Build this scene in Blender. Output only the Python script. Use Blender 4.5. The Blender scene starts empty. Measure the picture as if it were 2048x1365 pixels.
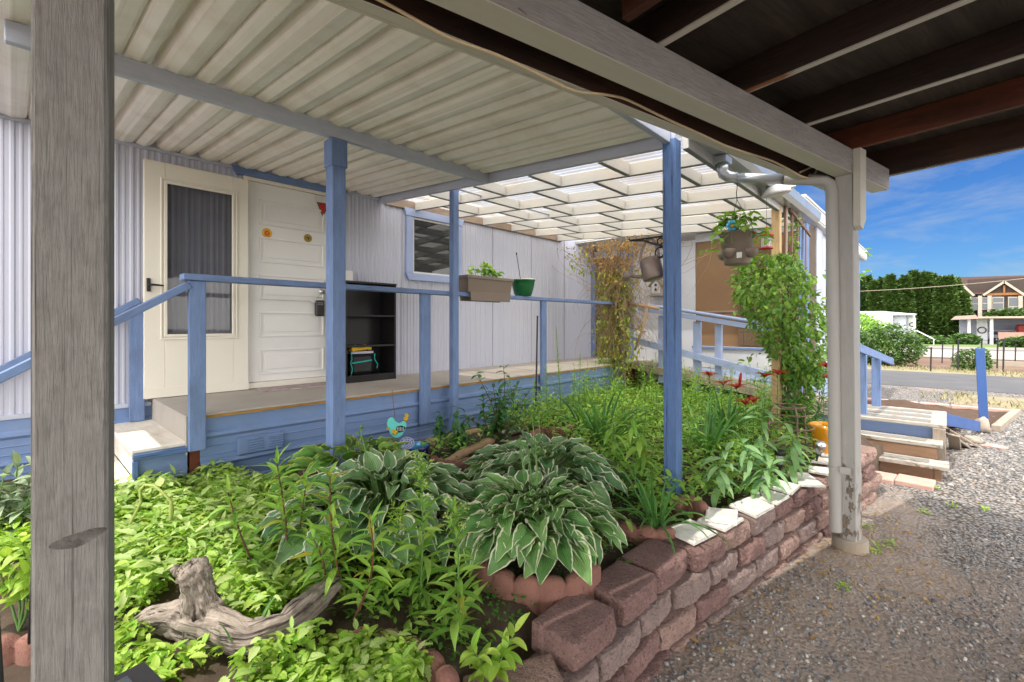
import bpy, math, random
import numpy as np
from mathutils import Vector, Matrix, noise as mnoise

S = bpy.context.scene
COL = S.collection
rnd = random.Random(7)
NR = np.random.RandomState(11)
rad = math.radians

# ------------------------------------------------------------------ camera, sky, sun, exposure
FPX, HOR, YAW, EYE = 932.0, 648.5, rad(42.96), 1.40
cam = bpy.data.cameras.new('camera')
cam.sensor_width = 36.0
cam.lens = FPX / 2048 * 36.0
cam.shift_y = -(682.5 - HOR) / 2048
cam.clip_start = 0.05
cam.clip_end = 2000
camo = bpy.data.objects.new('camera', cam)
COL.objects.link(camo)
camo.location = (0, 0, EYE)
camo.rotation_euler = (rad(90), 0, YAW)
S.camera = camo

SUN = Vector((0.14, 0.35, -1.0)).normalized()
SUN_EL = math.asin(-SUN.z)
SUN_AZ = math.atan2(-SUN.x, -SUN.y) % (2 * math.pi)
SKY_LOW = (.36, .62, .95, 1); SKY_HIGH = (.15, .46, .95, 1)
SKY_FILL = (33, 32, 30.4, 1)
w = bpy.data.worlds.new('World')
S.world = w
w.use_nodes = True
nt = w.node_tree
nt.nodes.clear()
wo = nt.nodes.new('ShaderNodeOutputWorld')
bg = nt.nodes.new('ShaderNodeBackground')
sky = nt.nodes.new('ShaderNodeTexSky')
sky.sky_type = 'NISHITA'
sky.sun_disc = False
sky.sun_elevation = SUN_EL
sky.sun_rotation = SUN_AZ
sky.air_density = 1.0
sky.dust_density = 0.35
sky.ozone_density = 1.6
tc = nt.nodes.new('ShaderNodeTexCoord')
mp = nt.nodes.new('ShaderNodeMapping')
mp.inputs['Scale'].default_value = (1.2, 0.6, 5.0)
mp.inputs['Rotation'].default_value = (0.10, 0.12, 0.5)
nz = nt.nodes.new('ShaderNodeTexNoise')
nz.inputs['Scale'].default_value = 3.2
nz.inputs['Detail'].default_value = 9
nz.inputs['Roughness'].default_value = 0.62
nz.inputs['Distortion'].default_value = 0.5
rp = nt.nodes.new('ShaderNodeValToRGB')
rp.color_ramp.elements[0].position = 0.50
rp.color_ramp.elements[0].color = (0, 0, 0, 1)
rp.color_ramp.elements[1].position = 0.86
rp.color_ramp.elements[1].color = (0.75, 0.75, 0.75, 1)
mx = nt.nodes.new('ShaderNodeMix')
mx.data_type = 'RGBA'
mx.inputs[7].default_value = (4.2, 4.5, 4.8, 1)
L = nt.links.new
L(tc.outputs['Generated'], mp.inputs['Vector'])
L(mp.outputs['Vector'], nz.inputs['Vector'])
L(nz.outputs['Fac'], rp.inputs['Fac'])
# deep clear blue over the road, deepening upwards
sx = nt.nodes.new('ShaderNodeSeparateXYZ'); L(tc.outputs['Generated'], sx.inputs[0])
el = nt.nodes.new('ShaderNodeValToRGB')
el.color_ramp.elements[0].position = 0.0; el.color_ramp.elements[0].color = SKY_LOW
el.color_ramp.elements[1].position = 0.42; el.color_ramp.elements[1].color = SKY_HIGH
L(sx.outputs[2], el.inputs['Fac'])
tint = nt.nodes.new('ShaderNodeMix'); tint.data_type = 'RGBA'; tint.blend_type = 'MULTIPLY'; tint.inputs[0].default_value = 1
L(sky.outputs['Color'], tint.inputs[6]); L(el.outputs['Color'], tint.inputs[7])
L(rp.outputs['Color'], mx.inputs[0])
L(tint.outputs[2], mx.inputs[6])
# white fill glow added to the unseen sky behind and right, to brighten shade
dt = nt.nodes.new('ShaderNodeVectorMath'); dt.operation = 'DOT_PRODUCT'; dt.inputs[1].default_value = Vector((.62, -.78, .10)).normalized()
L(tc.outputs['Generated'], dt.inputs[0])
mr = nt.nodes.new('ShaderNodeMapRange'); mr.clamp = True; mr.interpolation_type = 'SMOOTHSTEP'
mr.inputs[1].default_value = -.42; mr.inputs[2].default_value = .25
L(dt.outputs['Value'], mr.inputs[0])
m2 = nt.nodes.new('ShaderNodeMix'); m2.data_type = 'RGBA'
m2.inputs[7].default_value = SKY_FILL
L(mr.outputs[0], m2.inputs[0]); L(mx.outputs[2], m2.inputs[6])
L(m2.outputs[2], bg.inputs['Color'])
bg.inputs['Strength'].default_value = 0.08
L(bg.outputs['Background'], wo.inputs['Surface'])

sl = bpy.data.lights.new('sun', 'SUN')
sl.energy = 2.3
sl.angle = rad(0.53)
sl.color = (1.0, 0.94, 0.84)
so = bpy.data.objects.new('sun', sl)
COL.objects.link(so)
so.rotation_euler = SUN.to_track_quat('-Z', 'Y').to_euler()

S.render.engine = 'CYCLES'
S.view_settings.view_transform = 'Standard'
S.view_settings.look = 'None'
S.view_settings.gamma = 1.0
S.view_settings.exposure = 0.82
S.cycles.max_bounces = 9
S.cycles.diffuse_bounces = 6
S.cycles.transparent_max_bounces = 12
S.render.resolution_x = 1024
S.render.resolution_y = 682

# ------------------------------------------------------------------ helpers
FW = (-math.sin(YAW), math.cos(YAW))
RT = (math.cos(YAW), math.sin(YAW))


def ray(px):
    s = (px - 1024) / FPX
    return FW[0] + s * RT[0], FW[1] + s * RT[1]


def atX(px, py, x):
    a, b = ray(px); d = x / a
    return (x, b * d, EYE + (HOR - py) / FPX * d)


def atY(px, py, y):
    a, b = ray(px); d = y / b
    return (a * d, y, EYE + (HOR - py) / FPX * d)


def atZ(px, py, z):
    d = (z - EYE) / (HOR - py) * FPX
    a, b = ray(px)
    return (a * d, b * d, z)


CA = rad(11.9)
CV = (math.sin(CA), math.cos(CA)); EV = (math.cos(CA), -math.sin(CA))


def ce(c, e, z):                       # carport axes: c along its beam, e across it
    return (c * CV[0] + e * EV[0], c * CV[1] + e * EV[1], z)


def tag(o, label=None, cat=None, group=None, kind=None):
    if label: o['label'] = label
    if cat: o['category'] = cat
    if group: o['group'] = group
    if kind: o['kind'] = kind
    return o


def empty(name, loc, label, cat, group=None, rz=0):
    o = bpy.data.objects.new(name, None)
    o.empty_display_size = 0.1
    COL.objects.link(o)
    o.location = loc
    o.rotation_euler = (0, 0, rz)
    return tag(o, label, cat, group)


def rotm(rx=0, ry=0, rz=0):
    return np.array((Matrix.Rotation(rz, 3, 'Z') @ Matrix.Rotation(ry, 3, 'Y') @ Matrix.Rotation(rx, 3, 'X')))


def frame(d, up=(0, 0, 1)):
    """columns: along d, sideways, upward"""
    d = Vector(d).normalized(); u = Vector(up)
    s = u.cross(d)
    if s.length < 1e-5: s = Vector((1, 0, 0)).cross(d)
    if s.length < 1e-5: s = Vector((0, 1, 0)).cross(d)
    s.normalize(); n = d.cross(s)
    return np.array(((d.x, s.x, n.x), (d.y, s.y, n.y), (d.z, s.z, n.z)))


def chamfer():
    """24 vertices of a chamfered box as (sign, is-face-axis) and its faces"""
    V = []; idx = {}
    for sx in (-1, 1):
        for sy in (-1, 1):
            for sz in (-1, 1):
                for ax in range(3):
                    idx[(sx, sy, sz, ax)] = len(V); V.append((sx, sy, sz, ax))
    F = []
    for ax in range(3):
        o1, o2 = (ax + 1) % 3, (ax + 2) % 3
        for s in (-1, 1):
            q = []
            for a, b in ((-1, -1), (1, -1), (1, 1), (-1, 1)):
                k = [0, 0, 0]; k[ax] = s; k[o1] = a; k[o2] = b
                q.append(idx[(k[0], k[1], k[2], ax)])
            F.append(q if s > 0 else q[::-1])
    for ax in range(3):
        o1, o2 = (ax + 1) % 3, (ax + 2) % 3
        for a in (-1, 1):
            for b in (-1, 1):
                q = []
                for s, fa in ((-1, o1), (1, o1), (1, o2), (-1, o2)):
                    k = [0, 0, 0]; k[ax] = s; k[o1] = a; k[o2] = b
                    q.append(idx[(k[0], k[1], k[2], fa)])
                F.append(q if a * b < 0 else q[::-1])
    for sx in (-1, 1):
        for sy in (-1, 1):
            for sz in (-1, 1):
                t = [idx[(sx, sy, sz, i)] for i in range(3)]
                F.append(t if sx * sy * sz > 0 else t[::-1])
    return np.array(V), F


CHV, CHF = chamfer()


class MB:
    """collects geometry; build() links it as ONE mesh object"""
    def __init__(s):
        s.v = []; s.f = []; s.g = []; s.l = []; s.n = 0; s.q = []

    def add(s, v, f, g=None, l=None):
        v = np.asarray(v, float)
        s.v.append(v)
        s.g.append(np.asarray(v if g is None else g, float))
        s.l.append(np.zeros((len(v), 3)) if l is None else np.asarray(l, float))
        if isinstance(f, np.ndarray):
            s.q.append(f + s.n)
        else:
            n = s.n
            s.f.extend([tuple(i + n for i in q) for q in f])
        s.n += len(v)
        return s

    def box(s, c, size, R=None, bev=0.003):
        h = np.asarray(size, float) / 2
        b = min(bev, h.min() * 0.45)
        p = CHV[:, :3] * h
        for ax in range(3):
            m = CHV[:, 3] != ax
            p[m, ax] -= CHV[m, ax] * b
        g = p[:, np.argsort(-h)] + NR.rand(3) * 20
        if R is not None: p = p @ np.asarray(R).T
        return s.add(p + np.asarray(c, float), CHF, g)

    def bx(s, x0, x1, y0, y1, z0, z1, bev=0.003):
        return s.box(((x0 + x1) / 2, (y0 + y1) / 2, (z0 + z1) / 2), (abs(x1 - x0), abs(y1 - y0), abs(z1 - z0)), None, bev)

    def bar(s, p0, p1, wd, ht, up=(0, 0, 1), bev=0.003):
        p0 = np.asarray(p0, float); p1 = np.asarray(p1, float)
        return s.box((p0 + p1) / 2, (np.linalg.norm(p1 - p0), wd, ht), frame(p1 - p0, up), bev)

    def tube(s, pts, r, n=8, cap=True):
        P = np.asarray(pts, float); m = len(P)
        r = np.full(m, r) if np.isscalar(r) else np.asarray(r, float)
        T = np.gradient(P, axis=0) if m > 2 else np.array([P[1] - P[0]] * 2)
        T /= np.maximum(np.linalg.norm(T, axis=1), 1e-9)[:, None]
        ref = np.array((0, 0, 1.0)) if abs(T[0][2]) < 0.9 else np.array((1.0, 0, 0))
        V = []; G = []; L_ = 0
        a = np.arange(n) * 2 * math.pi / n
        for i in range(m):
            s1 = np.cross(T[i], ref); ln = np.linalg.norm(s1)
            if ln < 1e-6:
                ref = np.array((1.0, 0.3, 0)); s1 = np.cross(T[i], ref); ln = np.linalg.norm(s1)
            s1 /= ln; s2 = np.cross(T[i], s1); ref = -np.cross(T[i], s1) if False else np.cross(s1, T[i])
            V.append(P[i] + r[i] * (np.cos(a)[:, None] * s1 + np.sin(a)[:, None] * s2))
            if i: L_ += np.linalg.norm(P[i] - P[i - 1])
            G.append(np.stack((np.full(n, L_), np.cos(a) * r[i], np.sin(a) * r[i]), 1))
        F = [(i * n + j, i * n + (j + 1) % n, (i + 1) * n + (j + 1) % n, (i + 1) * n + j) for i in range(m - 1) for j in range(n)]
        if cap:
            F.append(tuple(range(n))[::-1]); F.append(tuple((m - 1) * n + j for j in range(n)))
        return s.add(np.concatenate(V), F, np.concatenate(G) + NR.rand(3) * 9)

    def lathe(s, prof, c=(0, 0, 0), n=24, R=None):
        a = np.arange(n) * 2 * math.pi / n
        V = np.concatenate([np.stack((np.cos(a) * r, np.sin(a) * r, np.full(n, z)), 1) for r, z in prof])
        m = len(prof)
        F = [(i * n + j, i * n + (j + 1) % n, (i + 1) * n + (j + 1) % n, (i + 1) * n + j) for i in range(m - 1) for j in range(n)]
        g = V.copy()
        if R is not None: V = V @ np.asarray(R).T
        return s.add(V + np.asarray(c, float), F, g)

    def prism(s, poly, t, c=(0, 0, 0), R=None):
        """polygon in local x,y extruded t along local z"""
        n = len(poly)
        P = np.array([(x, y, 0) for x, y in poly] + [(x, y, t) for x, y in poly], float)
        F = [tuple(range(n))[::-1], tuple(range(n, 2 * n))] + [(i, (i + 1) % n, n + (i + 1) % n, n + i) for i in range(n)]
        g = P + NR.rand(3) * 9
        if R is not None: P = P @ np.asarray(R).T
        return s.add(P + np.asarray(c, float), F, g)

    def grid(s, P, g=None, close=False):
        """P: (a,b,3) array of points"""
        a, b = P.shape[:2]
        i, j = np.meshgrid(np.arange(a - 1), np.arange(b - 1), indexing='ij')
        k = (i * b + j).ravel()
        q = np.stack((k, k + b, k + b + 1, k + 1), 1)
        return s.add(P.reshape(-1, 3), q, None if g is None else g.reshape(-1, 3))

    def inst(s, tpl, M, rv=None):
        """tpl = (verts, quads, lf); M = (k,3,4) transforms"""
        v, q, lf = tpl
        k = len(M)
        if k == 0: return s
        V = np.einsum('kij,nj->kni', M[:, :, :3], v) + M[:, None, :, 3]
        Q = (q[None] + (np.arange(k) * len(v))[:, None, None]).reshape(-1, q.shape[1])
        l = np.repeat(lf[None], k, 0).copy()
        l[:, :, 2] = (NR.rand(k) if rv is None else rv)[:, None]
        return s.add(V.reshape(-1, 3), Q, None, l.reshape(-1, 3))

    def build(s, name, mat, parent=None, smooth=False, loc=None):
        V = np.concatenate(s.v)
        me = bpy.data.meshes.new(name)
        if s.f:
            F = list(s.f)
            for q in s.q: F.extend(map(tuple, q.tolist()))
            me.from_pydata(V.tolist(), [], F)
        else:
            cs = sum(q.size for q in s.q); nf = sum(len(q) for q in s.q)
            me.vertices.add(len(V)); me.vertices.foreach_set('co', V.ravel())
            me.loops.add(cs); me.loops.foreach_set('vertex_index', np.concatenate([q.ravel() for q in s.q]).astype(np.int32))
            me.polygons.add(nf)
            tot = np.concatenate([np.full(len(q), q.shape[1]) for q in s.q])
            me.polygons.foreach_set('loop_start', (np.cumsum(tot) - tot).astype(np.int32))
            me.update(calc_edges=True)
        at = me.attributes.new('gc', 'FLOAT_VECTOR', 'POINT'); at.data.foreach_set('vector', np.concatenate(s.g).ravel())
        at = me.attributes.new('lf', 'FLOAT_VECTOR', 'POINT'); at.data.foreach_set('vector', np.concatenate(s.l).ravel())
        me.polygons.foreach_set('use_smooth', np.full(len(me.polygons), smooth))
        me.materials.append(mat)
        me.update()
        o = bpy.data.objects.new(name, me)
        COL.objects.link(o)
        if parent is not None:
            o.parent = parent
            o.matrix_parent_inverse = parent_inv(parent)
        return o


def parent_inv(p):
    M = Matrix.LocRotScale(p.location, p.rotation_euler, p.scale)
    if p.parent is not None:
        M = p.parent.matrix_parent_inverse @ M if False else M
    return M.inverted()


# ------------------------------------------------------------------ materials
def newmat(name):
    m = bpy.data.materials.new(name)
    m.use_nodes = True
    n = m.node_tree
    n.nodes.clear()
    out = n.nodes.new('ShaderNodeOutputMaterial')
    return m, n, out


def nd(n, typ, **kw):
    x = n.nodes.new(typ)
    for k, v in kw.items():
        if k in x.inputs: x.inputs[k].default_value = v
        else: setattr(x, k, v)
    return x


def mixc(n, fac, a, b, typ='MIX'):
    x = n.nodes.new('ShaderNodeMix'); x.data_type = 'RGBA'; x.blend_type = typ
    for i, v in ((0, fac), (6, a), (7, b)):
        if hasattr(v, 'is_linked') or hasattr(v, 'links'): n.links.new(v, x.inputs[i])
        elif i == 0: x.inputs[0].default_value = v
        else: x.inputs[i].default_value = (*v, 1) if len(v) == 3 else v
    return x.outputs[2]


def ramp(n, src, lo, hi):
    x = n.nodes.new('ShaderNodeMapRange'); x.clamp = True
    x.inputs[1].default_value = lo; x.inputs[2].default_value = hi
    n.links.new(src, x.inputs[0])
    return x.outputs[0]


def math_(n, op, a, b=None):
    x = n.nodes.new('ShaderNodeMath'); x.operation = op
    for i, v in ((0, a), (1, b)):
        if v is None: continue
        if hasattr(v, 'links'): n.links.new(v, x.inputs[i])
        else: x.inputs[i].default_value = v
    return x.outputs[0]


def noise_(n, vec, scale, det=5, rough=.55, stretch=None, dist=0):
    if stretch:
        m = n.nodes.new('ShaderNodeMapping'); m.inputs['Scale'].default_value = stretch
        n.links.new(vec, m.inputs['Vector']); vec = m.outputs['Vector']
    x = n.nodes.new('ShaderNodeTexNoise')
    x.inputs['Scale'].default_value = scale; x.inputs['Detail'].default_value = det
    x.inputs['Roughness'].default_value = rough; x.inputs['Distortion'].default_value = dist
    n.links.new(vec, x.inputs['Vector'])
    return x.outputs['Fac']


def sc(c, k): return tuple(min(1, max(0, x * k)) for x in c)


def surf(name, col, rough=.6, var=.12, vs=4, bump=.15, bs=60, grain=0, bd=.004, gs=1, dirt=None, dirt_amt=.3, dirt_s=2.0, chips=None, chip_lv=.66,
         chip_s=9, spec=.35, metal=0, under=None, wear=None, streak=None):
    m, n, out = newmat(name)
    at = nd(n, 'ShaderNodeAttribute', attribute_name='gc')
    v = at.outputs['Vector']
    st = (gs, 14 * gs, 14 * gs) if grain else None
    a = noise_(n, v, vs, 6, .6, (1, 6, 6) if grain else None)
    c = mixc(n, a, sc(col, 1 - var * 2), sc(col, 1 + var * 2))
    fine = noise_(n, v, bs if not grain else 9, 8, .65, st, .3 if grain else 0)
    if grain:
        c = mixc(n, math_(n, 'MULTIPLY', ramp(n, fine, .45, .75), grain), c, sc(col, .55))
    if dirt:
        d = noise_(n, v, dirt_s, 8, .62, (1, 2, 2) if grain else None)
        c = mixc(n, math_(n, 'MULTIPLY', ramp(n, d, .48, .72), dirt_amt), c, dirt)
    if streak:                      # weather streaks running down / along the long axis
        d = noise_(n, v, 1.0, 6, .7, streak[1])
        lo_, hi_ = streak[3] if len(streak) > 3 else (.5, .75)
        c = mixc(n, math_(n, 'MULTIPLY', ramp(n, d, lo_, hi_), streak[2]), c, streak[0])
    h = fine
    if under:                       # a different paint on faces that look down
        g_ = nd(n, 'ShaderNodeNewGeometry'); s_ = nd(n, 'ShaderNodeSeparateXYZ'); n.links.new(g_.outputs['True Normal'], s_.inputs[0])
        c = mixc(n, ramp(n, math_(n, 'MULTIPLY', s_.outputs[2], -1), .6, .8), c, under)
    if chips:
        k = noise_(n, v, chip_s, 9, .68, (1, 2.2, 2.2) if grain else None)
        if wear:                    # wear grows towards the foot
            g_ = nd(n, 'ShaderNodeNewGeometry'); s_ = nd(n, 'ShaderNodeSeparateXYZ'); n.links.new(g_.outputs['Position'], s_.inputs[0])
            k = math_(n, 'ADD', k, math_(n, 'MULTIPLY', math_(n, 'SUBTRACT', 1, ramp(n, s_.outputs[2], wear[0], wear[1])), wear[2]))
        kf = ramp(n, k, chip_lv, chip_lv + .025)
        c = mixc(n, kf, c, chips)
        h = math_(n, 'SUBTRACT', fine, kf)
    p = nd(n, 'ShaderNodeBsdfPrincipled')
    n.links.new(c, p.inputs['Base Color'])
    p.inputs['Roughness'].default_value = rough
    p.inputs['Metallic'].default_value = metal
    p.inputs['Specular IOR Level'].default_value = spec
    if bump:
        b = nd(n, 'ShaderNodeBump'); b.inputs['Strength'].default_value = min(1, bump * 2); b.inputs['Distance'].default_value = bd
        n.links.new(h, b.inputs['Height']); n.links.new(b.outputs[0], p.inputs['Normal'])
    n.links.new(p.outputs[0], out.inputs[0])
    return m


def sc2(n, c, k):
    return mixc(n, 1.0, c, (k, k, k), 'MULTIPLY')


def leafmat(name, c0, c1, trans=.3, vein=0, margin=None, mw=.8, rough=.45, mid=None, yellow=None, ylv=.9, spots=.6):
    m, n, out = newmat(name)
    at = nd(n, 'ShaderNodeAttribute', attribute_name='lf')
    sp = nd(n, 'ShaderNodeSeparateXYZ'); n.links.new(at.outputs['Vector'], sp.inputs[0])
    u, v, r = sp.outputs
    c = mixc(n, r, c0, c1)
    au = math_(n, 'ABSOLUTE', u)
    bumpsrc = None
    if yellow: c = mixc(n, ramp(n, r, ylv, min(1, ylv + .05)), c, yellow)
    if vein:
        # parallel veins that converge at the tip
        w_ = math_(n, 'SINE', math_(n, 'MULTIPLY', au, vein))
        bumpsrc = w_
        c = mixc(n, math_(n, 'MULTIPLY', ramp(n, w_, .3, 1), .35), c, sc(c0, .45))
    else:
        w_ = ramp(n, au, .0, .10)
        bumpsrc = w_
        c = mixc(n, math_(n, 'MULTIPLY', math_(n, 'SUBTRACT', 1, w_), .4), c, sc(c1, 1.5))
    if margin:
        g = nd(n, 'ShaderNodeAttribute', attribute_name='gc')
        k = noise_(n, g.outputs['Vector'], 30, 3, .5)
        e = math_(n, 'ADD', au, math_(n, 'MULTIPLY', math_(n, 'SUBTRACT', k, .5), .55))
        c = mixc(n, ramp(n, e, mw, mw + .04), c, margin)
    p = nd(n, 'ShaderNodeBsdfPrincipled')
    gk = nd(n, 'ShaderNodeAttribute', attribute_name='gc')
    sp_ = noise_(n, gk.outputs['Vector'], 70, 4, .6)
    c = mixc(n, math_(n, 'MULTIPLY', ramp(n, sp_, .66, .72), spots), c, (.20, .13, .05))
    big_ = noise_(n, gk.outputs['Vector'], 9, 3, .6)
    c = mixc(n, ramp(n, big_, .35, .7), sc2(n, c, .80), sc2(n, c, 1.18))
    n.links.new(c, p.inputs['Base Color']); p.inputs['Roughness'].default_value = rough
    p.inputs['Specular IOR Level'].default_value = .35
    b = nd(n, 'ShaderNodeBump'); b.inputs['Strength'].default_value = .35; b.inputs['Distance'].default_value = .003
    n.links.new(bumpsrc, b.inputs['Height']); n.links.new(b.outputs[0], p.inputs['Normal'])
    t = nd(n, 'ShaderNodeBsdfTranslucent')
    n.links.new(mixc(n, 1.0, c, (1.0, 1.0, .45), 'MULTIPLY'), t.inputs['Color'])
    ms = nd(n, 'ShaderNodeMixShader'); ms.inputs[0].default_value = trans
    n.links.new(p.outputs[0], ms.inputs[1]); n.links.new(t.outputs[0], ms.inputs[2])
    n.links.new(ms.outputs[0], out.inputs[0])
    return m


def glassmat(name, col=(.02, .025, .03), rough=.03, alpha=1.0):
    m, n, out = newmat(name)
    p = nd(n, 'ShaderNodeBsdfPrincipled')
    p.inputs['Base Color'].default_value = (*col, 1); p.inputs['Roughness'].default_value = rough
    p.inputs['Specular IOR Level'].default_value = .7
    if alpha < 1:
        t = nd(n, 'ShaderNodeBsdfTransparent'); ms = nd(n, 'ShaderNodeMixShader'); ms.inputs[0].default_value = alpha
        n.links.new(t.outputs[0], ms.inputs[1]); n.links.new(p.outputs[0], ms.inputs[2]); n.links.new(ms.outputs[0], out.inputs[0])
    else:
        n.links.new(p.outputs[0], out.inputs[0])
    return m


BLUE = (.15, .225, .42); PALE = (.33, .40, .62)
M = {}
M['blue'] = surf('blue paint', BLUE, .55, .17, 6, .3, grain=.45, gs=1.4, chips=(.25, .22, .21), chip_lv=.69, chip_s=11, dirt=(.085, .115, .20), dirt_amt=.65, dirt_s=3)
M['blue_worn'] = surf('worn blue paint', (.095, .175, .375), .65, .12, 6, .6, grain=.85, gs=1.8, streak=((.025, .045, .12), (1.2, 55, 55), .85, (.56, .62)), chips=(.17, .12, .11), chip_lv=.70, chip_s=9, dirt=(.06, .10, .20), dirt_amt=.4)
M['blue_metal'] = surf('blue skirting', (.155, .24, .44), .5, .08, 3, .08, 30, dirt=(.10, .14, .23), dirt_amt=.5, dirt_s=3, streak=((.25, .28, .36), (.6, 3, 14), .4))
M['lavender'] = surf('lavender siding', (.47, .485, .585), .5, .03, 2, .05, 25, streak=((.44, .44, .54), (.5, 9, .25), .55), dirt=(.55, .54, .58), dirt_amt=.3, dirt_s=1.5)
M['beam_grey'] = surf('grey lavender beam paint', (.47, .50, .60), .6, .08, 4, .12, grain=.25, dirt=(.30, .31, .36), dirt_amt=.5)
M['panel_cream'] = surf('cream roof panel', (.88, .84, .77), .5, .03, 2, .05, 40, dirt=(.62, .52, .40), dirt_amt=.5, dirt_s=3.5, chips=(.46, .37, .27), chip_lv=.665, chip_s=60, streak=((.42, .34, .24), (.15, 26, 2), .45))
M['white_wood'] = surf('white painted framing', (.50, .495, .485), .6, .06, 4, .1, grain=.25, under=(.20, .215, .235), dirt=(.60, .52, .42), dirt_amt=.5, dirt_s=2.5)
M['post_grey'] = surf('old grey white paint', (.31, .295, .28), .75, .16, 9, 1.0, bd=.007, grain=.6, gs=1.8, dirt=(.15, .135, .125), dirt_amt=.45, dirt_s=30, streak=((.075, .065, .06), (.8, 140, 140), .8, (.585, .62)), chips=(.07, .045, .035), chip_lv=.70, chip_s=16)
M['post_peel'] = surf('peeling white paint', (.37, .358, .345), .65, .06, 5, .6, grain=.2, chips=(.20, .155, .115), chip_lv=.69, chip_s=9, wear=(.10, 1.1, .20), dirt=(.42, .40, .38), dirt_amt=.4)
M['beam_worn'] = surf('weathered grey beam', (.36, .34, .335), .75, .14, 5, .9, bd=.007, grain=.95, gs=1.5, dirt=(.30, .27, .25), dirt_amt=.6, chips=(.36, .32, .29), chip_lv=.66, chip_s=6)
M['cream_paint'] = surf('cream painted face', (.54, .52, .455), .6, .05, 3, .06, grain=.08, dirt=(.50, .46, .36), dirt_amt=.4)
M['joist_dark'] = surf('dark stained joist', (.060, .026, .014), .75, .35, 4, .45, grain=.8, dirt=(.010, .008, .009), dirt_amt=.95, dirt_s=.9)
M['joist_red'] = surf('red brown joist', (.13, .036, .016), .75, .3, 4, .4, grain=.8, dirt=(.02, .012, .01), dirt_amt=.9, dirt_s=1.2)
M['soot'] = surf('sooty plywood', (.062, .047, .040), .8, .5, 2, .6, grain=.95, gs=.6, dirt=(.008, .007, .007), dirt_amt=.95, dirt_s=.7)
M['joist_white'] = surf('white joist underside', (.55, .52, .48), .65, .1, 5, .3, grain=.5, chips=(.28, .13, .06), chip_lv=.64, chip_s=3, dirt=(.30, .26, .22), dirt_amt=.5)
M['door_cream'] = surf('cream door paint', (.74, .70, .62), .45, .03, 2, .04, 40, dirt=(.55, .50, .42), dirt_amt=.25, chips=(.3, .25, .2), chip_lv=.80, chip_s=14)
M['door_white'] = surf('white door paint', (.76, .75, .74), .45, .03, 2, .05, 40, dirt=(.62, .61, .62), dirt_amt=.5, dirt_s=1.6)
M['carpet'] = surf('grey outdoor carpet', (.42, .385, .35), .95, .12, 5, .5, 220, dirt=(.36, .30, .24), dirt_amt=.6, dirt_s=2.5)
M['ply_edge'] = surf('plywood edge', (.36, .20, .05), .8, .3, 8, .4, grain=.9)
M['tread_paint'] = surf('worn step paint', (.72, .67, .60), .8, .08, 6, .3, grain=.2, dirt=(.45, .36, .28), dirt_amt=.6, dirt_s=4)
M['black'] = surf('black laminate', (.012, .011, .012), .35, .2, 3, .05, 60)
M['black_plastic'] = surf('black plastic', (.02, .02, .022), .4, .2, 3, .05, 60)
M['iron'] = surf('black iron', (.02, .02, .025), .5, .2, 8, .2, 90)
M['rust_iron'] = surf('rusty wire', (.17, .12, .08), .7, .3, 9, .3, 90)
M['brown_plastic'] = surf('taupe plastic', (.20, .155, .125), .45, .06, 3, .06, 60, dirt=(.14, .11, .09), dirt_amt=.4)
M['green_plastic'] = surf('green plastic', (.012, .11, .035), .25, .1, 3, .03, 60, spec=.5)
M['taupe_metal'] = surf('taupe enamel', (.17, .125, .105), .35, .06, 3, .04, 60, spec=.6)
M['blue_glaze'] = surf('cobalt glaze', (.010, .018, .13), .12, .3, 4, .03, 40, spec=.7)
M['turq_glaze'] = surf('turquoise glaze', (.03, .30, .55), .15, .3, 6, .03, 40, spec=.7)
M['yellow_glaze'] = surf('orange yellow glaze', (.80, .33, .02), .12, .12, 4, .02, 40, spec=.7)
M['terracotta'] = surf('terracotta concrete', (.24, .115, .09), .92, .2, 9, .9, 150, chips=(.36, .20, .15), chip_lv=.62, chip_s=70, dirt=(.24, .13, .10), dirt_amt=.5, dirt_s=5)
M['block'] = surf('red brown concrete block', (.235, .140, .128), .95, .22, 13, 1.0, 120, bd=.010, streak=((.10, .058, .05), (95, 95, 95), .75, (.52, .60)), dirt=(.19, .12, .11), dirt_amt=.5, dirt_s=7, chips=(.40, .29, .26), chip_lv=.60, chip_s=90)
M['block_pale'] = surf('faded concrete block', (.32, .215, .185), .95, .2, 13, 1.0, 120, bd=.010, streak=((.15, .09, .075), (95, 95, 95), .7, (.52, .60)), dirt=(.26, .17, .14), dirt_amt=.5, dirt_s=6)
M['block_grey'] = surf('greyed concrete block', (.27, .20, .185), .95, .22, 13, 1.0, 120, bd=.010, streak=((.13, .09, .08), (95, 95, 95), .7, (.52, .60)), dirt=(.34, .25, .22), dirt_amt=.5, dirt_s=12)
M['block_pink'] = surf('pink concrete paver', (.55, .34, .29), .9, .1, 6, .4, 120, dirt=(.40, .27, .22), dirt_amt=.4)
M['tile'] = surf('broken white tile', (.76, .74, .69), .5, .03, 4, .2, 60, dirt=(.36, .32, .26), dirt_amt=.6, dirt_s=14, chips=(.24, .20, .15), chip_lv=.63, chip_s=75)
M['soil'] = surf('dark soil', (.065, .045, .032), .95, .35, 9, 1.0, 50, dirt=(.14, .10, .07), dirt_amt=.6, dirt_s=12)
M['mulch'] = surf('brown mulch', (.085, .052, .033), .95, .3, 9, 1.0, 60, dirt=(.07, .04, .03), dirt_amt=.6, dirt_s=8)
M['asphalt'] = surf('old asphalt', (.10, .10, .105), .9, .12, 1.5, .5, 80, dirt=(.17, .165, .16), dirt_amt=.5, dirt_s=.7)
M['asphalt_pale'] = surf('pale asphalt', (.24, .22, .205), .9, .12, .5, .3, 40)
M['concrete'] = surf('concrete', (.30, .265, .22), .9, .1, 6, .5, 60, dirt=(.34, .22, .13), dirt_amt=.6, dirt_s=6)
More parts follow.
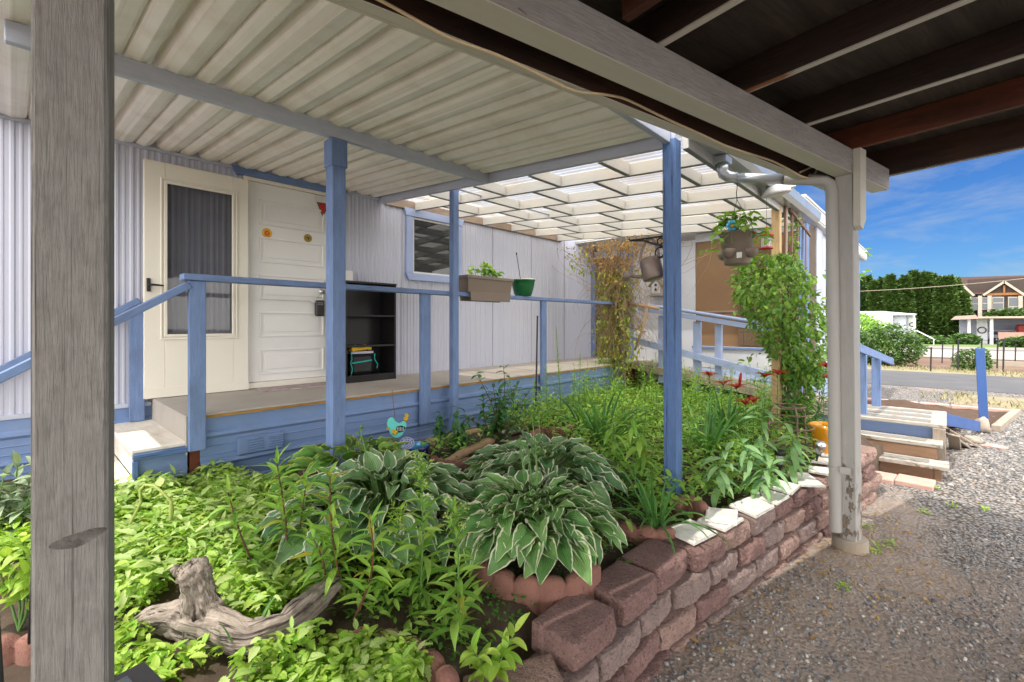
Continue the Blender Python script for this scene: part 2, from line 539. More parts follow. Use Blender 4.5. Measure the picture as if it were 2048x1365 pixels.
M['grey_wood'] = surf('weathered wood', (.36, .30, .245), .85, .12, 5, .5, grain=.7, dirt=(.22, .17, .13), dirt_amt=.5)
M['grey_tread'] = surf('grit tread strip', (.22, .21, .195), .95, .3, 40, .8, 250)
M['tread_white'] = surf('worn white tread', (.44, .40, .35), .88, .12, 6, .7, grain=.75, chips=(.25, .19, .14), chip_lv=.57, chip_s=7)
M['brown_riser'] = surf('brown riser board', (.27, .16, .10), .85, .12, 5, .4, grain=.6, dirt=(.15, .09, .06), dirt_amt=.5)
M['driftwood'] = surf('driftwood', (.46, .39, .33), .95, .25, 12, 1.0, bd=.008, grain=1.0, gs=3, dirt=(.06, .045, .038), dirt_amt=.97, dirt_s=12, streak=((.03, .022, .018), (2.2, 75, 75), .92, (.53, .60)))
M['log'] = surf('bare log', (.44, .29, .18), .85, .2, 6, .6, grain=.8, dirt=(.22, .12, .07), dirt_amt=.6)
M['timber_old'] = surf('old border timber', (.32, .25, .20), .9, .15, 6, .6, grain=.8, dirt=(.16, .11, .08), dirt_amt=.7)
M['galv'] = surf('galvanised metal', (.50, .53, .57), .30, .06, 3, .05, 40, metal=.6, dirt=(.30, .32, .36), dirt_amt=.4)
M['white_metal'] = surf('white metal', (.62, .62, .615), .4, .03, 2, .03, 40, dirt=(.55, .53, .50), dirt_amt=.35)
M['drain_grey'] = surf('grey white downspout', (.40, .39, .375), .45, .04, 3, .04, 40, dirt=(.40, .39, .37), dirt_amt=.4)
M['plywood'] = surf('brown plywood', (.23, .135, .07), .6, .12, 1.6, .1, 30, dirt=(.22, .12, .06), dirt_amt=.6, dirt_s=1.2, streak=((.24, .14, .075), (9, 9, .6), .5))
M['reed'] = surf('reed blind', (.16, .105, .065), .8, .25, 10, .3, 60)
M['white_wall'] = surf('white wall board', (.50, .51, .55), .6, .03, 2, .05, 40, dirt=(.62, .62, .66), dirt_amt=.4)
M['wood_new'] = surf('yellow trellis wood', (.52, .36, .19), .75, .12, 5, .3, grain=.55)
M['wood_old'] = surf('grey brown lath', (.20, .12, .085), .8, .15, 6, .3, grain=.6)
M['red_paint'] = surf('red enamel', (.45, .03, .02), .35, .1, 4, .05, 40)
M['yellow_paint'] = surf('yellow paint', (.80, .48, .02), .4, .1, 4, .03, 40)
M['turq_paint'] = surf('turquoise metal', (.13, .60, .55), .4, .12, 12, .06, 60)
M['teal'] = surf('teal rope', (.02, .42, .38), .6, .1, 5, .05, 40)
M['lilac'] = surf('lilac cast metal', (.42, .40, .62), .5, .1, 8, .1, 60)
M['cable'] = surf('cream cable', (.66, .52, .34), .5, .08, 4, .03, 40)
M['glass_dark'] = glassmat('dark window glass', (.022, .025, .026), .02)
M['glass_blind'] = glassmat('far window glass', (.05, .06, .075), .1)
M['glass_clear'] = glassmat('storm door glass', (.05, .052, .065), .02, .36)
M['clear'] = glassmat('clear glass', (.7, .75, .75), .05, .35)
M['mat_fabric'] = surf('patterned doormat', (.42, .34, .34), .95, .3, 30, .5, 120, dirt=(.20, .14, .15), dirt_amt=.7, dirt_s=26)
M['aluminium'] = surf('bare aluminium', (.62, .62, .63), .3, .05, 4, .02, 40, metal=.8)
M['bark'] = surf('bark', (.10, .07, .05), .9, .25, 8, .6, grain=.7)
M['stem'] = surf('green stem', (.10, .20, .05), .6, .1, 8, .05, 40)
M['stem_red'] = surf('reddish stem', (.13, .055, .03), .6, .2, 8, .05, 40)
M['pale'] = surf('pale lavender blue paint', PALE, .6, .08, 4, .12, grain=.25, dirt=(.20, .25, .40), dirt_amt=.35)
M['blue_deep'] = surf('deep blue paint', (.045, .105, .30), .6, .1, 5, .25, grain=.4, dirt=(.03, .06, .16), dirt_amt=.4)
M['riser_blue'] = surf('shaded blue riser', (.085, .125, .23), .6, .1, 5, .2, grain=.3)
M['brown_door'] = surf('dark brown boards', (.15, .105, .07), .7, .15, 3, .2, grain=.5)
M['dead'] = surf('dead vine', (.34, .235, .135), .9, .25, 5, .2, 60)
# ------------------------------------------------------------------ ground
def gz(x, y):
    z = -max(0.0, min(y, 70) - 18) * .0143
    if -4 < x < 3 and y < 7:
        z += .045 * math.exp(-((x + .75 - .2 * (y - 2)) / .35) ** 2) * (1 if y < 3.2 else max(0, 1 - (y - 3.2) / 1.5))
        z += .012 * (mnoise.noise((x * 1.3, y * 1.3, 0))) + .004 * mnoise.noise((x * 6, y * 6, 3))
    return z


def spaced(*seg):
    r = []
    for a, b, n in seg: r += list(np.linspace(a, b, n, endpoint=False))
    return np.array(r + [seg[-1][1]])


def sheet(xs, ys, dz, zf=gz):
    return np.array([[(x, y, zf(x, y) + dz) for y in ys] for x in xs])


def gravel_mat():
    m, n, out = newmat('gravel and packed dirt')
    at = nd(n, 'ShaderNodeAttribute', attribute_name='gc'); v = at.outputs['Vector']
    big = noise_(n, v, .9, 4, .6, (1, .7, 1))
    sxy = nd(n, 'ShaderNodeSeparateXYZ'); n.links.new(v, sxy.inputs[0])
    far_ = math_(n, 'ADD', math_(n, 'MULTIPLY', sxy.outputs[0], .9), math_(n, 'MULTIPLY', sxy.outputs[1], .62))
    c = mixc(n, noise_(n, v, 14, 8, .65), (.21, .168, .138), (.40, .33, .28))
    vo = n.nodes.new('ShaderNodeTexVoronoi'); vo.inputs['Scale'].default_value = 48; vo.inputs['Randomness'].default_value = 1
    n.links.new(v, vo.inputs['Vector'])
    hs = n.nodes.new('ShaderNodeSeparateColor'); n.links.new(vo.outputs['Color'], hs.inputs[0])
    st = mixc(n, hs.outputs[0], (.17, .17, .175), (.42, .405, .39))
    st = mixc(n, ramp(n, hs.outputs[1], .85, .9), st, (.40, .33, .26))
    st = mixc(n, ramp(n, vo.outputs['Distance'], .35, .7), st, (.08, .065, .055))
    c = mixc(n, ramp(n, math_(n, 'ADD', big, math_(n, 'MULTIPLY', ramp(n, far_, 1.6, 3.4), .30)), .56, .70), c, st)
    c = mixc(n, math_(n, 'MULTIPLY', ramp(n, noise_(n, v, 5, 8, .7), .56, .7), .5), c, (.20, .13, .085))
    p = nd(n, 'ShaderNodeBsdfPrincipled'); n.links.new(c, p.inputs['Base Color']); p.inputs['Roughness'].default_value = .92
    p.inputs['Specular IOR Level'].default_value = .2
    b = nd(n, 'ShaderNodeBump'); b.inputs['Strength'].default_value = .9; b.inputs['Distance'].default_value = .012
    h = math_(n, 'ADD', math_(n, 'MULTIPLY', vo.outputs['Distance'], -1.0), noise_(n, v, 60, 6, .7))
    n.links.new(h, b.inputs['Height']); n.links.new(b.outputs[0], p.inputs['Normal'])
    n.links.new(p.outputs[0], out.inputs[0])
    return m


M['gravel'] = gravel_mat()
xs = spaced((-160, -20, 8), (-20, -5, 10), (-5, -1.4, 14), (-1.4, 2.2, 60), (2.2, 8, 12), (8, 30, 8), (30, 160, 6))
ys = spaced((-25, -3, 10), (-3, 0.5, 14), (.5, 8, 110), (8, 22, 40), (22, 80, 20), (80, 260, 6))
tag(MB().grid(sheet(xs, ys, 0)).build('ground', M['gravel'], smooth=True), kind='structure')


def strip(name, mat, x0, x1, y0, y1, dz, nx=30, ny=10):
    o = MB().grid(sheet(np.linspace(x0, x1, nx), np.linspace(y0, y1, ny), dz)).build(name, M[mat], smooth=True)
    return tag(o, kind='structure')


M['dry_grass'] = surf('dry grass', (.27, .225, .15), .95, .2, 2, 1.0, 30, dirt=(.17, .20, .07), dirt_amt=.6, dirt_s=.5)
M['green_grass'] = surf('green verge', (.12, .20, .05), .95, .2, 2, 1.0, 30, dirt=(.24, .24, .10), dirt_amt=.5, dirt_s=.4)
M['far_gravel'] = surf('pale far gravel', (.33, .305, .27), .95, .15, 1, .6, 20, dirt=(.28, .25, .22), dirt_amt=.5, dirt_s=.4)
M['far_dirt'] = surf('red brown bed soil', (.15, .092, .064), .95, .25, 2, .8, 20, dirt=(.24, .185, .13), dirt_amt=.6, dirt_s=.35)
strip('road', 'asphalt', -40, 40, 13.7, 18.0, .006, 60, 8)
strip('dry_verge', 'dry_grass', -40, 40, 18.0, 20.2, .004)
strip('far_bed', 'far_dirt', -40, 40, 20.2, 30, .004)
strip('far_gravel', 'far_gravel', -40, 40, 30, 43, .004)
strip('far_road', 'asphalt_pale', -40, 40, 43, 55, .006)
strip('green_verge', 'green_grass', -40, 40, 55, 68, .008)
# the strip of scrubby grass on the near side of the road
strip('grass_verge', 'dry_grass', .1, 7, 11.2, 12.9, .005, 20, 8)

# mulch bed beside the ramp
q = [(-1.5, 10.45), (.78, 10.62), (.47, 8.72), (-1.2, 8.2)]
P = np.array([[[(1 - s) * ((1 - t) * q[0][k] + t * q[1][k]) + s * ((1 - t) * q[3][k] + t * q[2][k]) for k in (0, 1)] + [0] for s in np.linspace(0, 1, 14)] for t in np.linspace(0, 1, 24)])
for a in P:
    for b in a:
        d = math.exp(-((b[0] + .55) / .45) ** 2 - ((b[1] - 9.9) / .5) ** 2)
        b[2] = gz(b[0], b[1]) + .02 + .03 * mnoise.noise((b[0] * 5, b[1] * 5, 0)) + .13 * d
tag(MB().grid(P).build('mulch_bed', M['mulch'], smooth=True), kind='structure')
t = MB().bar((.80, 10.62, .04), (.475, 8.72, .04), .09, .08).build('border_timber', M['grey_wood'])
tag(t, 'weathered timber edging the far end of the brown mulch bed', 'timber')
mb = MB()
for i in range(6):
    mb.bar((-1.5 + i * .39, 10.52 + i * .022, .03), (-1.5 + i * .39 + .37, 10.52 + (i + 1) * .022, .03), .1, .07, bev=.01)
tag(mb.build('bed_edging', M['block_pink']), 'pink brick edging along the far side of the mulch bed', 'edging')


# planting soil of the raised bed, from the porch skirt to the block wall
def bed_edge(y):                       # soil runs to the middle of the block wall
    return -1.0 if y < 1.85 else -1.0 + .143 * (y - 1.85)


def soil_z(x, y):
    t = (x + 3.4) / 2.3
    z = .385 - .055 * t + .025 * mnoise.noise((x * 2.2, y * 2.2, 5)) + .012 * mnoise.noise((x * 8, y * 8, 1))
    if x > -1.12 + .143 * max(0, y - 1.85): z -= .10
    if y < 1.15 and x > -1.45: z -= .05
    return z


rows = []
for y in np.linspace(-2.2, 5.75, 90):
    xe = bed_edge(y)
    rows.append([(x, y, soil_z(x, y)) for x in np.linspace(-4.45, xe, 44)] + [(xe + .005, y, -.05 if y > .7 else soil_z(xe, y) - .3)])
tag(MB().grid(np.array(rows)).build('garden_soil', M['soil'], smooth=True), kind='structure')

# ------------------------------------------------------------------ the mobile home
M['seam'] = surf('siding seam', (.20, .20, .24), .6, .1, 5, 0)
XW, XD, DZ = -4.42, -3.38, .84
home = empty('mobile_home', (XW, 2.5, 0), 'pale lavender metal sided mobile home with white entry door behind the blue porch', 'mobile home')


def siding(x, y0, y1, z0, z1, seam=1.22, pitch=.0865, dep=.0075, sgn=1):
    ys_ = []; dx = []
    y = y0
    while y < y1 - 1e-6:
        k = (y - y0) / seam
        if abs(k - round(k)) < .5 * pitch / seam and y > y0 + .2:
            ys_ += [y - .004, y, y + .004]; dx += [0, -.006, 0]
        w_ = pitch
        for f, d in ((.10, 0), (.2, dep), (.36, dep), (.46, 0), (.62, 0), (.70, dep * .55), (.80, dep * .55), (.88, 0)):
            ys_.append(y + f * w_); dx.append(d)
        y += pitch
    ys_.append(y1); dx.append(0)
    P = np.array([[(x + sgn * d, yy, z) for z in (z0, z1)] for yy, d in zip(ys_, dx)])
    return P


mb = MB()
mb.grid(siding(XW, -4.0, 6.86, .79, 2.80)[:, ::-1])
mb.bx(-8.0, XW - .03, -4.0, 6.86, .3, 2.85)
w_ = mb.build('wall_siding', M['lavender'], home)
mb = MB()


def skirt(mb, x, y0, y1, prof):
    mb.grid(np.array([[(x + d, y, z) for z, d in prof] for y in (y0, y1)])[:, ::-1])


PROF = [(.835, 0), (.75, 0), (.745, .004), (.735, .016), (.715, .018), (.70, .004), (.695, 0), (.655, 0), (.652, .004), (.648, .004), (.645, 0), (.60, 0), (.597, .004), (.592, .004), (.589, 0), (.56, 0),
        (.553, .014), (.535, .018), (.52, .004), (.515, 0), (.475, 0), (.472, .004), (.467, .004), (.464, 0), (.42, 0), (.41, .012), (.39, .014), (.378, 0), (.25, 0), (.10, 0)]
skirt(mb, XW + .012, -4.0, .74, [(z - .04, d) for z, d in PROF])
mb.build('skirting', M['blue_metal'], home)
o = MB().bx(XW - .01, XW + .025, -4.0, .72, .785, .815).build('bottom_trim', M['beam_grey'], home)
o = MB().bx(-8.3, XW + .12, -4.2, 2.6, 2.86, 2.95).build('roof', M['white_metal'], home)
o = MB().bx(-8.3, XW + .02, 2.6, 6.9, 2.86, 2.93).build('roof', M['white_metal'], home)
o = MB().bx(XW + .0, XW + .05, 6.78, 6.87, DZ, 2.72).build('corner_trim', M['blue'], home)
for px in (533, 803, 985, 1062, 1128):
    y_ = atX(px, 500, XW)[1]
    MB().bx(XW + .001, XW + .0075, y_ - .003, y_ + .003, DZ, 2.715, .001).build('panel_seam', M['seam'], home)
# entry door: five recessed panels
door = MB().bx(XW - .01, XW + .024, 1.385, 2.145, .895, 2.635).build('entry_door', M['door_white'], home)
for k in range(5):
    z0 = .955 + k * .329
    mb = MB()
    a, b = 1.475, 2.055
    for y0, y1, zz0, zz1 in ((a, b, z0, z0 + .018), (a, b, z0 + .207, z0 + .225), (a, a + .018, z0 + .018, z0 + .207), (b - .018, b, z0 + .018, z0 + .207)):
        mb.bx(XW + .02, XW + .036, y0, y1, zz0, zz1, .006)
    mb.bx(XW + .02, XW + .031, a + .045, b - .045, z0 + .045, z0 + .180, .008)
    mb.build('door_panel', M['door_white'], door)
fr = MB()
fr.bx(XW, XW + .034, 1.35, 1.384, .86, 2.67); fr.bx(XW, XW + .034, 2.146, 2.18, .86, 2.67); fr.bx(XW, XW + .034, 1.384, 2.146, 2.637, 2.67)
fr.bx(XW, XW + .06, 1.36, 2.17, .845, .893)
fr.build('door_frame', M['door_cream'], home)
h = MB().prism([(1.30, 2.672), (2.26, 2.672), (2.30, 2.735), (1.26, 2.735)], .035, (XW, 0, 0), np.array(((0, 0, 1), (1, 0, 0), (0, 1, 0)))).build('drip_cap', M['blue'], home)
RX = np.array(((0, 0, 1), (1, 0, 0), (0, 1, 0)))          # local x,y,z -> world Y,Z,X (things mounted on a wall that faces +X)


def disc(r, t, c, n=40, R=RX):
    return MB().prism([(r * math.cos(i * 2 * math.pi / n), r * math.sin(i * 2 * math.pi / n)) for i in range(n)], t, c, R)


def text(s, size, mat, loc, R, parent, ext=.0006, name='lettering'):
    cu = bpy.data.curves.new(name, 'FONT'); cu.body = s; cu.size = size; cu.extrude = ext; cu.align_x = 'CENTER'; cu.align_y = 'CENTER'
    to = bpy.data.objects.new(name, cu)
    me = bpy.data.meshes.new_from_object(to)
    bpy.data.objects.remove(to)
    for v in me.vertices:
        v.co = Vector(np.asarray(R) @ np.array(v.co)) + Vector(loc)
    me.materials.append(mat)
    o = bpy.data.objects.new(name, me); COL.objects.link(o)
    if parent is not None: o.parent = parent; o.matrix_parent_inverse = parent_inv(parent)
    return o


def arc_text(s, r, size, mat, c, parent, a0, step, flip=1, x=0):
    objs = []
    mb_v = []; F = []
    for i, ch in enumerate(s):
        if ch == ' ': continue
        a = a0 - flip * step * i
        cu = bpy.data.curves.new('lettering', 'FONT'); cu.body = ch; cu.size = size; cu.align_x = 'CENTER'; cu.align_y = 'CENTER'; cu.extrude = .0005
        to = bpy.data.objects.new('t', cu); me = bpy.data.meshes.new_from_object(to); bpy.data.objects.remove(to)
        th = a - math.pi / 2 if flip > 0 else a + math.pi / 2
        n0 = len(mb_v)
        for v in me.vertices:
            lx = v.co.x * math.cos(th) - v.co.y * math.sin(th) + r * math.cos(a)
            ly = v.co.x * math.sin(th) + v.co.y * math.cos(th) + r * math.sin(a)
            mb_v.append((c[0] + x + v.co.z, c[1] + lx, c[2] + ly))
        F += [tuple(n0 + k for k in p.vertices) for p in me.polygons]
        bpy.data.meshes.remove(me)
    return MB().add(mb_v, F).build('lettering', mat, parent)


# round stickers on the door
for (px, py, r, ca, cb, cc) in ((532, 470, .042, 'yellow_paint', 'red_paint', 'red_paint'), (613.5, 480, .038, 'ochre', 'black', 'black')):
    if ca == 'ochre': M['ochre'] = surf('ochre sticker', (.36, .24, .03), .5, .1, 5, 0)
    y, z = atX(px, py, XW)[1:]; z += .012
    st = disc(r, .0015, (XW + .0245, y, z)).build('sticker', M[ca], home)
    rg = MB()
    for rr in (r * .98, r * .60):
        rg.tube([(XW + .0262, y + rr * math.cos(a), z + rr * math.sin(a)) for a in np.linspace(0, 2 * math.pi, 40)], .0008, 5, False)
    rg.build('ring', M[cb], st)
    if cb == 'red_paint':
        disc(r * .5, .001, (XW + .0262, y, z)).build('emblem', M['ochre2'] if 'ochre2' in M else M['red_paint'], st)
        e = MB()
        for k in (-2, -1, 0, 1, 2):
            e.tube([(XW + .0276, y + .002 * k, z - .011), (XW + .0276, y + .0055 * k, z + .002), (XW + .0276, y + .0062 * k, z + .013 - abs(k) * .0015)], .0013, 5)
        e.build('emblem', M['yellow_paint'], st)
        arc_text('RUGER', r * .79, .015, M[cb], (XW + .0262, y, z), st, math.pi * .78, .36, 1)
        arc_text('FIREARMS', r * .79, .013, M[cb], (XW + .0262, y, z), st, -math.pi * .82, .26, -1)
    else:
        e = MB().prism([(-.018, .008), (.016, .008), (.016, .001), (.008, .0), (.010, -.016), (.002, -.017), (-.002, -.001), (-.018, .002)], .001, (XW + .0262, y, z), RX)
        e.build('emblem', M['black'], st)
# lock, lock box
y, z = atX(640, 584, XW)[1:]
lk = MB().lathe([(.001, .03), (.017, .03), (.021, .018), (.028, .012), (.03, 0)], (XW + .024, y, z), 20, frame((0, 1, 0), (1, 0, 0))).build('deadbolt', M['aluminium'], home, True)
y, z = atX(640, 600, XW)[1:]
lv = MB().tube([(XW + .024, y, z - .02), (XW + .06, y, z - .02), (XW + .065, y - .03, z - .022), (XW + .06, y - .11, z - .028)], .008, 8).build('door_handle', M['aluminium'], home, True)

# storm door, open flat against the wall
sd = empty('storm_door', (XW, 1.04, DZ), 'cream storm door with tall glass swung open against the lavender wall', 'storm door')
ya, yb, za, zb_ = .665, 1.372, .845, 2.625
mb = MB()
gx0, gx1 = ya + .13, yb - .115
mb.bx(XW + .045, XW + .085, ya, gx0, za, zb_, .004); mb.bx(XW + .045, XW + .085, gx1, yb, za, zb_, .004)
mb.bx(XW + .045, XW + .085, gx0, gx1, za, 1.31, .004); mb.bx(XW + .045, XW + .085, gx0, gx1, 2.48, zb_, .004)
mb.bx(XW + .084, XW + .089, ya, yb, za, za + .075, .002)
mb.build('door_frame', M['door_cream'], sd)
for d_, t_ in ((.0, .012), (.022, .02)):
    mb = MB()
    a, b, z0, z1 = gx0 - .03 + d_, gx1 + .03 - d_, 1.28 + d_, 2.51 - d_
    for y0, y1, zz0, zz1 in ((a, b, z0, z0 + t_), (a, b, z1 - t_, z1), (a, a + t_, z0 + t_, z1 - t_), (b - t_, b, z0 + t_, z1 - t_)):
        mb.bx(XW + .083, XW + .094, y0, y1, zz0, zz1, .003)
    mb.build('glass_bead', M['door_cream'], sd)
MB().bx(XW + .058, XW + .062, gx0 - .01, gx1 + .01, 1.3, 2.49, .001).build('glass', M['glass_clear'], sd)
y, z = atX(297, 570, XW + .09)[1:]
mb = MB().bx(XW + .084, XW + .10, y - .012, y + .012, z - .05, z + .05, .004)
mb.tube([(XW + .09, y, z), (XW + .125, y, z), (XW + .128, y + .02, z), (XW + .125, y + .085, z - .003)], [.008, .008, .008, .006], 8)
mb.build('handle', M['black_plastic'], sd)

# picture window
Y0, Y1, Z0, Z1 = 2.99, 3.80, 1.895, 2.695
wn = MB()
wn.bx(XW, XW + .035, Y0, Y0 + .09, Z0 + .075, Z1 - .085); wn.bx(XW, XW + .035, Y1 - .09, Y1, Z0 + .075, Z1 - .085)
wn.prism([(Y0 + .03, Z0), (Y1 - .03, Z0), (Y1 + .005, Z0 + .074), (Y0 - .005, Z0 + .074)], .042, (XW, 0, 0), RX)
wn.prism([(Y0 - .005, Z1 - .084), (Y1 + .005, Z1 - .084), (Y1 + .03, Z1), (Y0 - .03, Z1)], .042, (XW, 0, 0), RX)
wf = wn.build('window', M['pale'], home)
mb = MB()
a, b, c, d = Y0 + .092, Y1 - .092, Z0 + .077, Z1 - .087
for y0, y1, z0, z1 in ((a, b, c, c + .022), (a, b, d - .022, d), (a, a + .02, c + .022, d - .022), (b - .02, b, c + .022, d - .022)):
    mb.bx(XW + .004, XW + .022, y0, y1, z0, z1, .003)
mb.build('sash', M['white_metal'], wf)
MB().bx(XW + .006, XW + .010, a + .02, b - .02, c + .02, d - .02, .001).build('pane', M['glass_dark'], wf)

# ------------------------------------------------------------------ porch deck and steps
deck = empty('porch_deck', (-3.9, 3.3, .3), 'long low porch deck with grey carpet and blue ribbed skirting', 'porch')
MB().bx(XW + .003, XD + .0, .72, 6.75, DZ - .012, DZ, .004).build('carpet', M['carpet'], deck)
MB().bx(XW + .003, XD - .004, .735, 6.75, DZ - .03, DZ - .0125, .001).build('plywood_floor', M['ply_edge'], deck)
MB().bx(XW + .05, XD - .03, .748, 6.7, .30, DZ - .032, .001).build('floor_frame', M['joist_red'], deck)
MB().bx(XW + .02, XD - .005, .722, .732, .60, DZ - .012, .002).build('riser_carpet', M['carpet'], deck)
sk = None
for y0, y1 in ((.80, 2.44), (2.44, 4.10), (4.10, 5.9)):
    mb = MB(); skirt(mb, XD - .022 + (.003 if y0 > 2 else 0), y0, y1, [(z - .02, d) for z, d in PROF])
    mb.build('skirt_panel', M['blue_metal'], deck)
# crawl space vent with two banks of louvres
va, vz = atX(476, 893, XD)[1:]; vb = atX(565, 885, XD)[1]
vt = MB().bx(XD - .02, XD + .004, va, vb, .545, .655, .003).build('vent', M['blue_metal'], deck)
lv = MB()
for s_ in (0, 1):
    y0 = va + .055 + s_ * (vb - va) * .47
    for k in range(5):
        z = .570 + k * .016
        lv.box((XD + .006, y0 + .05, z), (.008, .095, .008), rotm(0, rad(35), 0), .001)
lv.build('louvre', M['blue_metal'], vt)

st = empty('porch_steps', (-3.9, .45, .3), 'worn wooden steps with cracked blue side board at the left end of the porch', 'steps')
MB().bx(XW + .02, -3.40, .465, .738, .655, .68, .008).build('tread', M['tread_paint'], st)
MB().bx(XW + .03, -3.42, .485, .50, .50, .655, .003).build('riser', M['tread_paint'], st)
MB().bx(XW + .02, -3.40, .20, .485, .475, .50, .008).build('tread', M['tread_paint'], st)
MB().bx(XW + .03, -3.42, .215, .228, .33, .474, .003).build('riser', M['tread_paint'], st)
MB().prism([(.21, .20), (.735, .20), (.735, .654), (.48, .654), (.48, .474), (.21, .474)], .03, (-3.438, 0, 0), RX).build('side_board', M['blue'], st)
MB().bx(-3.407, -3.378, .47, .737, .618, .654, .004).build('tread_edge', M['blue_worn'], st)
MB().bx(-3.407, -3.378, .468, .497, .52, .616, .004).build('tread_edge', M['blue_worn'], st)
p = MB().prism([(.50, .33), (.98, .36), (.98, .50), (.82, .505), (.76, .47)], .004, (XD + .004, 0, 0), RX)
p.build('flashing', M['galv_blue'] if 'galv_blue' in M else M['blue_metal'], st)
# ------------------------------------------------------------------ railings
rl = empty('porch_railing', (XD, 3.2, DZ), 'blue wooden railing along the front edge of the porch', 'railing')
mb = MB()
mb.bar((XD, .70, 1.685), (XD - .005, 3.4, 1.683), .105, .038); mb.bar((XD - .005, 3.401, 1.683), (XD - .01, 6.35, 1.685), .112, .036)
mb.build('top_rail', M['blue'], rl)
for y, zb, w_ in ((.775, .625, .089), (2.485, .52, .10), (4.135, .62, .085)):
    MB().bx(XD - .003, XD + .036, y - w_ / 2, y + w_ / 2, zb, 1.664, .004).build('rail_post', M['blue'], rl)
MB().bx(XD - .04, XD + .05, 5.86, 5.95, DZ - .3, 2.47, .004).build('rail_post', M['blue'], rl)
r2 = empty('step_handrail', (XD, .3, .7), 'sloping blue handrail running down beside the porch steps at the railing end', 'handrail')
MB().bar((XD + .0, .735, 1.638), (XD + .0, -.75, .675), .085, .042).build('rail', M['blue'], r2)
MB().bx(XD - .02, XD + .02, -.75, -.66, .2, .72).build('post', M['blue'], r2)
r3 = empty('wall_handrail', (XW, .3, .8), 'sloping blue handrail fixed against the lavender siding beside the steps', 'handrail')
MB().bar((XW + .06, .64, 1.575), (XW + .06, -.75, .64), .06, .042).build('rail', M['blue'], r3)
MB().bx(XW + .03, XW + .068, .585, .675, .683, 1.54).build('post', M['blue'], r3)
MB().bx(XW + .03, XW + .068, -.75, -.66, .2, .70).build('post', M['blue'], r3)
# ------------------------------------------------------------------ patio cover over the porch
def zr(x): return 2.745 - .0696 * (x + 4.42)
def zb(x): return 2.681 - .0696 * (x + 4.42)


pc = empty('patio_cover', (-2.75, 1.3, .35), 'cream ribbed metal patio cover on grey beams and blue posts over the porch', 'patio cover')
PAN = [(0, .055), (.008, .055), (.020, .012), (.034, 0), (.080, -.012), (.084, -.012), (.140, -.001), (.152, .006), (.156, .024), (.160, .024), (.164, .004), (.176, -.002), (.210, -.010), (.214, -.010), (.242, 0), (.257, .012), (.268, .055)]
YS = []
y = -.36
while y < 2.75:
    for o_, d in PAN: YS.append((y + o_, d))
    y += .275
YS = [(a, d) for a, d in YS if -.065 <= a <= 2.72]


def xo(y):                              # outer edge: stops short of the carport's rim
    c = (y - (-1.40) * EV[1]) / CV[1]
    return min(-1.20, c * CV[0] - 1.40 * EV[0])


P = np.array([[(x, yy, zr(x) + d) for x in np.linspace(XW, xo(yy), 8)] for yy, d in YS])
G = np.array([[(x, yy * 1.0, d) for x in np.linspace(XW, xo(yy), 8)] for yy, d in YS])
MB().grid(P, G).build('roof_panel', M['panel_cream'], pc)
MB().grid(P + np.array((0, 0, .055))[None, None]).build('roof_top', M['white_metal'], pc)
MB().bar((-2.757, -.02, 2.572), (-2.757, 2.665, 2.598), .038, .086).build('middle_beam', M['beam_grey'], pc)
MB().bar((XW + .03, 2.686, zb(XW) + .043), (-1.17, 2.686, zb(-1.17) + .043), .038, .088).build('end_beam', M['beam_grey'], pc)
MB().bar((XW + .03, -.085, zb(XW) + .085), (xo(0), -.085, zb(xo(0)) + .085), .03, .08).build('end_beam', M['beam_grey'], pc)
MB().bx(xo(0) + .0, xo(0) + .03, -.06, .06, 2.2, 2.6).build('end_trim', M['beam_grey'], pc)
MB().bar((-1.215, 1.75, zr(-1.215) - .01), (-1.215, 2.66, zr(-1.215) - .01), .04, .075).build('edge_beam', M['beam_grey'], pc)
cl = MB().bx(XW + .001, XW + .02, -.1, 2.66, 2.715, 2.742)
cl.build('wall_ledger', M['beam_grey'], pc)
MB().bx(-2.80, -2.712, 1.32, 1.408, .2, 2.53, .005).build('post', M['blue'], pc)
MB().bx(-2.807, -2.705, 1.312, 1.416, 2.36, 2.529, .004).build('post_cap', M['blue'], pc)
MB().bx(-3.335, -3.272, 2.735, 2.80, .3, 2.66, .004).build('post', M['blue'], pc)
MB().bar((-1.195, 2.70, .25), (-1.205, 2.70, 2.50), .082, .082, (0, 1, 0), .005).build('corner_post', M['blue_worn'], pc)

# ------------------------------------------------------------------ lattice roof with translucent panels
pg = empty('lattice_roof', (-2.8, 4.3, 2.45), 'white framed lattice roof under translucent corrugated panels beyond the metal patio cover', 'lattice roof')
JY = [3.12, 3.65, 4.17, 4.71, 5.22, 5.75]
for yy in JY:
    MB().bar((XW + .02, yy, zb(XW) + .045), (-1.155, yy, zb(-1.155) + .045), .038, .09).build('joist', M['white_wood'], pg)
prev = 2.705
for k, yy in enumerate(JY):
    off = -1.40 if k % 2 else -1.72
    for i in range(5):
        x = off - .63 * i
        if x < XW + .2: continue
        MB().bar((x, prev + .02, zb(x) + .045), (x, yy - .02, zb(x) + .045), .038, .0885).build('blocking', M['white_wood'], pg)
    prev = yy
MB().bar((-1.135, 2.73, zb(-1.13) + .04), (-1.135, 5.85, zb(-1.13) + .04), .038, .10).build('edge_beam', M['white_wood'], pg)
MB().bar((XW + .021, 2.73, zb(XW) + .045), (XW + .021, 5.85, zb(XW) + .045), .036, .09).build('wall_ledger', M['timber_old'], pg)


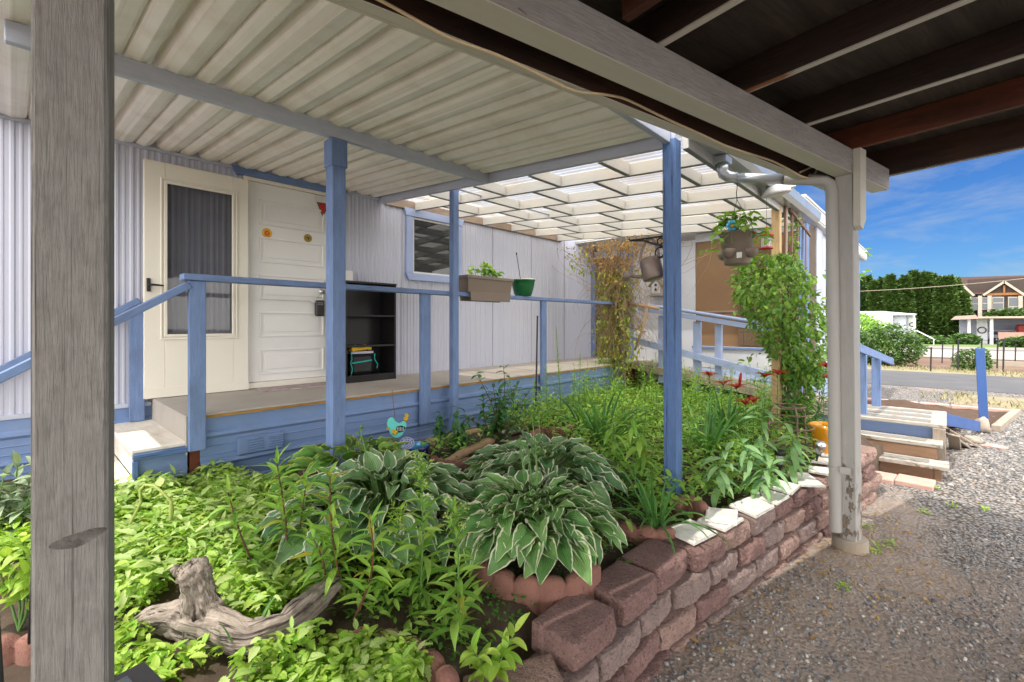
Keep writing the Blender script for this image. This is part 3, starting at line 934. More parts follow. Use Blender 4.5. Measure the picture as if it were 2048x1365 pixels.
def panelmat():
    m, n, out = newmat('translucent roofing')
    at = nd(n, 'ShaderNodeAttribute', attribute_name='gc'); v = at.outputs['Vector']
    c = mixc(n, ramp(n, noise_(n, v, 2.2, 8, .65), .42, .72), (.50, .50, .50), (.44, .36, .26))
    d = nd(n, 'ShaderNodeBsdfDiffuse'); n.links.new(c, d.inputs['Color'])
    t = nd(n, 'ShaderNodeBsdfTranslucent'); n.links.new(c, t.inputs['Color'])
    s = nd(n, 'ShaderNodeMixShader'); s.inputs[0].default_value = .72
    n.links.new(d.outputs[0], s.inputs[1]); n.links.new(t.outputs[0], s.inputs[2])
    tr = nd(n, 'ShaderNodeBsdfTransparent'); tr.inputs['Color'].default_value = (1, .97, .9, 1)
    s2 = nd(n, 'ShaderNodeMixShader'); s2.inputs[0].default_value = .44
    n.links.new(s.outputs[0], s2.inputs[1]); n.links.new(tr.outputs[0], s2.inputs[2])
    n.links.new(s2.outputs[0], out.inputs[0])
    return m


M['fibreglass'] = panelmat()
yy = np.arange(2.74, 5.98, .011)
P = np.array([[(x, y, zb(x) + .103 + .009 * math.sin(y * 2 * math.pi / .068)) for x in (XW, -3.2, -2.1, -1.06)] for y in yy])
MB().grid(P).build('corrugated_panel', M['fibreglass'], pg, True)
MB().tube([(-3.30, 2.80, 2.648), (-3.30, 4.39, 2.640)], .011, 8).build('curtain_pole', M['beam_grey'], pg, True)

# gutter on the outer edge, with its fall pipe carried over to the carport post
gt = empty('gutter', (-1.06, 4.4, 2.5), 'galvanised gutter along the outer edge of the lattice roof', 'gutter')
prof = [(-1.112, 2.60), (-1.112, 2.505), (-1.03, 2.50), (-.995, 2.53), (-.99, 2.585), (-.985, 2.60)]
g1 = MB().grid(np.array([[(x, y, z) for y in (2.72, 3.4, 4.4, 5.4, 5.98)] for x, z in prof]))
g1.grid(np.array([[(x + .004 * (1 if x < -1.05 else -1), y, z + .003) for y in (5.975, 5.98)] for x, z in prof]))
g1.prism([(x, z) for x, z in prof], .004, (0, 5.98, 0), np.array(((1, 0, 0), (0, 0, -1), (0, 1, 0)))).build('trough', M['galv'], gt)
MB().bx(-1.113, -1.113 + .02, 2.72, 5.98, 2.60, 2.612).build('back_flange', M['galv'], gt)
for y in (3.9, 4.9, 5.6):
    MB().bx(-1.11, -.984, y, y + .02, 2.601, 2.604).build('strap', M['galv'], gt)
dp = empty('downspout', (-.5, 3.45, .1), 'round grey downspout pipe running from the gutter down the peeling white carport post', 'downspout')
MB().bx(-1.125, -1.035, 3.14, 3.25, 2.455, 2.50).build('outlet', M['galv'], dp)
a = [(-1.08, 3.20, 2.46), (-1.08, 3.20, 2.42), (-1.075, 3.205, 2.392), (-1.05, 3.22, 2.372), (-1.01, 3.245, 2.362)]
MB().tube(a, .036, 16).build('elbow', M['galv'], dp, True)
b = [(-1.02, 3.24, 2.363), (-.76, 3.37, 2.328)]
MB().tube(b, .032, 16).build('pipe', M['galv'], dp, True)
b = [(-.762, 3.369, 2.328), (-.60, 3.43, 2.304), (-.555, 3.445, 2.293), (-.525, 3.45, 2.262), (-.515, 3.45, 2.20), (-.504, 3.45, 1.2), (-.495, 3.45, .13)]
MB().tube(b, [.035] * 3 + [.0345] * 4, 16, False).build('pipe', M['drain_grey'], dp, True)
mb = MB()
mb.tube([(-.502 + .037 * math.cos(t), 3.45 + .037 * math.sin(t), .52) for t in np.linspace(0, 6.28, 20)], .004, 6)
mb.bx(-.47, -.415, 3.405, 3.409, .50, .54)
mb.build('pipe_strap', M['drain_grey'], dp)

# ------------------------------------------------------------------ carport
cp = empty('carport', ce(1.2, -1.15, 0), 'timber carport with dark sooty joists on a weathered beam and white posts', 'carport')
RC = np.array(((CV[0], -CV[1], 0), (CV[1], CV[0], 0), (0, 0, 1)))      # local x along the beam, local y to the left


def cbar(c0, c1, e0, e1, z0, z1, bev=.004):
    b = MB()
    p = np.array(ce((c0 + c1) / 2, (e0 + e1) / 2, (z0 + z1) / 2))
    return b.box(p, (abs(c1 - c0), abs(e1 - e0), z1 - z0), RC, bev)


def joistmat():
    m = surf('carport joist', (.026, .014, .010), .75, .4, 4, .6, grain=.9, dirt=(.011, .009, .009), dirt_amt=.97, dirt_s=.8)
    n = m.node_tree
    p = [x for x in n.nodes if x.type == 'BSDF_PRINCIPLED'][0]
    src = p.inputs['Base Color'].links[0].from_socket
    at = nd(n, 'ShaderNodeAttribute', attribute_name='gc')
    g = nd(n, 'ShaderNodeNewGeometry'); sp = nd(n, 'ShaderNodeSeparateXYZ'); n.links.new(g.outputs['True Normal'], sp.inputs[0])
    k = noise_(n, at.outputs['Vector'], 2.2, 6, .6, (1, 5, 5))
    und = mixc(n, ramp(n, k, .56, .62), (.56, .53, .49), (.30, .12, .05))
    c = mixc(n, ramp(n, math_(n, 'MULTIPLY', sp.outputs[2], -1), .6, .8), src, und)
    n.links.new(c, p.inputs['Base Color'])
    return m


M['joist'] = joistmat()
MB().box(np.array(ce(1.1, -1.157, 2.38)), (5.6, .10, .14), RC, .006).build('beam', M['beam_worn'], cp)
MB().box(np.array(ce(1.1, -1.157, 2.308)), (5.59, .098, .004), RC, .001).build('beam_underside', M['cream_paint'], cp)
for c in (-2.2, -1.6, -1.0, -.4, .2, .86, 1.475, 2.09, 2.70):
    cbar(c - .019, c + .019, -1.313, 4.4, 2.452, 2.59).build('joist', M['joist'], cp)
cbar(1.235, 1.273, -1.1, 4.4, 2.452, 2.59).build('joist', M['joist_red'], cp)
cbar(3.285, 3.32, -1.313, 4.4, 2.452, 2.59).build('joist', M['joist_red'], cp)
cbar(-2.6, 3.90, -1.352, -1.3135, 2.312, 2.592).build('rim_board', M['joist_dark'], cp)
cbar(-2.6, 3.90, -1.353, -1.3125, 2.307, 2.3115, .001).build('rim_underside', M['cream_paint'], cp)
cbar(-2.6, 3.90, -1.372, -1.3535, 2.307, 2.615).build('fascia', M['cream_paint'], cp)
cbar(3.908, 3.945, -1.372, 4.4, 2.415, 2.592).build('rim_board', M['joist_dark'], cp)
cbar(3.9455, 3.962, -1.372, 4.4, 2.41, 2.615).build('fascia', M['white_wood'], cp)
cbar(-2.6, 3.965, -1.372, 4.4, 2.5925, 2.612).build('roof_sheathing', M['soot'], cp)
cbar(-2.65, 3.98, -1.388, 4.45, 2.616, 2.63).build('roof_covering', M['asphalt'], cp)
a0, a1 = np.array(ce(3.325, -1.135, .08)), np.array(ce(3.325, -1.157, 2.306))
MB().bar(a0, a1, .090, .092, (CV[0], CV[1], 0), .004).build('post', M['post_peel'], cp)
f = MB().lathe([(.001, .10), (.088, .10), (.092, .095), (.098, -.05)], (a0[0] - .005, a0[1] + .01, 0), 32).build('footing', M['concrete'], cp, True)
# scab plate with a pointed lower end
R_ = np.array(((CV[0], 0, EV[0]), (CV[1], 0, EV[1]), (0, 1, 0)))
MB().prism([(-.045, 2.448), (.045, 2.448), (.045, 2.03), (-.005, 1.965), (-.045, 1.985)], .036, ce(3.322, -1.106, 0), R_).build('scab_plate', M['post_peel'] if False else M['post_grey2'] if 'post_grey2' in M else M['cream_paint'], cp)
cbar(-.212, -.112, -1.207, -1.107, -.05, 2.306, .006).build('post', M['post_grey'], cp)
# knot on the near post's face
kx = ce(-.163, -1.107, 0)
cb = [(t, .46 + .035 * math.sin(t * 0)) for t in (0,)]
z_k = atZ(150, 1105, .5)
kn = MB()
pk = np.array(ce(-.138, -1.1075, 1.40 - (1100 - 648.5) / 932 * .785))
Rk = np.array(((CV[0], 0, EV[0]), (CV[1], 0, EV[1]), (0, 1, 0)))
M['knot'] = surf('dark knot', (.185, .17, .16), .9, .5, 60, 1.0, 200, bd=.006, dirt=(.05, .042, .038), dirt_amt=.9, dirt_s=45)
pk = np.array(ce(-.152, -1.1075, 1.40 - (1096 - 648.5) / 932 * .785))
MB().prism([(.034 * math.cos(t) * (1 + .12 * math.sin(2 * t + 1) + .06 * math.sin(5 * t)), .0125 * math.sin(t) * (1 + .15 * math.sin(3 * t)) + .010 * math.cos(t) * .5) for t in np.linspace(0, 2 * math.pi, 48)[:-1]], .0010, pk, Rk).build('knot', M['knot'], cp)

# cable sagging along the inside of the carport rim
pts = []
for px, py in ((690, -30), (760, 0), (840, 45), (900, 78), (990, 108), (1060, 140), (1110, 165), (1150, 184), (1200, 188), (1245, 195), (1300, 222), (1345, 244), (1400, 268), (1450, 292), (1500, 308), (1545, 322), (1580, 340), (1600, 352), (1615, 357), (1628, 350), (1635, 338), (1625, 333), (1600, 345)):
    a, b = ray(px); e_t = -1.305; den = a * EV[0] + b * EV[1]
    d = e_t / den
    pts.append((a * d, b * d, EYE + (HOR - py) / FPX * d))
pts = np.array(pts)
tt = np.linspace(0, len(pts) - 1, 120)
sm = np.stack([np.interp(tt, np.arange(len(pts)), pts[:, k]) for k in range(3)], 1)
for _ in range(3): sm[1:-1] = (sm[:-2] + sm[1:-1] * 2 + sm[2:]) / 4
tag(MB().tube(sm, .0055, 8).build('cable', M['cable'], smooth=True), 'cream electric cable sagging along the dark inner face of the carport rim', 'cable')
# ------------------------------------------------------------------ room built onto the far end of the home
M['reed_grey'] = surf('dark screen', (.10, .075, .055), .8, .2, 10, .3, 60)
an = empty('porch_room', (-2.8, 6.75, 0), 'white and blue boarded room with brown covered window at the far end of the porch', 'building')
YF = 6.75
mb = MB()
mb.bx(-4.40, -2.66, YF, YF + .10, .3, 2.62, .003)
mb.bx(-2.658, -1.30, YF, YF + .10, .78, 1.05, .003)
mb.bx(-2.658, -1.30, YF, YF + .10, 2.58, 2.70, .003)
mb.build('wall', M['white_wall'], an)
P = []
z = .77
pr = []
while z > -.1:
    pr += [(z, .0), (z - .02, .004), (z - .115, .014), (z - .12, .0)]; z -= .122
mb = MB(); mb.grid(np.array([[(x, YF - d - .004, zz) for zz, d in pr] for x in (-3.0, -1.30)]))
mb.grid(np.array([[(-1.30 + d + .004, y, zz) for zz, d in pr] for y in (YF, 11.6)]))
mb.build('lap_siding', M['pale'], an)
MB().bx(-2.70, -1.28, YF - .022, YF - .002, 1.052, 1.085).build('window_sill', M['blue'], an)
MB().bx(-2.655, -1.36, YF + .02, YF + .04, 1.086, 2.58, .002).build('plywood_cover', M['plywood'], an)
MB().bx(-2.655, -1.36, YF + .005, YF + .016, 1.56, 1.585, .002).build('cover_batten', M['timber_old'], an)
# reed blind hung over the right half of the window
rb = MB()
for i in range(70):
    x = -2.07 + i * .0101
    if x > -1.37: break
    tz = 1.10 + .02 * rnd.random() + (0.0 if x < -1.70 else .35 * rnd.random())
    if x > -1.68 and rnd.random() < .35: continue
    rb.box((x, YF - .012 + .003 * rnd.random(), (tz + 2.42) / 2), (.0075, .006, 2.42 - tz), rotm(0, .004 * rnd.uniform(-1, 1), 0), .001)
for z in (1.3, 1.75, 2.1, 2.4): rb.bx(-2.07, -1.37, YF - .019, YF - .0165, z, z + .006, .001)
tag(rb.build('reed_blind', M['reed']), 'brown reed blind hung over the right part of the boarded window', 'blind')
MB().bx(-3.72, -3.64, YF - .03, YF - .002, DZ - .2, 2.55).build('door_trim', M['blue'], an)
MB().bx(-4.33, -3.725, YF - .02, YF - .003, DZ, 2.5).build('door', M['brown_door'], an)
MB().bx(-4.42, -4.335, YF - .04, YF - .002, DZ, 2.6).build('door_trim', M['blue'], an)
# side wall towards the drive
mb = MB(); mb.bx(-1.40, -1.30, YF + .101, 11.6, .78, 2.70, .003); mb.build('side_wall', M['beam_grey'], an)
for y0, y1, mt in ((6.72, 6.86, 'blue'), (7.35, 7.62, 'beam_grey'), (7.64, 7.72, 'beam_grey'), (11.45, 11.6, 'blue')):
    MB().bx(-1.299, -1.262, y0, y1, .1, 2.70).build('corner_post', M[mt], an)
MB().bx(-1.297, -1.275, 6.87, 7.345, .9, 2.66, .002).build('woven_screen', M['reed_grey'], an)
sw = MB(); sw.bx(-1.298, -1.268, 7.80, 8.0, 1.3, 2.62); sw.bx(-1.298, -1.268, 9.3, 9.45, 1.3, 2.62); sw.bx(-1.298, -1.268, 8.001, 9.299, 2.45, 2.62); sw.bx(-1.298, -1.268, 8.001, 9.299, 1.3, 1.4)
sw = sw.build('window', M['beam_grey'], an)
MB().bx(-1.299, -1.285, 8.0, 9.3, 1.4, 2.45, .001).build('pane', M['glass_blind'], sw)
MB().bx(-8.0, -1.20, 6.26, 12.0, 2.705, 2.725, .003).build('soffit', M['white_metal'], an)
MB().bx(-8.0, -1.19, 6.25, 6.28, 2.726, 2.87, .006).build('fascia', M['white_metal'], an)
MB().bx(-1.22, -1.19, 6.281, 12.0, 2.726, 2.87, .006).build('fascia', M['white_metal'], an)
MB().bx(-8.0, -1.18, 6.24, 12.02, 2.871, 2.90, .004).build('roof', M['white_metal'], an)

# ------------------------------------------------------------------ ramp from the porch end, with its rails
rp_ = empty('ramp', (-2.4, 6.3, .4), 'sloping wooden ramp with blue rails in front of the boarded room', 'ramp')
RY = 6.22


def rz(x): return .90 + (x + 3.25) * (-.149) - .015
MB().bar((-3.37, RY + .26, .83), (-1.0, RY + .26, .50), .50, .035).build('ramp_surface', M['grey_wood'], rp_)
MB().bar((-3.37, RY - .02, .80), (-1.0, RY - .02, .47), .038, .10).build('ramp_edge', M['grey_wood'], rp_)
MB().bar((-3.25, RY - .03, 1.625), (-1.15, RY - .03, 1.265), .07, .06).build('rail', M['pale'], rp_)
MB().tube([(-3.22, RY - .06, 1.69), (-2.55, RY - .06, 1.573), (-2.545, RY - .06, 1.572), (-1.15, RY - .06, 1.335)], [.021, .021, .023, .021], 12).build('pipe_rail', M['pale'], rp_, True)
MB().bar((-3.36, RY - .03, 1.17), (-1.15, RY - .03, .70), .038, .09).build('lower_rail', M['pale'], rp_)
for x, w_ in ((-2.93, .089), (-2.43, .10), (-2.155, .085), (-1.25, .089)):
    zt = 1.625 - (x + 3.25) * .1714 - .05
    MB().bx(x - w_ / 2, x + w_ / 2, RY + .0, RY + .05, zt - .95, zt).build('rail_post', M['pale'], rp_)

# ------------------------------------------------------------------ landing and steps at the right
ls = empty('wooden_steps', (-.4, 6.2, 0), 'weathered wooden landing with two steps and grey grit strips beside the gravel', 'steps')
def tread(x0, x1, y0, y1, z, name, n):
    w_ = (y1 - y0) / n
    for i in range(n):
        MB().bx(x0, x1, y0 + i * w_ + .003, y0 + (i + 1) * w_ - .003, z - .035, z, .004).build(name, M['tread_white'], ls)
def grit(x0, x1, y0, y1, z):
    MB().bx(x0, x1, y0, y1, z + .001, z + .004, .001).build('grit_strip', M['grey_tread'], ls)
tread(-1.25, .005, 6.10, 7.06, .43, 'landing_board', 6)
for k in range(3): grit(-1.2, -.11, 6.15 + k * .30, 6.33 + k * .30, .43)
tread(-1.2, -.02, 5.84, 6.095, .285, 'step_board', 2); grit(-1.15, -.14, 5.90, 6.03, .285)
tread(-1.2, .022, 5.58, 5.845, .142, 'step_board', 2); grit(-1.15, -.11, 5.65, 5.79, .142)
MB().bx(-1.2, -.03, 6.103, 6.125, .285, .394).build('riser', M['riser_blue'], ls)
MB().bx(-1.2, -.06, 5.85, 5.872, .142, .249).build('riser', M['brown_riser'], ls)
MB().bx(-1.2, -.08, 5.62, 5.642, -.04, .106).build('riser', M['brown_riser'], ls)
MB().bx(-.078, -.025, 5.615, 5.66, -.05, .106).build('stringer', M['brown_riser'], ls)
MB().bx(-.095, .0, 6.065, 6.10, -.05, .394).build('leg', M['grey_wood'], ls)
MB().bx(-.06, -.025, 5.66, 7.0, -.05, .10).build('stringer', M['brown_riser'], ls)
MB().bx(-.09, -.0, 6.98, 7.05, -.05, .394).build('leg', M['grey_wood'], ls)
MB().bx(-1.25, -.02, 7.02, 7.055, .25, .39).build('back_beam', M['blue'], ls)
MB().bar((-.025, 7.07, .345), (.335, 8.62, .055), .038, .13).build('ramp_board', M['blue_deep'], ls)
MB().bar((-.5, 7.07, .40), (-.14, 8.62, .06), .62, .03).build('ramp_surface', M['grey_wood'], ls)
hr = empty('ramp_handrail', (-.6, 6.98, .43), 'short sloping blue handrail on the far side of the wooden landing', 'handrail')
MB().bar((-.66, 5.95, 1.155), (-.525, 7.97, .90), .04, .085).build('rail', M['blue'], hr)
MB().bx(-.645, -.56, 6.93, 7.01, .35, .99).build('post', M['blue'], hr)
MB().bx(-.70, -.62, 6.2, 6.28, .40, 1.07).build('post', M['blue'], hr)
bp = MB().bar((.372, 8.75, -.05), (.33, 8.75, 1.075), .09, .075, (0, 1, 0), .004)
tag(bp.build('blue_post', M['blue_deep']), 'leaning blue post standing alone at the foot of the ramp', 'post')
# splintered boards and stones piled under the ramp
for k, (x, y, a, l, mt) in enumerate(((.10, 7.25, .5, .42, 'grey_wood'), (.16, 7.42, -.1, .40, 'timber_old'), (.07, 7.12, .9, .33, 'grey_wood'))):
    o = MB().box((x, y, .085), (l, .10, .02), rotm(rad(10), rad(28 + 6 * k), a + .6), .004).build('loose_board', M[mt])
    tag(o, ['broken grey board leaning under the right edge of the landing', 'dark broken board lying under the blue ramp board', 'short split board against the landing leg'][k], 'board')
def rock(loc, s, seed, mat, name, lab, cat='rock'):
    mb = MB(); V = []; n = 12
    for i in range(n + 1):
        for j in range(2 * n):
            th = math.pi * i / n; ph = math.pi * j / n
            d = Vector((math.sin(th) * math.cos(ph), math.sin(th) * math.sin(ph), math.cos(th)))
            r = 1 + .35 * mnoise.noise(d * 1.4 + Vector((seed, 0, 0))) + .12 * mnoise.noise(d * 4 + Vector((seed, 3, 0)))
            V.append((loc[0] + d.x * r * s[0], loc[1] + d.y * r * s[1], loc[2] + d.z * r * s[2]))
    F = [(i * 2 * n + j, (i + 1) * 2 * n + j, (i + 1) * 2 * n + (j + 1) % (2 * n), i * 2 * n + (j + 1) % (2 * n)) for i in range(n) for j in range(2 * n)]
    o = MB().add(V, F).build(name, M[mat], smooth=True)
    return tag(o, lab, cat)
rock((.345, 8.55, .09), (.075, .07, .11), 3, 'grey_wood', 'stump', 'pale weathered stump standing by the foot of the leaning blue post', 'stump')
rock((.22, 7.75, .03), (.10, .07, .05), 5, 'concrete', 'rock', 'grey stone lying under the blue ramp board', 'rock')
rock((.40, 7.6, .01), (.10, .05, .025), 8, 'block_pink', 'rock', 'flat tan stone on the gravel right of the ramp board', 'rock')
# pink pavers at the foot of the steps
for k, (x0, x1) in enumerate(((-.95, -.55), (-.54, -.33), (-.325, -.07))):
    o = MB().box(((x0 + x1) / 2, 5.36 + .03 * k - .03, .012), (x1 - x0, .25, .05), rotm(0, 0, -.06), .008).build('paver', M['block_pink'])
    tag(o, ['pink paver behind the downspout at the foot of the wooden steps', 'middle pink paver at the foot of the wooden steps', 'right hand pink paver at the foot of the wooden steps'][k], 'paver', 'pink pavers below the steps')

# ------------------------------------------------------------------ the other side of the road
def far(px, py, y):
    return atY(px, py, y)
def gy(y): return gz(5, y)
# white mobile home
fh = empty('white_home', (-6.2, 62, gy(62)), 'white flat roofed mobile home with porch behind the big roadside bush', 'mobile home')
xa, xb, xc = far(1720, 650, 62)[0] - 6, far(1786, 650, 62)[0], far(1830, 650, 62)[0]
MB().bx(xa, xb, 62, 66, gy(62), 2.35, .02).build('wall', M['white_wall'], fh)
MB().bx(xb + .01, xb + 1.0, 62.6, 66, gy(62), 2.3, .02).build('wall', M['lavender'], fh)
MB().bx(xb + 1.0, xc - .2, 63.2, 66, gy(62), 2.3, .02).build('porch_wall', M['beam_grey'], fh)
MB().bx(xc - .12, xc, 62.1, 62.2, gy(62), 2.3, .02).build('porch_post', M['white_metal'], fh)
MB().prism([(xa, 2.36), (xc + .1, 2.30), (xc + .1, 2.42), (xb - .9, 2.75), (xa, 2.75)], .15, (0, 61.9, 0), np.array(((1, 0, 0), (0, 0, 1), (0, 1, 0)))).build('fascia', M['white_metal'], fh)
MB().bx(xa, xc + .05, 62.06, 66.2, 2.42, 2.50, .02).build('roof', M['asphalt'], fh)
dr = MB().bx(xb + 1.15, xb + 1.75, 63.15, 63.2, gy(62) + .4, 2.05, .02).build('door', M['white_metal'], fh)
MB().lathe([(.16, -.03), (.24, 0), (.16, .03)], (xb + 1.45, 63.1, 1.35), 16, frame((0, 0, 1), (0, 1, 0))).build('wreath', M['asphalt'], fh, True)
for k in range(2):
    MB().bar((xc + .1, 61.8 + k * .9, .75), (xc + 1.5, 61.8 + k * .9, -.15), .08, .08).build('step_rail', M['white_metal'], fh)
    MB().bar((xc + 1.4, 61.8 + k * .9, -.9), (xc + 1.4, 61.8 + k * .9, -.1), .07, .07, (0, 1, 0)).build('rail_post', M['white_metal'], fh)
# open fronted carport house
ch = empty('carport_house', (2.5, 72, gy(70)), 'low flat roofed carport house with a white post front under the brown apartment block', 'house')
x0 = far(1921, 640, 70)[0]; x1 = 14
M['roof_pink'] = surf('faded pink roof', (.42, .27, .24), .8, .1, 2, .1)
M['roof_tan'] = surf('tan roof edge', (.40, .32, .26), .8, .1, 2, .1)
MB().bx(x0 - .5, x1, 69.5, 78, 1.98, 2.18, .02).build('roof', M['roof_tan'], ch)
MB().prism([(x0 - .8, 1.85), (far(1956, 0, 69.4)[0], 1.95), (far(1952, 0, 69.4)[0], 2.35), (x0 - .4, 2.25)], .1, (0, 69.3, 0), np.array(((1, 0, 0), (0, 0, 1), (0, 1, 0)))).build('awning', M['roof_pink'], ch)
xw0, xw1 = far(1953, 0, 71)[0], far(1975, 0, 71)[0]
MB().bx(xw0, xw1, 71, 71.2, gy(70), 1.97, .02).build('wall', M['white_wall'], ch)
MB().bx(x0, x1, 77, 77.3, gy(70), 1.97, .02).build('back_wall', M['beam_grey'], ch)
for px in (1938, 1983):
    x = far(px, 0, 70)[0]; MB().bx(x - .13, x + .13, 69.9, 70.15, gy(70), 1.97, .02).build('post', M['white_metal'], ch)
MB().bx(far(1996, 0, 71)[0], x1, 71, 71.2, gy(70), .55, .02).build('low_wall', M['block_pink'], ch)
MB().lathe([(.26, -.04), (.36, 0), (.26, .04)], (far(1964, 0, 70.9)[0], 70.9, .75), 16, frame((0, 0, 1), (0, 1, 0))).build('wreath', M['bark'], ch, True)
v = MB().bx(far(2034, 0, 73)[0], 11, 73.5, 75, .2, 1.35, .15).build('red_truck', M['red_paint'])
tag(v, 'dark red vehicle parked inside the carport house across the road', 'vehicle')
v2 = empty('white_car', (far(2010, 0, 74)[0], 74, gy(74)), 'pale vehicle parked in the shade of the carport house', 'car')
cx = far(2012, 0, 74)[0]
MB().prism([(-1.7, .35), (1.7, .35), (1.75, .8), (1.1, .95), (.7, 1.45), (-1.1, 1.45), (-1.6, .95), (-1.75, .8)], 1.7, (cx, 75.7, gy(74)), np.array(((1, 0, 0), (0, 0, -1), (0, 1, 0)))).build('body', M['beam_grey'], v2)
MB().prism([(-1.0, .97), (.95, .97), (.62, 1.38), (-.98, 1.38)], .02, (cx, 73.98, gy(74)), np.array(((1, 0, 0), (0, 0, -1), (0, 1, 0)))).build('window', M['glass_blind'], v2)
for s_ in (-1.05, 1.05):
    MB().lathe([(.001, -.1), (.33, -.1), (.33, .1), (.001, .1)], (cx + s_, 74.0, gy(74) + .33), 18, frame((0, 0, 1), (0, 1, 0))).build('wheel', M['black'], v2)
# apartment block
M['apt_wall'] = surf('dark brown siding', (.06, .044, .038), .8, .08, 2, .05)
M['apt_trim'] = surf('cream trim', (.36, .33, .275), .6, .05, 2, .02)
M['apt_roof'] = surf('red brown shingles', (.062, .034, .028), .9, .12, 3, .3, 20)
M['apt_orange'] = surf('orange timber', (.26, .11, .035), .7, .1, 2, .1)
ap = empty('apartment_block', (6, 100, gy(100)), 'two storey brown apartment block with shingled gables and cream trim behind the trees', 'apartment block')
YA = 100.0
def A(px, py, y=YA): return far(px, py, y)
RZ = np.array(((1, 0, 0), (0, 0, 1), (0, 1, 0)))
def wallpoly(pts, y, t, name, mat, par=ap):
    return MB().prism([(A(px, py, y)[0], A(px, py, y)[2]) for px, py in pts], t, (0, y, 0), RZ).build(name, M[mat], par)
wallpoly([(1935, 560), (2200, 545), (2200, 690), (1935, 690)], YA, .4, 'wall', 'apt_wall')
# main roof: rises behind the gables
e0, e1, r0, r1 = A(1700, 589, 99.4), A(2260, 589, 99.4), A(1700, 561, 106), A(2260, 545, 106)
rf = MB(); rf.add([e0, e1, (e1[0], 106, r1[2]), (e0[0], 106, r0[2])], [(0, 1, 2, 3)]); rf.build('roof', M['apt_roof'], ap)
# two gable fronts
def gable(pl, pk, pr, base, y):
    wallpoly([pl, pk, pr, (pr[0], base), (pl[0], base)], y, .5, 'gable_wall', 'apt_wall')
    a, b, c = [np.array(A(*p, y)) for p in (pl, pk, pr)]
    mb = MB(); mb.bar(a + (0, -.3, .05), b + (0, -.3, .05), .3, .42, (0, 1, 0)); mb.bar(b + (0, -.3, .05), c + (0, -.3, .05), .3, .42, (0, 1, 0)); mb.build('barge_board', M['apt_trim'], ap)
    mb = MB()
    for p, q in ((a, b), (b, c)):
        mb.add([p + (0, -.5, .3), q + (0, -.5, .3), q + (0, 6, .3), p + (0, 6, .3)], [(0, 1, 2, 3)])
    mb.build('gable_roof', M['apt_roof'], ap)
    if y > 98.5: return
    tr = MB(); m_ = (a + c) / 2
    ww = (c[0] - a[0]) * .5
    tr.bar((m_[0] - ww * .9, y - .2, a[2] + .15), (m_[0] + ww * .9, y - .2, a[2] + .15), .2, .35); tr.bar((b[0], y - .2, a[2] + .2), (b[0], y - .2, b[2] - .5), .2, .25, (0, 1, 0)); tr.build('gable_truss', M['apt_orange'], ap)
gable((1966, 592), (2008, 565), (2052, 594), 690, 98.4)
gable((1890, 560), (1905, 553), (1948, 593), 690, 98.8)
for x0_, x1_, y0_, y1_ in ((1944, 1957, 597, 619), (1964, 1976, 597, 618), (1986, 2006, 596, 617), (2018, 2036, 596, 632)):
    yy = 98.8 if x0_ < 1960 else 98.3
    if x0_ > 1980: yy = 98.3
    w_ = wallpoly([(x0_ - 2, y0_ - 2), (x1_ + 2, y0_ - 2), (x1_ + 2, y1_ + 2), (x0_ - 2, y1_ + 2)], yy - .12, .1, 'window', 'apt_trim')
    q = [(A(px, py, yy)[0], A(px, py, yy)[2]) for px, py in ((x0_, y0_), (x1_, y0_), (x1_, y1_), (x0_, y1_))]
    MB().prism(q, .04, (0, yy - .17, 0), RZ).build('pane', M['glass_blind'], w_)
    zm = (q[0][1] + q[2][1]) / 2
    MB().bx(q[0][0], q[1][0], yy - .2, yy - .171, zm - .06, zm + .06, .01).build('glazing_bar', M['apt_trim'], w_)
for px in (1938, 1960, 1979, 2041):
    x = A(px, 0, 98)[0]; MB().bx(x - .22, x + .22, 97.9, 98.25, A(px, 632, 98)[2] - 3.4, A(px, 592, 98)[2]).build('pillar', M['apt_trim'], ap)
mb = MB(); z0, z1 = A(2000, 632, 98)[2], A(2000, 619, 98)[2]
xl, xr = A(1981, 0, 98)[0], A(2045, 0, 98)[0]
for i in range(24): mb.bx(xl + (xr - xl) * i / 24, xl + (xr - xl) * i / 24 + .05, 97.8, 97.85, z0, z1, .005)
mb.bx(xl, xr, 97.8, 97.86, z1 - .05, z1 + .05, .005); mb.build('balcony_rail', M['black'], ap)
MB().bx(A(1873, 0, 104)[0], A(1901, 0, 104)[0], 103, 105, 7, A(1880, 553, 104)[2]).build('chimney', M['apt_trim'], ap)
# overhead cable
c0, c1 = far(1690, 584, 40), far(2090, 553, 40)
tag(MB().tube([np.array(c0) * (1 - t) + np.array(c1) * t - np.array((0, 0, .5 * 4 * t * (1 - t) * .25)) for t in np.linspace(0, 1, 20)], .018, 6).build('overhead_cable', M['concrete']), 'pale overhead cable crossing in front of the tall evergreens', 'cable')
# bed fence of black stakes and wires along the road
fp = empty('wire_fence', (1, 19.4, 0), 'thin black stake fence strung with wires along the road', 'fence')
for px, y, zt in ((1861, 18.6, 695), (1905, 26, 690), (1915, 19.4, 680), (1962, 22, 678), (1994, 22, 676), (2006, 19.6, 678), (1884, 24, 685), (2030, 26, 688)):
    p = far(px, 700, y)
    MB().tube([(p[0], y, gy(y) - .1), (p[0] + .02, y, far(px, zt, y)[2])], .022, 6).build('stake', M['iron'], fp)
for k in range(3):
    MB().tube([(-1.5, 20.4, gy(20) + .35 + k * .3), (1, 20.4, gy(20) + .33 + k * .3), (5, 20.4, gy(20) + .36 + k * .3)], .006, 4).build('wire', M['iron'], fp)
tm = MB().bar((far(1975, 0, 24)[0], 24, gy(24) + .08), (far(2075, 0, 24)[0], 24, gy(24) + .08), .15, .18)
tag(tm.build('border_timber', M['concrete']), 'long pale timber lying along the bare bed across the road', 'timber')
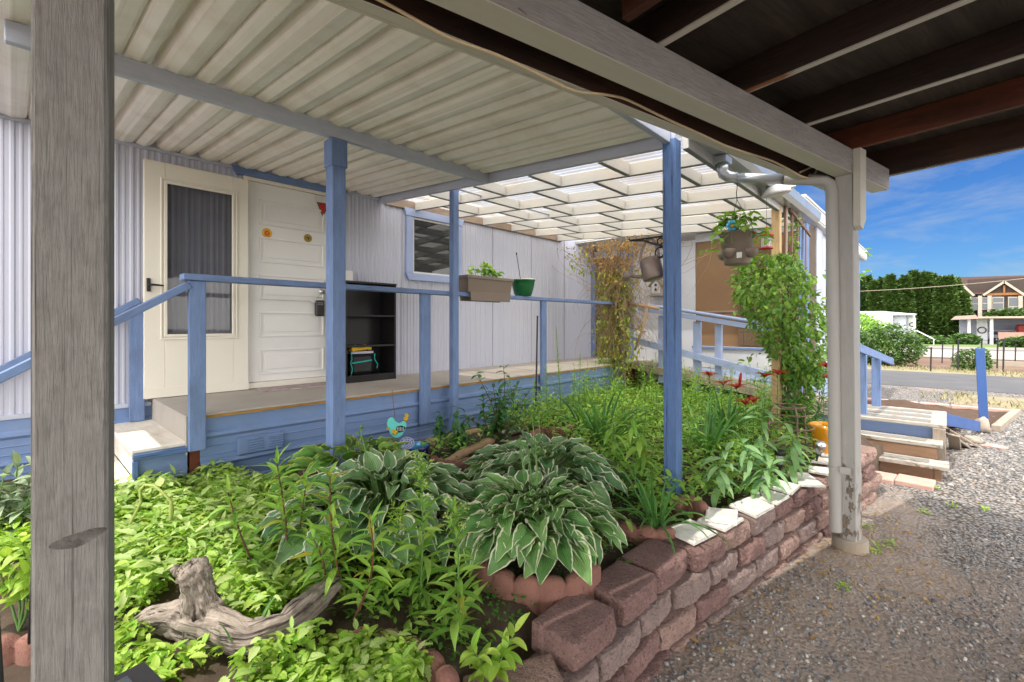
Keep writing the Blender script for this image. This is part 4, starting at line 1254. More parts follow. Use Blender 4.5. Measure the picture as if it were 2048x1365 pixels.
# ------------------------------------------------------------------ block wall round the bed
def rough_block(l, d, h, seed, rough=.016, n=11, rr=.007):
    """local y = length, x = depth (rough split face at +x), z up; origin at bottom centre"""
    H = np.array((d, l, h)) / 2
    cells = (max(6, int(d / .013)), max(8, int(l / .013)), max(6, int(h / .012)))
    pts = {}; V = []; F = []
    def vid(i, j, k):
        key = (i, j, k)
        if key not in pts:
            p = np.array((i / cells[0], j / cells[1], k / cells[2])) * 2 - 1
            pts[key] = len(V); V.append(p * H)
        return pts[key]
    A, B, C = cells
    for i in (0, A):
        for j in range(B):
            for k in range(C):
                q = [vid(i, j, k), vid(i, j + 1, k), vid(i, j + 1, k + 1), vid(i, j, k + 1)]
                F.append(q if i else q[::-1])
    for j in (0, B):
        for i in range(A):
            for k in range(C):
                q = [vid(i, j, k), vid(i, j, k + 1), vid(i + 1, j, k + 1), vid(i + 1, j, k)]
                F.append(q if j else q[::-1])
    for k in (0, C):
        for i in range(A):
            for j in range(B):
                q = [vid(i, j, k), vid(i + 1, j, k), vid(i + 1, j + 1, k), vid(i, j + 1, k)]
                F.append(q if k else q[::-1])
    V = np.array(V)
    inner = np.clip(V, -(H - rr), H - rr); dv = V - inner
    ln = np.maximum(np.linalg.norm(dv, axis=1), 1e-9)
    V = inner + dv / ln[:, None] * rr
    for a in range(len(V)):
        x, y, z = V[a]
        f = max(0, (x - (H[0] - .045)) / .045)
        nn = mnoise.noise((x * 16 + seed * 7, y * 16, z * 16)); n2 = mnoise.noise((x * 60, y * 60 + seed * 5, z * 60)); n3 = mnoise.noise((x * 130, y * 130 + seed * 5, z * 130))
        # split face: bulges in the middle, falls back at the ends
        V[a, 0] += f * (rough * .8 * nn + rough * .60 * n2 + rough * .42 * n3 + .014 * (1 - abs(y / H[1]) ** 6) - .008 - .011 * abs((z - .15 * H[2]) / H[2]) ** 3.2 * (1.25 if z > 0 else .8))
        V[a] += .0018 * n2 * (1 - f) + .0012 * n3
    V[:, 2] += H[2]
    return V, F


def wall_pt(y):                       # outer face line of the wall
    if y < 1.85: return -.872 - .012 * (1.85 - y)
    return -.872 + .143 * (y - 1.85)


def wall_dir(y): return math.atan(.143) if y > 1.85 else .0


bw = empty('block_wall', (-.9, 2.6, 0), 'low dry stacked wall of red brown concrete blocks edging the planting bed', 'garden wall')
BH, BL, BD = .100, .272, .19
seed = 0
for crs in range(4):
    z0 = -.04 + crs * BH
    y = {0: .72, 1: .95, 2: .80, 3: 2.14}[crs]
    while y < 4.75:
        seed += 1
        yc = y + BL / 2
        sb = .017 * (3 - crs)
        a = -wall_dir(yc)
        x = wall_pt(yc) - BD / 2 * math.cos(a) + sb + rnd.uniform(-.006, .006)
        if crs == 3 and y > 3.35: x += .0
        V, F = rough_block(BL, BD, BH - .004, seed)
        mb = MB(); R_ = rotm(0, 0, a + rnd.uniform(-.02, .02))
        mb.add(V @ R_.T + np.array((x, yc, z0)), F, V + rnd.random() * 20)
        mb.build('block', M[rnd.choice(('block', 'block', 'block_grey', 'block_pale') if yc < 2.6 else ('block', 'block_grey', 'block_pale', 'block_pale'))], bw)
        y += BL + .010 + rnd.uniform(0, .012)
LB = [((-.968, 1.37), .02, 'nearest of the three bare loose blocks on the wall top, with a pale blotch'),
      ((-.965, 1.695), -.02, 'middle of the three bare loose blocks on the wall top'),
      ((-.963, 1.985), -.05, 'third bare loose block on the wall top, touching the first tiled block')]
for k, ((x, y), a, lab) in enumerate(LB):
    V, F = rough_block(.262, .192, .102, 50 + k, .012)
    o = MB().add(V @ rotm(0, 0, a).T + np.array((x, y, .261)), F, V + k * 3).build('wall_block', M['block'])
    tag(o, lab, 'block', 'loose blocks on the wall top')
V, F = rough_block(.30, .20, .10, 61, .006)
o = MB().add(V @ rotm(rad(4), rad(5), rad(-32)).T + np.array((-.965, 1.06, .185)), F, V).build('wall_block', M['block_pale'])
tag(o, 'faded tilted block at the near end of the wall, lower than the rest', 'block')


def px5(x, y): return 1300 + x * .2344, 880 + y * .2344


TZ = .366
tiles = [([(130, 790), (345, 695), (575, 805), (375, 905)], 0, 'dirty square white tile, nearest on the wall top'),
         ([(400, 705), (560, 640), (800, 690), (640, 790)], 0, 'lower white tile of the crossed pair on the wall'),
         ([(470, 690), (488, 590), (748, 620), (742, 735)], .016, 'upper broken white tile of the crossed pair on the wall'),
         ([(675, 575), (870, 500), (1062, 580), (905, 665)], 0, 'bright square white tile behind the crossed pair'),
         ([(860, 500), (985, 425), (1190, 490), (1085, 565)], 0, 'white tile with a jagged grey edge, next behind the bright square one'),
         ([(990, 408), (1085, 355), (1285, 400), (1210, 470)], .006, 'white tile with a torn grey corner, before the pointed tile'),
         ([(1165, 295), (1350, 300), (1500, 410), (1290, 402)], .004, 'pointed white tile slanting over the wall edge left of the downspout'),
         ([(1350, 240), (1540, 262), (1545, 312), (1350, 282)], .012, 'white tile tilted up against the downspout'),
         ([(1375, 200), (1440, 160), (1560, 168), (1545, 218)], .004, 'white tile half hidden by the downspout, second from the far end'),
         ([(1460, 145), (1500, 105), (1580, 95), (1570, 152)], .004, 'farthest white tile, beside the yellow pot')]
for q, dz, lab in tiles:
    P = np.array([atZ(*px5(*p), TZ + dz) for p in q])
    c = P.mean(0)
    if np.cross(P[1] - P[0], P[2] - P[1])[2] < 0: P = P[::-1]
    pl = []
    for i in range(4):                # edges chipped a little
        a, b = P[i], P[(i + 1) % 4]
        nrm = np.array((-(b - a)[1], (b - a)[0], 0)); nrm /= np.linalg.norm(nrm)
        for t in np.linspace(0, 1, 7)[:-1]:
            j = 0 if t == 0 else .0035 * mnoise.noise((a[0] * 30 + t * 9, a[1] * 30, i))
            pl.append(a + (b - a) * t + nrm * j)
    pl = np.array(pl) - c
    mb = MB(); mb.prism([(p[0], p[1]) for p in pl], .011, (c[0], c[1], TZ + dz), rotm(rad(rnd.uniform(-1.5, 1.5)), rad(rnd.uniform(-1, 2)), 0))
    o = mb.build('tile', M['tile']); tag(o, lab, 'tile', 'broken white tiles on the wall')
    for i in (0, 2):
        m2 = MB()
        a, b = (P[i] - c) * .93 + c, (P[(i + 1) % 4] - c) * .93 + c
        m2.bar(a + (0, 0, .0135), b + (0, 0, .0135), .012, .008, (0, 0, 1), .003)
        m2.build('moulded_edge', M['tile'], o)


# ------------------------------------------------------------------ scalloped terracotta edging
def edging(path, z0, h, pitch, name, lab, group=None, mat='terracotta', th=.055, parent=None):
    P = np.asarray(path, float)
    d = np.concatenate(([0], np.cumsum(np.linalg.norm(np.diff(P, axis=0), axis=1))))
    n = max(12, int(d[-1] / .008)); s = np.linspace(0, d[-1], n)
    X = np.interp(s, d, P[:, 0]); Y = np.interp(s, d, P[:, 1])
    for _ in range(6): X[1:-1] = (X[:-2] + X[1:-1] * 2 + X[2:]) / 4; Y[1:-1] = (Y[:-2] + Y[1:-1] * 2 + Y[2:]) / 4
    T = np.stack((np.gradient(X), np.gradient(Y)), 1); T /= np.linalg.norm(T, axis=1)[:, None]
    N = np.stack((-T[:, 1], T[:, 0]), 1)
    m = math.ceil(d[-1] / pitch); w = np.abs(np.sin(np.pi * s / (d[-1] / m)))
    w = np.sqrt(w)
    rows = []
    for i in range(n):
        hh = h * (.80 + .20 * w[i]); t = th / 2 * (.55 + .45 * w[i])
        pr = [(-t, -.06), (-t, hh * .6), (-t, hh * .9), (-t * .75, hh * .97), (-t * .2, hh), (t * .2, hh), (t * .75, hh * .97), (t, hh * .9), (t, hh * .6), (t, -.06)]
        rows.append([(X[i] + N[i, 0] * a, Y[i] + N[i, 1] * a, z0 + b + .002 * mnoise.noise((X[i] * 40, Y[i] * 40, b * 30))) for a, b in pr])
    mb = MB(); R_ = np.array(rows); mb.grid(R_)
    k = len(rows[0])
    mb.f.append(tuple(range(k))); mb.f.append(tuple((n - 1) * k + j for j in range(k))[::-1])
    o = mb.build(name, M[mat], parent, True)
    return tag(o, lab, 'edging', group) if lab else o


GE = 'scalloped concrete edging pieces'
SZ = .31
E1 = [atZ(px, py, .40)[:2] for px, py in ((640, 1275), (702, 1250), (760, 1250), (806, 1260), (845, 1283), (882, 1310), (905, 1345), (925, 1400))]
edging(E1[:4], .27, .115, .12, 'scalloped_edging', 'scalloped edging half buried in the bright ground cover at the bottom', GE)
edging(E1[3:], .27, .115, .12, 'scalloped_edging', 'curved scalloped edging at the bottom edge beside the seedling', GE)
hc = atZ(1068, 1120, .36)
ring = [(hc[0] + .29 * math.cos(a), hc[1] + .26 * math.sin(a)) for a in np.linspace(rad(150), rad(375), 40)]
edging(ring, .30, .135, .105, 'scalloped_edging', 'scalloped ring round the foot of the front hosta', GE)
E3 = [atZ(px, py, .40)[:2] for px, py in ((1160, 1010), (1195, 1025), (1232, 1042), (1270, 1052), (1310, 1056), (1350, 1056))]
edging(E3, .30, .105, .095, 'scalloped_edging', 'row of small scallops between the front hosta and the first tile', GE)
edging([atZ(px, py, .42)[:2] for px, py in ((1352, 1000), (1374, 992), (1392, 1000), (1412, 1012))], .30, .13, .10, 'scalloped_edging', 'upright scalloped piece by the foot of the worn corner post', GE)
edging([atZ(px, py, .46)[:2] for px, py in ((1062, 870), (1085, 857), (1110, 858), (1135, 857), (1162, 848))], .34, .14, .12, 'scalloped_edging', 'scalloped piece among the plants behind the back hosta', GE)
edging([atZ(px, py, .42)[:2] for px, py in ((862, 915), (885, 925), (910, 928), (940, 918))], .34, .10, .10, 'scalloped_edging', 'dark scalloped piece right of the blue pot', GE)
edging([atZ(px, py, .47)[:2] for px, py in ((-25, 1148), (10, 1145), (40, 1128), (66, 1118))], .33, .15, .16, 'scalloped_edging', 'upper terracotta scalloped piece left of the near post', GE)
edging([atZ(px, py, .43)[:2] for px, py in ((-30, 1285), (10, 1278), (45, 1270), (80, 1278))], .29, .15, .16, 'scalloped_edging', 'lower pink scalloped piece left of the near post', GE)

# ------------------------------------------------------------------ things on the porch
def tub(mb, x0, x1, y0, y1, z0, z1, tx, ty, t=.006):
    """open tapered box: top at z1 is wider by tx,ty each side"""
    def loop(z, f, ins): return [(x0 - tx * f + ins, y0 - ty * f + ins, z), (x1 + tx * f - ins, y0 - ty * f + ins, z), (x1 + tx * f - ins, y1 + ty * f - ins, z), (x0 - tx * f + ins, y1 + ty * f - ins, z)]
    V = loop(z0, 0, 0) + loop(z1, 1, 0) + loop(z1, 1, t) + loop(z0 + t, 0, t)
    F = [(3, 2, 1, 0)] + [(i, (i + 1) % 4, 4 + (i + 1) % 4, 4 + i) for i in range(4)] + [(4 + i, 4 + (i + 1) % 4, 8 + (i + 1) % 4, 8 + i) for i in range(4)] + [(8 + i, 8 + (i + 1) % 4, 12 + (i + 1) % 4, 12 + i) for i in range(4)] + [(12, 13, 14, 15)]
    return mb.add(V, F)


ry = [atX(px, 570, XD)[1] for px in (926, 1010)]
tr = empty('rail_planter', (XD, sum(ry) / 2, 1.70), 'taupe trough planter straddling the porch rail with young strawberry plants', 'planter')
tub(MB(), XD - .07, XD + .075, ry[0], ry[1], 1.707, 1.845, .018, .018).build('trough', M['brown_plastic'], tr)
mb = MB()
for x0, x1, y0, y1 in ((XD - .097, XD + .102, ry[0] - .03, ry[0] - .012), (XD - .097, XD + .102, ry[1] + .012, ry[1] + .03), (XD - .097, XD - .083, ry[0] - .012, ry[1] + .012), (XD + .086, XD + .102, ry[0] - .012, ry[1] + .012)):
    mb.bx(x0, x1, y0, y1, 1.835, 1.866, .005)
mb.build('rim', M['brown_plastic'], tr)
tub(MB(), XD + .062, XD + .08, ry[0] + .035, ry[1] - .01, 1.625, 1.712, .001, .012).build('front_skirt', M['brown_plastic'], tr)
tub(MB(), XD - .08, XD - .062, ry[0] + .035, ry[1] - .01, 1.625, 1.712, .001, .012).build('back_skirt', M['brown_plastic'], tr)
MB().bx(XD - .075, XD + .08, ry[0] - .01, ry[1] + .01, 1.80, 1.832).build('potting_soil', M['soil'], tr)
gy_ = atX(1046, 590, XD)[1]
gb = empty('green_bowl', (XD, gy_, 1.70), 'dark green plastic bowl on the porch rail with a thin black stick', 'bowl')
MB().lathe([(.001, 1.706), (.085, 1.706), (.10, 1.73), (.122, 1.82), (.128, 1.862), (.134, 1.868), (.134, 1.882), (.124, 1.882), (.118, 1.83), (.09, 1.74), (.001, 1.73)], (XD, gy_, 0), 32).build('bowl', M['green_plastic'], gb, True)
MB().bx(XD - .05, XD + .07, gy_ + .0, gy_ + .11, 1.862, 1.90, .01).build('packet', M['white_metal'], gb)
a, b = atX(1041, 560, XD), atX(1033, 508, XD)
s_ = MB().tube([a, b], .0035, 6).build('stick', M['iron'], gb)
MB().lathe([(.001, -.014), (.007, -.012), (.007, .012), (.001, .014)], b, 10).build('tip', M['black'], s_, True)

bs = empty('bookcase', (-4.27, 2.4, DZ), 'black laminate bookcase with empty shelves standing on the porch', 'bookcase')
bx0, bx1, by0, by1, bz1 = -4.40, -4.12, 2.135, 2.685, 1.79
MB().bx(bx0, bx1, by0, by0 + .018, DZ, bz1, .002).build('side_panel', M['black'], bs)
MB().bx(bx0, bx1, by1 - .018, by1, DZ, bz1, .002).build('side_panel', M['black'], bs)
MB().bx(bx0 - .005, bx1 + .005, by0 - .004, by1 + .004, bz1 + .001, bz1 + .021, .003).build('top', M['black'], bs)
MB().bx(bx0, bx0 + .006, by0 + .019, by1 - .019, DZ, bz1, .001).build('back_panel', M['black'], bs)
for k, py in enumerate((632, 692, 751)):
    z = atX(742, py, bx1)[2]
    MB().bx(bx0 + .007, bx1 - .003, by0 + .019, by1 - .019, z - .010, z + .008, .002).build('shelf', M['black'], bs)
MB().bx(bx1 - .02, bx1 - .005, by0 + .019, by1 - .019, DZ, DZ + .05, .002).build('plinth', M['black'], bs)
zs = atX(742, 751, bx1)[2] + .01
bg_ = empty('bag', (-4.22, 2.36, zs), 'black tote bag with teal cord on the lowest shelf of the bookcase', 'bag')
MB().bx(-4.33, -4.17, 2.22, 2.46, zs, zs + .20, .03).build('body', M['black_plastic'], bg_)
MB().bx(-4.335, -4.165, 2.225, 2.455, zs + .201, zs + .225, .008).build('lid', M['beam_grey'], bg_)
mb = MB()
mb.tube([(-4.165, 2.215, zs + .22), (-4.16, 2.22, zs + .15), (-4.16, 2.205, zs + .12), (-4.16, 2.225, zs + .06), (-4.16, 2.21, zs + .0)], .005, 6)
mb.tube([(-4.162, 2.21, zs + .115), (-4.160, 2.34, zs + .125), (-4.16, 2.43, zs + .135)], .007, 6)
mb.tube([(-4.163, 2.465, zs + .2), (-4.155, 2.46, zs + .14), (-4.15, 2.49, zs + .09), (-4.15, 2.48, zs + .05)], .004, 6)
mb.build('cord', M['teal'], bg_)
mb = MB().box((-4.22, 2.33, zs + .25), (.08, .20, .035), rotm(.08, 0, .05), .01)
mb.box((-4.20, 2.40, zs + .262), (.05, .09, .03), rotm(-.4, 0, .2), .01).box((-4.20, 2.26, zs + .265), (.05, .06, .03), rotm(.5, 0, 0), .01)
tag(mb.build('tool', M['yellow_paint']), 'yellow tool lying on top of the black tote bag', 'tool')
tag(MB().bx(-4.38, -4.28, 2.16, 2.30, bz1 + .022, bz1 + .135, .006).build('white_box', M['door_white']), 'small white box on top of the black bookcase behind the blue post', 'box')
q = [atZ(px, py, .846)[:2] for px, py in ((503, 775.5), (541, 787), (700, 768), (672, 757))]
q = [(-4.335, 1.44), (-4.08, 1.40), (-4.06, 2.12), (-4.335, 2.12)]
mt = MB().prism(q[::1], .009, (0, 0, DZ + .0015)).build('doormat', M['mat_fabric'])
tag(mt, 'patterned doormat before the white entry door', 'doormat')
# pennant hanging at the door top and the black lock box on the handle
pn = empty('watermelon_pennant', (XW + .05, 2.02, 2.4), 'small watermelon pennant hanging on the upper right of the white door', 'pennant')
y, z = atX(638, 403, XW + .04)[1:]
MB().prism([(-.03, -.005), (.10, -.005), (.10, .05), (-.03, .055)], .004, (XW + .03, y, z), RX).build('header', M['white_metal'], pn)
MB().prism([(-.018, -.008), (.10, -.008), (.042, -.15)], .004, (XW + .030, y, z), RX).build('rind', M['green_plastic'], pn)
MB().prism([(-.008, -.010), (.092, -.010), (.042, -.125)], .003, (XW + .0345, y, z), RX).build('flesh', M['red_paint'], pn)
mb = MB()
for dy, dz_ in ((.015, -.03), (.045, -.04), (.07, -.03), (.04, -.075)): mb.box((XW + .0385, y + dy, z + dz_), (.002, .005, .010), None, .0005)
mb.build('seed', M['black'], pn)
lb = empty('lock_box', (XW + .06, 2.03, 1.5), 'black key lock box hanging from the entry door handle', 'lock box')
y, z = atX(637, 617, XW + .06)[1:]
b_ = MB().bx(XW + .04, XW + .085, y - .032, y + .05, z - .075, z + .075, .012).build('body', M['black_plastic'], lb)
text('MASTER', .014, M['white_metal'], (XW + .0855, y + .008, z + .052), RX, b_)
text('ACCESS', .014, M['white_metal'], (XW + .0855, y + .008, z + .036), RX, b_)
MB().tube([(XW + .06, y - .02, z + .07), (XW + .06, y - .018, z + .10), (XW + .06, y + .03, z + .10), (XW + .06, y + .032, z + .07)], .005, 8).build('shackle', M['aluminium'], lb)

# ------------------------------------------------------------------ things hung up
hb = np.array(atX(1474, 500, -1.12))
sb = empty('hanging_pot', hb, 'dark hanging strawberry pot with side pockets below the gutter', 'hanging pot')
z0 = atX(1474, 530, -1.12)[2]; z1 = atX(1474, 470, -1.12)[2]
MB().lathe([(.001, z0), (.082, z0), (.086, z0 + .01), (.118, z1), (.126, z1 + .004), (.126, z1 + .014), (.112, z1 + .014), (.10, z1 - .04), (.001, z1 - .03)], (hb[0], hb[1], 0), 28).build('pot', M['brown_plastic'], sb, True)
for k in range(4):
    a = rad(-105 + 90 * k); c = (hb[0] + .105 * math.cos(a), hb[1] + .105 * math.sin(a), z0 + .085)
    MB().lathe([(.001, -.045), (.028, -.038), (.044, -.01), (.048, .02), (.042, .02), (.036, -.01), (.001, -.02)], c, 18).build('pocket', M['brown_plastic'], sb, True)
MB().bx(hb[0] + .03, hb[0] + .065, hb[1] - .107, hb[1] - .103, z0 + .035, z0 + .075).build('tag', M['white_metal'], sb)
tp = np.array(atX(1474, 378, -1.12)); mb = MB()
for a in (20, 140, 260): mb.tube([(hb[0] + .118 * math.cos(rad(a)), hb[1] + .118 * math.sin(rad(a)), z1 + .01), tp - (0, 0, .08)], .0022, 6)
mb.tube([tp - (0, 0, .08), tp - (0.004, 0, .03), tp, tp + (.003, 0, .06), tp + (.02, 0, .075)], .003, 6)
mb.build('hanger_wire', M['iron'], sb)
fl = empty('flower_ornament', hb + (0, -.13, .3), 'blue metal flower ornament on the hanging strawberry pot', 'ornament')
fc = np.array(atX(1471, 455, -1.10)) + (0, -.08, 0)
RF = frame((-FW[0], -FW[1], 0))              # local x faces the drive
for k in range(6):
    a = k * math.pi / 3
    MB().lathe([(.001, .004), (.010, .002), (.0165, -.001), (.001, -.003)], fc + RF @ np.array((0, .024 * math.cos(a), .024 * math.sin(a))), 14, np.stack((RF[:, 1], RF[:, 2], RF[:, 0]), 1)).build('petal', M['turq_glaze'], fl, True)
MB().lathe([(.001, .010), (.010, .006), (.012, 0), (.001, -.003)], fc, 14, np.stack((RF[:, 1], RF[:, 2], RF[:, 0]), 1)).build('centre', M['yellow_paint'], fl, True)
MB().tube([fc - (0, 0, .02), fc - (0.005, -.02, .12)], .003, 6).build('stem', M['stem'], fl)
rl_ = np.array(atY(1533, 480, 4.35))
hf = empty('hanging_feeder', rl_, 'small red topped glass feeder hanging beside the trellis post', 'feeder')
rx, ry_, rz_ = rl_
MB().lathe([(.001, .115), (.006, .112), (.010, .10), (.006, .092), (.016, .085), (.03, .06), (.052, .042), (.056, .032), (.001, .034)], rl_, 20).build('cap', M['red_paint'], hf, True)
MB().lathe([(.001, -.06), (.034, -.06), (.036, .032), (.001, .033)], rl_, 12).build('glass', M['clear'], hf)
mb = MB()
for k in range(6):
    a = k * math.pi / 3; mb.tube([rl_ + (.037 * math.cos(a), .037 * math.sin(a), -.06), rl_ + (.037 * math.cos(a), .037 * math.sin(a), .034)], .003, 6)
mb.build('frame', M['aluminium'], hf)
MB().lathe([(.001, -.082), (.05, -.08), (.054, -.068), (.03, -.06), (.001, -.06)], rl_, 20).build('base', M['red_paint'], hf, True)
MB().tube([rl_ + (0, 0, .113), rl_ + (0, 0, .40)], .0016, 5).build('wire', M['iron'], hf)
fx = np.array(atY(1552, 381, 4.2))
fd = empty('floodlight', fx, 'white dome floodlight under the gutter end', 'floodlight')
MB().lathe([(.001, .045), (.04, .042), (.08, .025), (.105, -.012), (.108, -.03), (.098, -.038), (.001, -.03)], fx, 28, rotm(rad(8), rad(-6), 0)).build('dome', M['white_metal'], fd, True)
MB().bar(fx + (.05, 0, .01), fx + (.13, .02, .03), .05, .05).build('bracket', M['white_metal'], fd)
MB().bar(fx + (.0, 0, .04), fx + (.0, 0, .13), .03, .03, (0, 1, 0)).build('stem', M['white_metal'], fd)

# bracket on the worn corner post, with the watering can
PX, PY = -1.245, 2.70
br = empty('plant_bracket', (PX, PY, 1.88), 'black iron scroll bracket on the worn blue corner post', 'bracket')
zt = atX(1349, 478, PX)[2]
mb = MB()
tip = np.array((PX - .235, PY, zt - .0))
mb.tube([(PX, PY, zt), (PX - .1, PY, zt), tip, tip + (-.008, 0, .012)], .006, 8)
mb.tube([(PX, PY, zt - .065), (PX - .06, PY, zt - .045), (PX - .14, PY, zt - .012), tip], .006, 8)
mb.bx(PX - .001, PX + .006, PY - .012, PY + .012, zt - .11, zt + .02, .001)
for c, r in (((PX - .035, zt - .098), .034), ((PX - .032, zt - .030), .022)):
    mb.tube([(c[0] + r * math.cos(t) * (1 - .04 * t), PY, c[1] + r * math.sin(t) * (1 - .04 * t)) for t in np.linspace(.4, 5.8, 26)], .0045, 6)
mb.lathe([(.001, -.01), (.01, -.004), (.01, .004), (.001, .01)], (PX - .03, PY, zt - .062), 10)
mb.build('scroll', M['iron'], br, True)
wc = empty('watering_can', tip, 'old brown metal watering can hanging from the iron bracket', 'watering can')
bc = np.array(atY(1303, 538, PY + .01))
T_ = rotm(0, rad(-14), 0) @ rotm(0, 0, rad(25))
bd = MB().lathe([(.001, -.068), (.062, -.068), (.066, -.062), (.064, .05), (.060, .066), (.056, .066), (.058, .05), (.001, .045)], bc, 28, T_)
for z in (-.03, 0, .03):
    bd.lathe([(.0645, z - .003), (.0665, z), (.0645, z + .003)], bc, 28, T_)
bd.build('body', M['taupe_metal'], wc, True)
sp0 = bc + T_ @ np.array((0, 0, -.045)) + (-.05, 0, 0); sp1 = np.array(atY(1262, 553, PY))
MB().tube([sp0, sp0 * .5 + sp1 * .5 + (0, 0, -.003), sp1], [.015, .012, .010], 12).build('spout', M['taupe_metal'], wc, True)
RS = frame(sp1 - sp0)
MB().lathe([(.010, 0), (.013, .01), (.032, .036), (.033, .042), (.001, .045)], sp1, 20, np.stack((RS[:, 1], RS[:, 2], RS[:, 0]), 1)).build('rose', M['taupe_metal'], wc, True)
top = tip + (-.002, 0, -.004)
h0 = bc + T_ @ np.array((-.058, 0, .06)); h1 = bc + T_ @ np.array((.058, 0, .055))
hp = [h0 * (1 - t) + h1 * t + np.array((0, 0, 1)) * (top[2] - (h0[2] + h1[2]) / 2) * math.sin(math.pi * t) ** .6 for t in np.linspace(0, 1, 16)]
mb = MB()
for p, q in zip(hp[:-1], hp[1:]): mb.bar(p, q + (q - p) * .08, .020, .004, (0, 1, 0), .001)
mb.build('top_handle', M['taupe_metal'], wc)
MB().tube([bc + T_ @ np.array((.06, 0, .05)), bc + (.105, 0, .075), bc + (.118, 0, .03), bc + T_ @ np.array((.066, 0, -.03))], .004, 8).build('back_handle', M['taupe_metal'], wc, True)

# on the boarded room's wall
bhp = np.array(atY(1316, 575, YF - .07))
bh = empty('birdhouse', bhp, 'small white and brown birdhouse on the white wall panel', 'birdhouse')
x, y, z = bhp
MB().prism([(-.085, -.12), (.085, -.12), (.085, .035), (0, .125), (-.085, .035)], .12, (x, YF - .14, z), RZ).build('body', M['grey_wood'], bh)
MB().prism([(-.066, -.095), (.066, -.095), (.066, .03), (0, .10), (-.066, .03)], .004, (x, YF - .145, z), RZ).build('front', M['white_wall'], bh)
for s_ in (-1, 1):
    MB().bar((x + s_ * .125, YF - .085, z + .01), (x - s_ * .008, YF - .085, z + .145), .165, .016, (0, 0, 1)).build('roof_board', M['timber_old'], bh)
MB().bx(x - .10, x + .10, YF - .17, YF - .02, z - .137, z - .121).build('floor', M['timber_old'], bh)
for dz_, r in ((.028, .021), (-.045, .021)):
    MB().lathe([(.001, .0), (r, .0), (r, .004)], (x, YF - .1455, z + dz_), 20, frame((0, 0, 1), (0, -1, 0)) if False else np.array(((1, 0, 0), (0, 0, -1), (0, 1, 0)))).build('entrance_hole', M['black'], bh)
MB().lathe([(.001, .0), (.007, .0), (.007, .03), (.001, .031)], (x, YF - .145, z - .018), 10, np.array(((1, 0, 0), (0, 0, -1), (0, 1, 0)))).build('perch', M['timber_old'], bh)
g = np.array(atY(1337, 540, YF - .02)); mb = MB()
mb.tube([g + (0, 0, .12), g + (.012, 0, .06), g + (-.01, 0, 0), g + (.01, 0, -.06), g + (0, 0, -.13)], [.008, .018, .02, .014, .003], 8)
for dz_ in (.05, -.03):
    for s_ in (-1, 1): mb.tube([g + (0, 0, dz_), g + (s_ * .045, 0, dz_ + .02), g + (s_ * .05, 0, dz_ + .05)], [.007, .006, .004], 6)
tag(mb.build('gecko_ornament', M['green_plastic'], smooth=True), 'green gecko ornament beside the birdhouse on the white wall', 'ornament')

# trellis by the lattice roof's outer edge
tp_ = empty('trellis', (-1.14, 5.2, .4), 'grey brown lath trellis with a yellowish post at the end of the lattice roof', 'trellis')
MB().bx(-1.185, -1.115, 4.80, 4.87, .2, 2.51).build('post', M['wood_new'], tp_)
for y, zt_, mt, w_ in ((4.90, 2.55, 'wood_old', .03), (4.99, 2.50, 'grey_wood', .05), (5.16, 2.52, 'wood_old', .03), (5.42, 2.49, 'wood_old', .035), (5.50, 2.40, 'blue', .05), (5.68, 2.47, 'blue', .05), (5.80, 2.42, 'wood_old', .04)):
    MB().bar((-1.12, y, .35), (-1.12 + .02, y + rnd.uniform(-.03, .05), zt_), w_, .018, (1, 0, 0)).build('lath', M[mt], tp_)
MB().bar((-1.09, 5.05, 2.50), (-1.09, 5.98, 2.37), .02, .03).build('cross_lath', M['wood_old'], tp_)
MB().bar((-1.09, 4.85, 1.5), (-1.09, 5.9, 1.42), .02, .03).build('cross_lath', M['wood_old'], tp_)
tw = empty('stick_trellis', (-3.0, 5.6, 1.3), 'bare twig ladder tied to the rail beside the dead vine', 'trellis')
mb = MB(); A6 = lambda px, py: np.array(atY(px, py, 5.75))
mb.tube([A6(1258, 608), A6(1290, 612), A6(1318, 618)], .022, 8); mb.tube([A6(1297, 606), A6(1288, 650), A6(1270, 700)], .017, 8); mb.tube([A6(1262, 655), A6(1292, 664)], .012, 8)
mb.build('stick', M['log'], tw, True)

# ------------------------------------------------------------------ in the bed
pc_ = np.array(atZ(822, 928, .37)); 
bp_ = empty('blue_pot', pc_, 'glazed cobalt blue pot in the bed beside the porch skirting', 'pot')
MB().lathe([(.001, -.02), (.095, -.02), (.12, .03), (.130, .11), (.138, .125), (.138, .14), (.124, .14)], pc_, 32).build('pot', M['blue_glaze'], bp_, True)
MB().lathe([(.123, .139), (.115, .09), (.001, .088)], pc_, 32).build('inside', M['turq_glaze'], bp_, True)
ld = empty('lilac_disc', pc_ + (0, 0, .12), 'lilac pierced metal disc leaning in the blue pot', 'ornament')
Rd = frame((.45, -.35, .75)); dc = pc_ + (-.01, -.03, .155); mb = MB()
for r in (.052, .036, .018): mb.tube([dc + Rd @ np.array((0, r * math.cos(t), r * math.sin(t))) for t in np.linspace(0, 2 * math.pi, 30)], .0045, 6, False)
for k in range(10):
    a = k * math.pi / 5; mb.tube([dc + Rd @ np.array((0, .016 * math.cos(a), .016 * math.sin(a))), dc + Rd @ np.array((0, .052 * math.cos(a + .3), .052 * math.sin(a + .3)))], .0035, 5)
mb.build('lattice', M['lilac'], ld, True)
